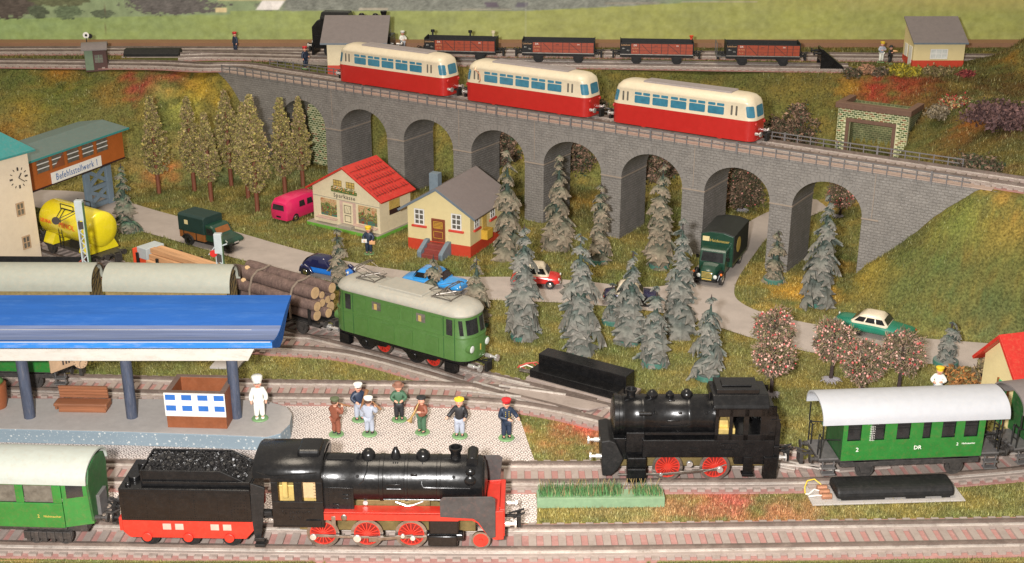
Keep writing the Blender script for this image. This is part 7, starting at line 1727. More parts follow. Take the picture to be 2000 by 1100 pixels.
def apple_tree(u, v, vt, R, label, seed, z=0., dark=False):
    x, y = P(u, v, z); H = ZY(u, vt, y)-z; rs = random.Random(seed); rg = np.random.default_rng(seed)
    t = thing('apple_tree', label, 'fruit tree', (x, y, z), rs.uniform(0, 6), 'small fruit trees with red berries')
    zc = H-R*1.02; g = MB(); g.tube([(0, 0, -.1), (.05, 0, zc*.6), (-.05, .03, zc), (0, 0, H*.8)], [.17, .13, .12, .05], 8); part(t, 'trunk', g, 'trunk_dark')
    g = MB()
    for k in range(26): a = 2*pi*k/26+rs.uniform(-.1, .1); L_ = rs.uniform(.5, .95); g.tube([(0, 0, .22), (L_*.6*cos(a), L_*.6*sin(a), .16), (L_*cos(a), L_*sin(a), .02)], [.09, .07, .02], 5)
    part(t, 'root_wad', g, 'dust')
    n = 2600; d = rg.normal(size=(n, 3)); d /= np.linalg.norm(d, axis=1)[:, None]; rr = R*(.55+.45*rg.random(n)**.6)*(1+.13*np.sin(d[:, 0]*6+seed)+.12*np.sin(d[:, 2]*7+d[:, 1]*5)); pts = d*rr[:, None]*np.array((1, 1, 1.0))+np.array((0, 0, zc))
    V = []; F = []; C = []; A = pts; tw = d*.5+rg.normal(size=(n, 3))*.45; tw /= np.linalg.norm(tw, axis=1)[:, None]; sd = np.cross(tw, rg.normal(size=(n, 3))); sd /= np.linalg.norm(sd, axis=1)[:, None]
    L_ = rg.uniform(.18, .42, n)[:, None]; w_ = .045
    V = np.stack([A-sd*w_, A+sd*w_, A+tw*L_+sd*w_*.4, A+tw*L_-sd*w_*.4], 1).reshape(-1, 3)
    pal = np.array([(.24, .16, .11), (.30, .20, .15), (.15, .14, .075), (.10, .085, .06), (.19, .17, .08)] if not dark else [(.12, .09, .06), (.07, .075, .04), (.20, .13, .09), (.05, .05, .03)]); C = pal[rg.integers(0, len(pal), n)]*rg.uniform(.7, 1.3, n)[:, None]
    link('crown', np_mesh('crown', V, np.arange(4*n).reshape(n, 4), 'tint', np.repeat(C, 4, 0)), t)
    # berries: 8-sided small beads, one mesh each tree because nobody could count them
    nb = 170 if not dark else 70; g = MB(); cols = []
    for k in range(nb):
        e = Vector(rg.normal(size=3)).normalized()*R*rs.uniform(.82, 1.1); s = rs.uniform(.05, .105); k0 = len(g.v); g.ball((e.x, e.y, e.z+zc), s, n=7, m=5)
        c = rs.choice([(.60, .16, .14), (.66, .34, .28), (.70, .46, .38), (.50, .08, .08), (.62, .30, .26), (.60, .34, .28)]); cols += [c]*(len(g.v)-k0)
    me = g.mesh('berries', 'tint'); set_tint(me, np.array(cols)); o = link('berries', me, t); o['kind'] = 'stuff'; return t
for i, (u, v, vt, R, lab) in enumerate([(1507, 716, 607, 1.55, 'fruit tree standing highest at the road edge, right behind another one'), (1506, 772, 655, 1.6, 'fruit tree just above the cab of the black tank engine'), (1622, 744, 629, 1.6, 'fruit tree in front of the hood of the green and cream car'), (1680, 778, 668, 1.6, 'low fruit tree directly above the silver coach roof'), (1754, 766, 650, 1.6, 'fruit tree in front of the tail of the green and cream car')]): apple_tree(u, v, vt, R, lab, 70+i)
apple_tree(1640, 424, 352, 1.5, 'fruit tree seen through the last viaduct arch', 80); apple_tree(1449, 412, 330, 2.1, 'dark fruit tree on a pale root seen through the seventh viaduct arch', 81, dark=True)
bush('bush', 'brown bush beside the yellow wall of the red-roofed house', 1918, 748, 0, 1.0, 1.9, [(.20, .17, .08), (.14, .11, .07), (.28, .20, .11)], 1300, .18, 90)
bush('bush', 'orange-brown bush behind the silver-roofed coach, right of the seated figure', 1872, 757, 0, 1.5, 1.3, [(.40, .17, .05), (.30, .14, .05), (.18, .15, .06)], 1500, .18, 91)

# ------------------------------------------------------------------ painted wooden figures
def skin_obj(name, parent, V, Ed, Rr, mat, root=0, sub=1):
    me = bpy.data.meshes.new(name); me.from_pydata(V, Ed, []); me.materials.append(MT[mat]); o = link(name, me, parent)
    if not me.skin_vertices: o.modifiers.new('skin', 'SKIN')
    else: o.modifiers.new('skin', 'SKIN')
    sv = me.skin_vertices[0].data
    for i, r in enumerate(Rr):
        sv[i].radius = (r, r) if not hasattr(r, '__len__') else r; sv[i].use_root = (i == root)
    o.modifiers['skin'].use_smooth_shade = True; s = o.modifiers.new('sub', 'SUBSURF'); s.levels = sub; s.render_levels = sub; return o
def figure(u, v, z, hpx, rz, label, jacket, trousers, cap, cap_kind, arms=None, stride=.0, disc='disc_figure', extra=None, shoes='f_black', moustache=False, belt=False, hair=None):
    x, y = P(u, v, z); dpt_ = y*cos(PITCH)+(CAM_H-z)*sin(PITCH); H = hpx/(FPX*cos(atan2(CAM_H-z, y))/dpt_); k = H/3.0
    t = thing('person', label, 'figure', (x, y, z), rz)
    def S(p): return (p[0]*k, p[1]*k, p[2]*k)
    # facing -y; elbows and hands from the pose
    arms = arms or {'L': ((.46, .02, 1.58), (.44, -.12, 1.22)), 'R': ((-.46, .02, 1.58), (-.44, -.12, 1.22))}
    st = stride
    P_ = {'pel': (0, 0, 1.28), 'wai': (0, 0, 1.5), 'che': (0, .0, 1.86), 'nec': (0, 0, 2.12), 'nk2': (0, -.01, 2.24), 'hd1': (0, -.02, 2.40), 'hd2': (0, -.02, 2.60)}
    for s, n in ((1, 'L'), (-1, 'R')):
        P_['hip'+n] = (.15*s, 0, 1.2); P_['kne'+n] = (.17*s, -.06-st*s, .70); P_['ank'+n] = (.18*s, .0-st*s*1.3, .20); P_['toe'+n] = (.19*s, -.20-st*s*1.3, .14)
        P_['sho'+n] = (.30*s, 0, 2.02); P_['elb'+n] = arms[n][0]; P_['han'+n] = arms[n][1]; e, h = Vector(arms[n][0]), Vector(arms[n][1]); P_['fin'+n] = tuple(h+(h-e).normalized()*.14)
    def build(nm, names, edges, rad, mat, sub=2):
        ix = {n: i for i, n in enumerate(names)}; return skin_obj(nm, t, [S(P_[n]) for n in names], [(ix[a], ix[b]) for a, b in edges], [r_*k if not hasattr(r_, '__len__') else (r_[0]*k, r_[1]*k) for r_ in rad], mat, 0, sub)
    names = ['pel', 'wai', 'che', 'nec', 'nk2', 'hd1', 'hd2']+[a+b for b in 'LR' for a in ('hip', 'kne', 'ank', 'toe', 'sho', 'elb', 'han', 'fin')]
    ed = [('pel', 'wai'), ('wai', 'che'), ('che', 'nec'), ('nec', 'nk2'), ('nk2', 'hd1'), ('hd1', 'hd2')]+[(a+b, c+b) for b in 'LR' for a, c in (('hip', 'kne'), ('kne', 'ank'), ('ank', 'toe'), ('sho', 'elb'), ('elb', 'han'), ('han', 'fin'))]+[('pel', 'hip'+b) for b in 'LR']+[('che', 'sho'+b) for b in 'LR']
    rad = [.17, .17, .19, .13, .115, .19, .16]+[.12, .10, .07, .06, .10, .08, .085, .05]*2
    build('body', names, ed, rad, 'skin')
    build('trousers', ['pel']+[a+b for b in 'LR' for a in ('hip', 'kne', 'ank')], [('pel', 'hip'+b) for b in 'LR']+[(a+b, c+b) for b in 'LR' for a, c in (('hip', 'kne'), ('kne', 'ank'))], [(.27, .24)]+[.22, .185, .165]*2, trousers)
    P_['hem'] = (0, 0, 1.18)
    build('jacket', ['che', 'wai', 'hem', 'nec']+[a+b for b in 'LR' for a in ('sho', 'elb', 'cuf')] if False else ['che', 'wai', 'hem', 'nec']+[a+b for b in 'LR' for a in ('sho', 'elb')]+['cufL', 'cufR'] if P_.setdefault('cufL', tuple(Vector(P_['elbL']).lerp(Vector(P_['hanL']), .82))) and P_.setdefault('cufR', tuple(Vector(P_['elbR']).lerp(Vector(P_['hanR']), .82))) else [],
          [('che', 'wai'), ('wai', 'hem'), ('che', 'nec'), ('che', 'shoL'), ('shoL', 'elbL'), ('elbL', 'cufL'), ('che', 'shoR'), ('shoR', 'elbR'), ('elbR', 'cufR')], [(.35, .29), (.31, .27), (.34, .29), .18, .18, .15, .18, .15, .13, .13], jacket)
    for s in (1, -1):
        n = 'L' if s > 0 else 'R'; a = P_['ank'+n]; g = MB(); g.ball(S((a[0], a[1]-.06, .11)), .13*k, (.9, 1.5, .75), 10, 6); part(t, 'shoe', g, shoes)
    g = MB(); g.ball(S((0, -.02, 2.44)), .25*k, (1, 1, 1.05), 16, 10); g.ball(S((0, -.275, 2.42)), .05*k, n=8, m=6)
    for s in (-1, 1): g.ball(S((.225*s, -.01, 2.43)), .05*k, (.6, 1, 1.2), 8, 6)
    part(t, 'face', g, 'skin')
    for s in (-1, 1): g = MB(); g.ball(S((.09*s, -.25, 2.49)), .028*k, n=8, m=5); part(t, 'eye', g, 'eye')
    g = MB(); g.cbox(S((0, -.262, 2.33)), (.10*k, .02*k, .025*k)); part(t, 'mouth', g, 'mouth')
    if moustache: g = MB(); g.cbox(S((0, -.24, 2.365)), (.17*k, .03*k, .04*k)); part(t, 'moustache', g, 'f_hair')
    g = MB(); g.ball(S((0, .06, 2.50)), .25*k, (1.0, .85, .8), 14, 8); part(t, 'hair', g, hair or 'f_hair')
    g = MB()
    if cap_kind == 'peak': g.lathe([(.23*k, 2.52*k), (.235*k, 2.62*k), (.28*k, 2.70*k), (.27*k, 2.76*k), (.15*k, 2.80*k), (.01, 2.81*k)], (0, -.02*k, 0), 'z', 20)
    elif cap_kind == 'tall': g.lathe([(.235*k, 2.50*k), (.24*k, 2.62*k), (.30*k, 2.72*k), (.30*k, 2.92*k), (.22*k, 3.0*k), (.01, 3.02*k)], (0, -.02*k, 0), 'z', 20)
    elif cap_kind == 'hat': g.lathe([(.36*k, 2.56*k), (.37*k, 2.60*k), (.23*k, 2.62*k), (.22*k, 2.78*k), (.14*k, 2.84*k), (.01, 2.84*k)], (0, -.02*k, 0), 'z', 22)
    elif cap_kind == 'beret': g.lathe([(.24*k, 2.58*k), (.30*k, 2.64*k), (.28*k, 2.72*k), (.06*k, 2.77*k), (.05*k, 2.85*k), (.01, 2.86*k)], (0, -.02*k, 0), 'z', 20)
    g.v = [(a*1.12, b_*1.12, c_) for a, b_, c_ in g.v]; part(t, 'cap', g, cap)
    if cap_kind in ('peak', 'tall'): g = MB(); g.cbox(S((0, -.27, 2.53)), (.30*k, .16*k, .03*k)); part(t, 'visor', g, 'f_black' if cap != 'f_yellow' else 'f_yellow', .01)
    if belt: g = MB(); g.lathe([(.30*k, 1.47*k), (.31*k, 1.54*k)], (0, 0, 0), 'z', 18); part(t, 'belt', g, 'letter_gold'); g = MB(); [g.ball(S((sx*.11, -.255, zz)), .028*k, n=6, m=4) for sx in (-1, 1) for zz in (1.68, 1.82, 1.96)]; part(t, 'buttons', g, 'f_yellow')
    g = MB(); g.lathe([(.48*k, -.02), (.52*k, .03), (.48*k, .10), (.3*k, .12), (.01, .12)], (0, 0, 0), 'z', 24); part(t, 'base_disc', g, disc)
    if extra: extra(t, k, x, y, z, rz)
    return t
def held(name, label, cat, build, mat):
    def f(t, k, x, y, z, rz):
        g = MB(); build(g, k); o = single(name, g, mat, label, cat, .0); o.location = (x, y, z); o.rotation_euler = (0, 0, rz)
    return f
HANDS = lambda lx, ly, lz, rx, ry, rz_: {'L': ((.50, -.08, 1.68), (lx, ly, lz)), 'R': ((-.50, -.08, 1.68), (rx, ry, rz_))}
figure(508, 818, 1.2, 84, .15, 'conductor in white uniform and tall white cap on the platform', 'f_white', 'f_white', 'f_white', 'tall', disc='disc_figure', shoes='f_white')
figure(657, 849, .08, 76, 2.6, 'musician in brown coat and olive cap playing a flute, seen from behind', 'f_brown', 'f_brown', 'f_olive', 'peak', HANDS(.30, -.42, 2.15, -.25, -.45, 2.1),
       extra=held('flute', 'thin dark flute held by the brown-coated musician', 'flute', lambda g, k: g.cyl((-.9*k, -.5*k, 2.15*k), (.45*k, -.42*k, 2.2*k), .05*k, n=8), 'bell_wood'))
figure(702, 820, .08, 76, .35, 'musician in white cap, navy jacket and pale trousers with a bassoon', 'f_navy', 'f_grey', 'f_white', 'peak', HANDS(.28, -.42, 1.75, -.15, -.42, 1.45),
       extra=held('bassoon', 'brown wooden bassoon held by the musician in the navy jacket', 'bassoon', lambda g, k: g.tube([(.02*k, -.45*k, 1.0*k), (.28*k, -.5*k, 1.8*k), (.52*k, -.5*k, 2.4*k)], [.08*k, .09*k, .14*k], 10), 'bell_wood'))
figure(722, 848, .08, 77, 2.9, 'musician in pale lavender suit and white cap, seen from behind', 'f_grey', 'f_grey', 'f_white', 'peak', HANDS(.35, -.42, 1.8, -.3, -.44, 1.9),
       extra=held('clarinet', 'brown clarinet poking out beside the lavender-suited musician', 'clarinet', lambda g, k: g.tube([(-.1*k, -.5*k, 2.2*k), (-.75*k, -.35*k, 1.75*k)], [.04*k, .09*k], 8), 'bell_wood'))
figure(780, 820, .08, 77, .1, 'bandmaster in green double-breasted coat, brown hat and black trousers', 'f_green', 'f_black', 'f_tan', 'hat', HANDS(.16, -.40, 1.55, -.16, -.40, 1.55))
figure(825, 845, .08, 76, -.7, 'musician in brown jacket and green trousers blowing a brass horn', 'f_brown', 'f_green', 'f_black', 'beret', HANDS(.18, -.50, 1.8, -.12, -.5, 1.75),
       extra=held('brass_horn', 'long brass horn pointed down by the brown-jacketed musician', 'horn', lambda g, k: (g.tube([(0, -.28*k, 2.35*k), (0, -.62*k, 1.95*k), (-.02*k, -1.0*k, 1.5*k), (-.04*k, -1.2*k, 1.25*k)], [.04*k, .05*k, .09*k, .22*k], 12), g.tube([(.05*k, -.4*k, 2.2*k), (.12*k, -.85*k, 1.7*k), (.05*k, -.9*k, 1.62*k)], .035*k, 6)), 'horn'))
figure(898, 852, .08, 80, -.15, 'man with yellow bobble hat, black jacket and pale trousers', 'f_black', 'f_grey', 'f_yellow', 'beret', {'L': ((.46, .0, 1.6), (.36, -.22, 1.35)), 'R': ((-.55, -.1, 1.65), (-.78, -.3, 1.4))}, moustache=False)
figure(989, 856, .08, 82, .25, 'stationmaster in navy uniform with gold buttons and red cap', 'f_navy', 'f_navy', 'f_red', 'peak', {'L': ((.55, -.05, 1.68), (.72, -.22, 1.38)), 'R': ((-.46, -.05, 1.58), (.18, -.36, 1.42))}, belt=True)
def mailbag(t, k, x, y, z, rz):
    g = MB(); g.cbox((.42*k, -.32*k, 1.25*k), (.55*k, .25*k, .3*k)); o = single('mail_bag', g, 'letter_orange', 'small orange bag carried by the postman', 'bag', .03); o.location = (x, y, z); o.rotation_euler = (0, 0, rz)
    g = MB(); g.cbox((-.34*k, -.36*k, 1.42*k), (.5*k, .04*k, .36*k)); o = single('letter', g, 'white', 'white letter held out by the postman', 'letter', 0); o.location = (x, y, z); o.rotation_euler = (0, 0, rz)
figure(721, 496, 0, 58, -.1, 'postman in navy uniform and yellow cap in front of the savings bank', 'f_navy', 'f_navy', 'f_yellow', 'peak', HANDS(.36, -.34, 1.38, -.34, -.34, 1.42), extra=mailbag)
figure(597, 134, ZP, 46, .9, 'tiny stationmaster with red cap standing by the rear railing near the cream hut', 'f_navy', 'f_navy', 'f_red', 'peak', {'L': ((.46, 0, 1.6), (.2, -.5, 1.5)), 'R': ((-.46, .02, 1.58), (-.44, -.12, 1.22))})
figure(461, 103, ZP+.1, 43, -.8, 'tiny stationmaster with red cap alone on the grey yard at the rear', 'f_navy', 'f_navy', 'f_red', 'peak')
figure(787, 100, ZP+.4, 42, .7, 'tiny figure in white holding something green, right of the rear black engine', 'f_white', 'f_grey', 'f_white', 'peak', HANDS(.2, -.5, 1.6, -.2, -.5, 1.6))
figure(1720, 122, ZP, 43, .3, 'tiny musician in yellow cap and grey jacket near the buffer stop', 'f_grey', 'f_white', 'f_yellow', 'peak', HANDS(.2, -.4, 1.7, -.2, -.4, 1.7))
figure(1737, 125, ZP, 38, .6, 'tiny black-clad figure holding a fiddle beside the yellow-capped musician', 'f_black', 'f_black', 'f_black', 'hat', HANDS(.3, -.4, 1.9, -.1, -.4, 1.8),
       extra=held('fiddle', 'tiny orange fiddle held by the black-clad figure', 'violin', lambda g, k: g.tube([(.1*k, -.35*k, 2.0*k), (.3*k, -.6*k, 2.0*k), (.55*k, -.9*k, 2.0*k)], [.15*k, .16*k, .03*k], 8), 'letter_orange'))
figure(1828, 782, 0, 70, -.3, 'figure in white with yellow cap half hidden behind the silver-roofed coach', 'f_white', 'f_grey', 'f_yellow', 'peak', HANDS(.15, -.4, 1.7, -.3, -.38, 1.6))

# ------------------------------------------------------------------ road vehicles
def loft_body(t, st, mat, zb=.34, name='body'):
    g = MB(); R = []
    for x, w, z in st:
        h = z-zb; R.append([(x, -w*.93, zb), (x, -w, zb+h*.28), (x, -w, zb+h*.62), (x, -w*.93, zb+h*.88), (x, -w*.72, z), (x, 0, z+.04), (x, w*.72, z), (x, w*.93, zb+h*.88), (x, w, zb+h*.62), (x, w, zb+h*.28), (x, w*.93, zb)])
    g.rings(R, True, True); o = part(t, name, g, mat); s = o.modifiers.new('sub', 'SUBSURF'); s.levels = 1; s.render_levels = 1; return o
def cabin(t, b0, b1, w, z0, r0, r1, wr, z1, mat, pillars, glass='dark_glass', name='cabin'):
    g = MB()
    def ring(x0, x1, ww, z, c): return [(x0+c, -ww, z), (x1-c, -ww, z), (x1, -ww+c, z), (x1, ww-c, z), (x1-c, ww, z), (x0+c, ww, z), (x0, ww-c, z), (x0, -ww+c, z)]
    zz = z1-z0
    g.rings([ring(b0, b1, w, z0-.15, .15), ring(b0, b1, w, z0, .15), ring(r0, r1, wr, z0+zz*.78, .16), ring(r0+.12*(r0-b0), r1-.12*(b1-r1), wr-.06, z0+zz*.90, .18), ring(r0+.35, r1-.35, wr-.35, z1, .2)], True, True)
    c = part(t, name, g, mat)
    def lerp(a, b, f): return a+(b-a)*f
    for s in (-1, 1):
        for (a, b) in pillars:
            f0, f1 = .10, .68; q = []
            for f, px in ((f0, a), (f0, b), (f1, b), (f1, a)):
                xx = lerp(lerp(b0, r0, f), lerp(b1, r1, f), px); q.append((xx, s*(lerp(w, wr, f/.78*.78)+.02), z0+zz*f*1.0))
            m = MB(); m.add(q, [(0, 1, 2, 3) if s < 0 else (3, 2, 1, 0)]); part(c, 'side_window', m, glass)
    for (xb, xr, sg) in ((b1, r1, 1), (b0, r0, -1)):
        q = [(lerp(xb, xr, f)+sg*.03, y*lerp(w, wr, f)*.84, z0+zz*f) for f, y in ((.08, -1), (.08, 1), (.70, 1), (.70, -1))]; m = MB(); m.add(q, [(0, 1, 2, 3) if sg > 0 else (3, 2, 1, 0)]); part(c, 'windscreen', m, glass)
    return c
def car_wheels(t, xs, w, r, hub='chrome', mat='tyre'):
    for x in xs:
        for s in (-1, 1):
            g = MB(); g.lathe([(r*.6, -.12), (r*.97, -.14), (r, -.06), (r, .08), (r*.97, .14), (r*.6, .12)], (x, s*(w-.12), r), 'y', 22); wl = part(t, 'wheel', g, mat)
            g = MB(); g.ball((x, s*(w+.0), r), r*.52, (1, .22, 1), 14, 8); part(wl, 'hub_cap', g, hub)
def lamps(t, x, w, z, r=.13, sg=1, mat='lamp_glass', nm='headlight'):
    for s in (-1, 1): g = MB(); g.ball((x, s*w, z), r, (.6, 1, 1), 12, 8); part(t, nm, g, mat)
def bumper(t, x, w, z, mat='chrome'):
    g = MB(); sg = 1 if x > 0 else -1; g.tube([(x-sg*.35, -w-.02, z), (x, -w*.8, z), (x+sg*.06, 0, z), (x, w*.8, z), (x-sg*.35, w+.02, z)], .07, 6); part(t, 'bumper', g, mat)
def car(u, v, rz, name, label, L, W, body, roof, hood=1.15, belt=1.25, top=1.95, c0=-.30, c1=.22, tail=1.05, deck=None, wr=.42, z=.06, cat='car', windows=((.06, .47), (.53, .94))):
    x, y = P(u, v, z); t = thing(name, label, cat, (x, y, z), rz); hl, w = L/2, W/2
    loft_body(t, [(-hl, w*.80, tail*.86), (-hl+.15, w*.92, tail), (-hl+L*.2, w*.98, tail+.10), (-L*.12, w, belt), (L*.14, w, belt-.02), (L*.27, w*.98, hood), (hl-.35, w*.94, hood-.06), (hl-.08, w*.86, hood-.22), (hl, w*.78, hood-.40)], body)
    cabin(t, c0*L, c1*L, w*.90, belt-.03, (c0+.09)*L, (c1-.12)*L, w*.74, top, roof, windows)
    car_wheels(t, (-L*.29, L*.31), w, wr); lamps(t, hl-.06, w*.68, hood-.28); bumper(t, hl+.05, w*.9, .48); bumper(t, -hl-.05, w*.9, .5); lamps(t, -hl+.05, w*.7, tail-.3, .09, -1, 'print_red', 'tail_lamp'); return t
RD = radians
van = thing('pink_van', 'glossy magenta-pink van parked on the grass left of the savings bank', 'van', (*P(583, 421, 0), 0), RD(57))
def pink_van(t):
    L, W = 6.2, 2.5; w = W/2; g = MB()
    def ring(x, ww, z0, z1): return [(x, -ww*.9, z0), (x, -ww, z0+.3), (x, -ww, z0+(z1-z0)*.5), (x, -ww*.93, z0+(z1-z0)*.78), (x, -ww*.78, z1-.10), (x, -ww*.3, z1), (x, ww*.3, z1), (x, ww*.78, z1-.10), (x, ww*.93, z0+(z1-z0)*.78), (x, ww, z0+(z1-z0)*.5), (x, ww, z0+.3), (x, ww*.9, z0)]
    g.rings([ring(-L/2, w*.82, .38, 1.7), ring(-L/2+.12, w*.95, .32, 2.25), ring(-L/2+.6, w, .3, 2.62), ring(0, w, .3, 2.7), ring(L*.30, w, .3, 2.6), ring(L*.40, w*.98, .3, 2.2), ring(L*.46, w*.92, .3, 1.6), ring(L/2, w*.8, .4, 1.2)], True, True); part(t, 'body', g, 'pink_car')
    for s in (-1, 1):
        for x0, x1 in ((-1.1, -.15), (.15, 1.1)): g = MB(); y = s*w*1.012; g.add([(x0, y*1.005, 1.5), (x1, y*1.005, 1.5), (x1-.12, y*.95, 2.15), (x0+.08, y*.95, 2.15)], [(0, 1, 2, 3) if s < 0 else (3, 2, 1, 0)]); part(t, 'side_window', g, 'dark_glass')
    g = MB(); g.add([(-L/2-.03, -.85, 1.45), (-L/2-.03, .85, 1.45), (-L/2+.04, .75, 2.05), (-L/2+.04, -.75, 2.05)], [(3, 2, 1, 0)]); part(t, 'rear_window', g, 'dark_glass')
    g = MB(); g.add([(L*.435, -.85, 1.75), (L*.435, .85, 1.75), (L*.37, .75, 2.35), (L*.37, -.75, 2.35)], [(0, 1, 2, 3)]); part(t, 'windscreen', g, 'dark_glass')
    car_wheels(t, (-L*.28, L*.30), w, .46); g = MB(); g.box(-L/2-.05, -.3, .62, -L/2+.05, .3, .8); part(t, 'number_plate', g, 'black_matt')
pink_van(van)
def cabrio():
    x, y = P(640, 540, .06); t = thing('convertible_car', 'bright blue car with navy soft top and mudguards, behind the logs', 'car', (x, y, .06), RD(-27)); L, W = 6.0, 2.2; w = W/2; hl = L/2
    loft_body(t, [(-hl+.1, w*.6, .8), (-hl+.5, w*.74, 1.15), (-L*.15, w*.8, 1.3), (L*.15, w*.78, 1.3), (L*.35, w*.62, 1.15), (hl-.1, w*.45, .95)], 'car_blue')
    cabin(t, -L*.40, L*.16, w*.80, 1.22, -L*.27, L*.04, w*.66, 2.1, 'car_navy', ((.3, .6),), 'car_navy', 'soft_top')
    for xx in (-L*.31, L*.33):
        for s in (-1, 1): g = MB(); g.tube([(xx-.72, s*(w-.15), .45), (xx-.5, s*(w-.15), .85), (xx, s*(w-.15), 1.08), (xx+.5, s*(w-.15), .85), (xx+.8, s*(w-.15), .45)], [.10, .2, .24, .2, .10], 10); part(t, 'mudguard', g, 'car_navy')
    car_wheels(t, (-L*.31, L*.33), w, .5); lamps(t, hl-.2, w*.55, 1.05, .16); bumper(t, hl+.05, w*.8, .5)
cabrio()
car(850, 563, RD(-24), 'light_blue_car', 'light blue saloon car half behind the small fir in front of the cottage', 6.2, 2.5, 'car_sky', 'car_sky', top=2.05)
car(1047, 556, RD(-8), 'red_car', 'small red car with cream roof between the front firs', 4.6, 2.2, 'car_red', 'car_cream', top=2.25, hood=1.2, belt=1.35, c0=-.40, c1=.28, windows=((.05, .32), (.36, .64), (.68, .94)))
car(1232, 590, RD(-6), 'navy_car', 'dark navy car with cream roof almost hidden behind the firs', 5.0, 2.2, 'car_navy', 'car_cream', top=2.0)
car(1706, 652, RD(150), 'green_saloon_car', 'long green saloon with cream roof and pillars on the right-hand road', 6.7, 2.5, 'car_green', 'car_cream', top=2.0, hood=1.25, belt=1.32, c0=-.20, c1=.27, windows=((.05, .30), (.34, .62), (.66, .93)))
def truck_box():
    f = P(1372, 560, .06); r = P(1455, 462, .06); d = Vector((f[0]-r[0], f[1]-r[1])); a = atan2(d.y, d.x)
    c = (17.9, 112.2); t = thing('delivery_truck', 'dark green delivery truck with black box roof driving out from under the viaduct', 'truck', (20.1, 114.6, .06), RD(-114)); t.scale = (1.02, 1.02, 1.02); w = 1.35
    g = MB(); g.prism([(-1.55, .95), (1.55, .95), (1.55, 3.95), (.6, 4.2), (-.6, 4.2), (-1.55, 3.95)], -4.6, 1.0, 'x'); part(t, 'box_body', g, 'truck_green', .05)
    g = MB(); g.prism([(-1.62, 3.93), (1.62, 3.93), (1.62, 4.02), (.6, 4.28), (-.6, 4.28), (-1.62, 4.02)], -4.65, .95, 'x'); part(t, 'box_roof', g, 'truck_black', .03)
    g = MB(); g.box(-4.62, 1.56, 1.3, .9, 1.60, 3.9); g.box(-4.62, -1.60, 1.3, .9, -1.56, 3.9); part(t, 'side_panel', g, 'truck_black')
    g = MB(); g.prism([(1.0, .8), (2.55, .8), (2.55, 1.75), (2.25, 2.75), (2.05, 2.95), (1.0, 2.95)], -1.25, 1.25, 'y'); c_ = part(t, 'cab', g, 'truck_green', .10)
    g = MB(); g.add([(2.585, -1.05, 1.85), (2.585, 1.05, 1.85), (2.32, .98, 2.68), (2.32, -.98, 2.68)], [(0, 1, 2, 3)]); part(c_, 'windscreen', g, 'dark_glass')
    for s in (-1, 1): g = MB(); y = s*1.262; g.add([(1.25, y, 1.85), (2.35, y, 1.85), (2.15, y, 2.65), (1.25, y, 2.65)], [(0, 1, 2, 3) if s < 0 else (3, 2, 1, 0)]); part(c_, 'side_window', g, 'dark_glass')
    g = MB(); R = []
    for x, ww, z0, z1 in ((2.4, 1.05, .7, 1.85), (3.2, .85, .7, 1.72), (4.0, .72, .7, 1.5), (4.15, .65, .7, 1.3)): R.append([(x, -ww, z0), (x, -ww, z1-.3), (x, -ww*.75, z1-.05), (x, 0, z1), (x, ww*.75, z1-.05), (x, ww, z1-.3), (x, ww, z0)])
    g.rings(R, True, True); h = part(t, 'hood', g, 'truck_green')
    g = MB()
    for k in range(5): g.box(4.1, -.5, .82+.12*k, 4.17, .5, .87+.12*k)
    g.box(4.1, -.45, .6, 4.2, .45, .72); part(h, 'grille', g, 'letter_gold')
    for s in (-1, 1):
        g = MB(); g.tube([(2.7, s*1.15, .55), (2.9, s*1.15, .95), (3.4, s*1.15, 1.2), (3.9, s*1.12, 1.0), (4.15, s*1.05, .6)], [.16, .22, .26, .24, .14], 10); part(t, 'mudguard', g, 'black')
        g = MB(); g.ball((4.12, s*.78, .95), .2, (.6, 1, 1)); part(t, 'headlight', g, 'lamp_glass'); g = MB(); g.ball((3.95, s*1.3, 1.2), .12); part(t, 'indicator', g, 'lamp_orange')
        g = MB(); g.cbox((2.4, s*1.45, 2.2), (.08, .25, .35)); part(t, 'mirror', g, 'black')
    car_wheels(t, (-3.0, 3.4), 1.35, .62); g = MB(); g.box(-4.4, -1.0, .5, 4.0, 1.0, .95); part(t, 'chassis', g, 'black_matt'); bumper(t, 4.3, 1.1, .55, 'black')
    text(t, 'Heidenauer', .40, (1.062, .25, 3.42), 'letter_gold', '+x'); g = MB(); g.box(1.0, -1.4, 3.3, 1.06, -.75, 3.75); part(t, 'yellow_label', g, 'wall_yellow', .01)
    g = MB(); g.cyl((-.9, 1.6, 2.7), (-.9, 1.615, 2.7), .75, n=26); part(t, 'side_emblem', g, 'letter_gold')
    g = MB(); g.cyl((-.9, -1.615, 2.7), (-.9, -1.6, 2.7), .75, n=26); part(t, 'side_emblem', g, 'letter_gold')
truck_box()
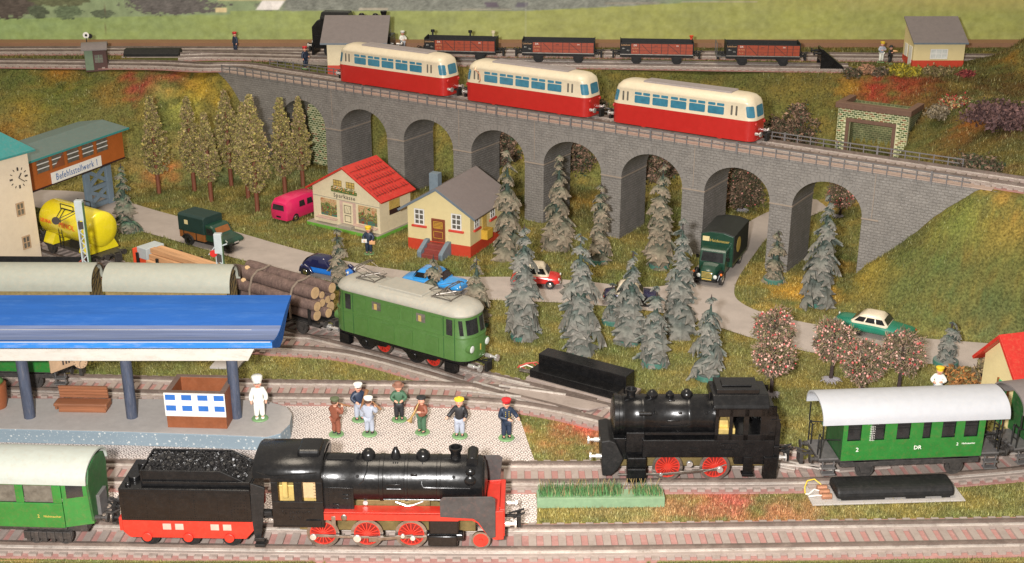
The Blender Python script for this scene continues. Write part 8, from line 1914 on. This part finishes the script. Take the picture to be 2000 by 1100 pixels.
def tricycle_truck():
    x, y = P(418, 480, .06); t = thing('covered_van', 'dark green three-wheeled truck with tarpaulin and brown wooden sides, left of the poplars', 'truck', (x, y, .06), RD(-33)); 
    g = MB(); g.box(-3.5, -1.3, .75, .1, 1.3, 1.55); part(t, 'cargo_bed', g, 'truck_wood', .03)
    g = MB()
    for xx in (-2.9, -1.1): g.box(xx, -1.33, .75, xx+.1, -1.30, 1.55); g.box(xx, 1.30, .75, xx+.1, 1.33, 1.55)
    part(t, 'bed_strap', g, 'black_matt')
    g = MB(); g.prism([(-1.34, 1.5), (1.34, 1.5), (1.34, 3.15), (1.1, 3.35), (-1.1, 3.35), (-1.34, 3.15)], -3.55, .15, 'x'); part(t, 'tarpaulin', g, 'truck_tarp', .06)
    g = MB(); g.prism([(.1, .85), (3.2, .85), (3.3, 1.2), (2.9, 1.45), (1.7, 1.65), (1.25, 2.45), (.9, 2.6), (.1, 2.6)], -1.2, 1.2, 'y'); c = part(t, 'cab', g, 'truck_green', .16)
    g = MB(); g.add([(1.66, -.95, 1.72), (1.66, .95, 1.72), (1.30, .9, 2.38), (1.30, -.9, 2.38)], [(0, 1, 2, 3)]); part(c, 'windscreen', g, 'truck_wood')
    for s in (-1, 1):
        g = MB(); yy = s*1.215; g.add([(.35, yy, 1.6), (1.5, yy, 1.6), (1.2, yy, 2.3), (.35, yy, 2.3)], [(0, 1, 2, 3) if s < 0 else (3, 2, 1, 0)]); part(c, 'side_window', g, 'dark_glass')
        g = MB(); g.tube([(-3.0, s*1.35, .8), (-2.7, s*1.35, 1.1), (-2.2, s*1.35, 1.2), (-1.7, s*1.35, 1.0), (-1.5, s*1.35, .7)], .13, 8); part(t, 'mudguard', g, 'black_matt'); g = MB(); g.ball((2.2, s*.95, 1.35), .13); part(t, 'headlight', g, 'chrome')
    car_wheels(t, (-2.25,), 1.35, .58, 'black'); g = MB(); g.lathe([(.3, -.16), (.56, -.18), (.6, 0), (.56, .18), (.3, .16)], (2.75, -.75, .6), 'y', 22); wl = part(t, 'wheel', g, 'tyre'); g = MB(); g.ball((2.75, -.92, .6), .28, (1, .3, 1)); part(wl, 'hub_cap', g, 'black')
    g = MB(); g.box(-2.6, -1.36, 2.3, -2.1, -1.34, 2.75); part(t, 'cream_label', g, 'wall_yellow'); g = MB(); g.box(3.28, -.3, .95, 3.33, .3, 1.1); part(t, 'grille', g, 'steel'); g = MB(); g.box(-3.4, -1.0, .45, 2.6, 1.0, .75); part(t, 'chassis', g, 'black_matt')
tricycle_truck()

# ------------------------------------------------------------------ black motor boxes, reeds, loose things
def motor_box():
    A, B = P(1034, 745, 0), P(1204, 792, 0); rz, w = frame_from(A, B); t = thing('point_motor_box', 'long black stepped point motor box lying in the grass behind the tank engine', 'motor box', (*A, .05), rz)
    g = MB(); g.box(0, 0, .35, w, 1.3, 1.0); part(t, 'lower_step', g, 'black', .05); g = MB(); g.box(.05, 1.25, .35, w+.1, 2.7, 1.9); part(t, 'upper_block', g, 'black', .06)
    g = MB(); g.box(-.2, -.2, .02, w+.6, 2.9, .34); part(t, 'base_plate', g, 'bed', .02)
    g = MB(); g.bar((-1.4, .8, .3), (0, 1.0, .3), .5, .12); part(t, 'linkage', g, 'steel_dull', .02)
    for k, (m, p) in enumerate((('wire_red', [(0, 1.6, .4), (-.9, 1.9, .6), (-1.9, 1.4, .3), (-.8, 1.2, .2), (-.2, 1.0, .4)]), ('wire_red', [(0, 1.9, .4), (-.8, 2.4, .5), (-1.6, 2.0, .35), (-1.9, 1.2, .2)]), ('wire_white', [(0, 1.4, .4), (-1.2, 1.5, .5), (-1.7, 1.3, .25)]))): g = MB(); g.tube(p, .05, 6); part(t, 'wire', g, m)
motor_box()
def front_box():
    A, B = P(1634, 984, 0), P(1864, 977, 0); rz, w = frame_from(A, B); t = thing('point_motor_box', 'rounded black point motor box with loose wires at its left end, bottom right', 'motor box', (*A, .05), rz)
    g = MB(); g.prism([(-1.7, .04), (w+.6, .04), (w+.6, .14), (-1.7, .14)], -.35, 2.6, 'y'); part(t, 'base_plate', g, 'plat_top', .03)
    g = MB(); g.prism([(0, .2), (.0, .65), (.3, .95), (1.7, 1.0), (2.0, .75), (2.0, .2)], -.0, w, 'x'); part(t, 'cover', g, 'black_matt', .2)
    for x0, x1 in ((.3, 3.2), (4.6, 5.9), (7.0, w-.3)): g = MB(); g.box(x0, .02, .15, x1, .12, .45); part(t, 'lower_tab', g, 'black_matt', .02)
    for k in range(3): g = MB(); g.cyl((-.9, .4+.55*k, .3), (-.25, .4+.55*k, .3), .2, n=12); part(t, 'terminal', g, 'copper', .02)
    for m, p in (('wire_yellow', [(-.5, 1.9, .3), (-.9, 2.2, .55), (-1.4, 2.1, .5), (-1.7, 1.6, .3), (-1.8, 1.1, .15)]), ('wire_white', [(-.7, 1.0, .3), (-1.2, 1.15, .4), (-1.6, .9, .2), (-1.8, 1.0, .15)]), ('wire_white', [(-.7, .5, .3), (-1.2, .45, .35), (-1.7, .6, .2)])): g = MB(); g.tube(p, .045, 6); part(t, 'wire', g, m)
front_box()
x, y = P(300, 110, ZP); t = thing('point_motor_box', 'low black box beside the rear tracks at the left', 'motor box', (x, y, ZP), radians(1))
g = MB(); g.prism([(-1.0, .05), (1.0, .05), (1.0, .6), (.7, 1.0), (-.3, 1.0), (-1.0, .5)], -3.7, 3.6, 'x'); part(t, 'cover', g, 'black_matt', .06); g = MB(); g.box(-4.0, -1.1, .0, 4.6, 1.1, .12); part(t, 'base_plate', g, 'bed')
def reeds():
    A, B = P(1049, 994, 0), P(1298, 992, 0); rz, w = frame_from(A, B); t = thing('reed_strip', 'pale green foam strip planted with ragged reeds between the two front tracks', 'reeds', (*A, .03), rz)
    g = MB(); n = 20; g.box(0, 0, 0, w, 1.15, .72); part(t, 'foam_block', g, 'reed_block', .03)
    rg = np.random.default_rng(3); V = []; C = []; m = 1500
    xs = rg.random(m)*(w-.3)+.15; keep = ~((xs > w*.66) & (xs < w*.76)); xs = xs[keep]; m = len(xs); ys_ = rg.uniform(.2, 1.05, m); h = rg.uniform(.35, 1.05, m)*(1-.25*(xs > w*.76)); dx = rg.normal(size=m)*.10-.15*(xs > w*.76); wd = .035
    a = rg.random(m)*pi; sx, sy = np.cos(a)*wd, np.sin(a)*wd
    V = np.stack([np.stack([xs-sx, ys_-sy, np.full(m, .7)], -1), np.stack([xs+sx, ys_+sy, np.full(m, .7)], -1), np.stack([xs+dx, ys_+rg.normal(size=m)*.08, .7+h], -1)], 1).reshape(-1, 3)
    pal = np.array([(.10, .22, .075), (.13, .27, .10), (.07, .16, .06), (.30, .24, .12), (.11, .24, .09)]); C = np.repeat(pal[rg.integers(0, 5, m)]*rg.uniform(.7, 1.2, m)[:, None], 3, 0)
    o = link('reed_blades', np_mesh('reed_blades', V, np.arange(3*m).reshape(m, 3), 'tint', C), t); o['kind'] = 'stuff'
    g = MB()
    for k in range(22): xx = random.uniform(.2, w-.3); g.tube([(xx, .5, .7), (xx+random.uniform(-.1, .1), .5, 1.2), (xx+random.uniform(-.3, .3), .45, 1.9)], .022, 5)
    part(t, 'dry_stalks', g, 'wag_end')['kind'] = 'stuff'
reeds()

# ------------------------------------------------------------------ static grass
def grass():
    rg = np.random.default_rng(5); n = 620000
    iv = rg.random(n)*(1/60-1/172)+1/172; Y = 1/iv; X = (rg.random(n)*2-1)*(Y*.47+4)
    Y = np.clip(Y, 64.4, 171); Z = np.zeros(n)
    ok = np.ones(n, bool)
    for poly in (ROAD, COB1, COB2):
        d, ins = poly_dist(X, Y, poly); ok &= ~ins
    d, ins = poly_dist(X, Y, YARD); ok &= ~ins
    for ln in TRACKS:
        pts = ln.xy[::3]; lo = pts.min(0)-3; hi = pts.max(0)+3; near = (X > lo[0]) & (X < hi[0]) & (Y > lo[1]) & (Y < hi[1]) & ok; ix = np.where(near)[0]
        for a0 in range(0, len(ix), 20000):
            j = ix[a0:a0+20000]; dd = (X[j][:, None]-pts[None, :, 0])**2+(Y[j][:, None]-pts[None, :, 1])**2; m = dd.min(1) < 2.40**2
            hm = height(X[j], Y[j]); onl = np.abs(hm-(ln.z-.6)) < 2.0; ok[j[m & onl]] = False
    ok &= ~((X < -15.5) & (Y > 79) & (Y < 85))
    X = X[ok]; Y = Y[ok]; Z = height(X, Y); n = len(X); C = ground_color(X, Y)
    ok2 = ~((Z > 6) & (np.abs((X-VA[0])*VN[0]+(Y-VA[1])*VN[1]-2.8) < 3.4) & (((X-VA[0])*VD[0]+(Y-VA[1])*VD[1]) < 96))
    X, Y, Z, C = X[ok2], Y[ok2], Z[ok2], C[ok2]; n = len(X)
    k = rg.random((n, 1)); C = C*(.60+.80*rg.random((n, 1))); C = np.where(k > .93, C*1.0+np.array((.17, .17, .09)), C); C = np.where(k < .10, C*np.array((.7, .8, .9)), C)
    a = rg.random(n)*2*pi; tl = rg.uniform(.15, 1.1, n); L = rg.uniform(.16, .40, n); sc = np.clip(Y/110, .8, 1.35); w = .040*sc
    hx, hy = np.cos(a)*np.sin(tl)*L*sc, np.sin(a)*np.sin(tl)*L*sc; hz_ = np.cos(tl)*L*sc; b = a+pi/2
    V = np.stack([np.stack([X-np.cos(b)*w, Y-np.sin(b)*w, Z], -1), np.stack([X+np.cos(b)*w, Y+np.sin(b)*w, Z], -1), np.stack([X+hx, Y+hy, Z+hz_], -1)], 1).reshape(-1, 3)
    o = link('grass', np_mesh('grass', V, np.arange(3*n).reshape(n, 3), 'blade', np.repeat(np.clip(C, .005, 1), 3, 0))); o['kind'] = 'stuff'
grass()
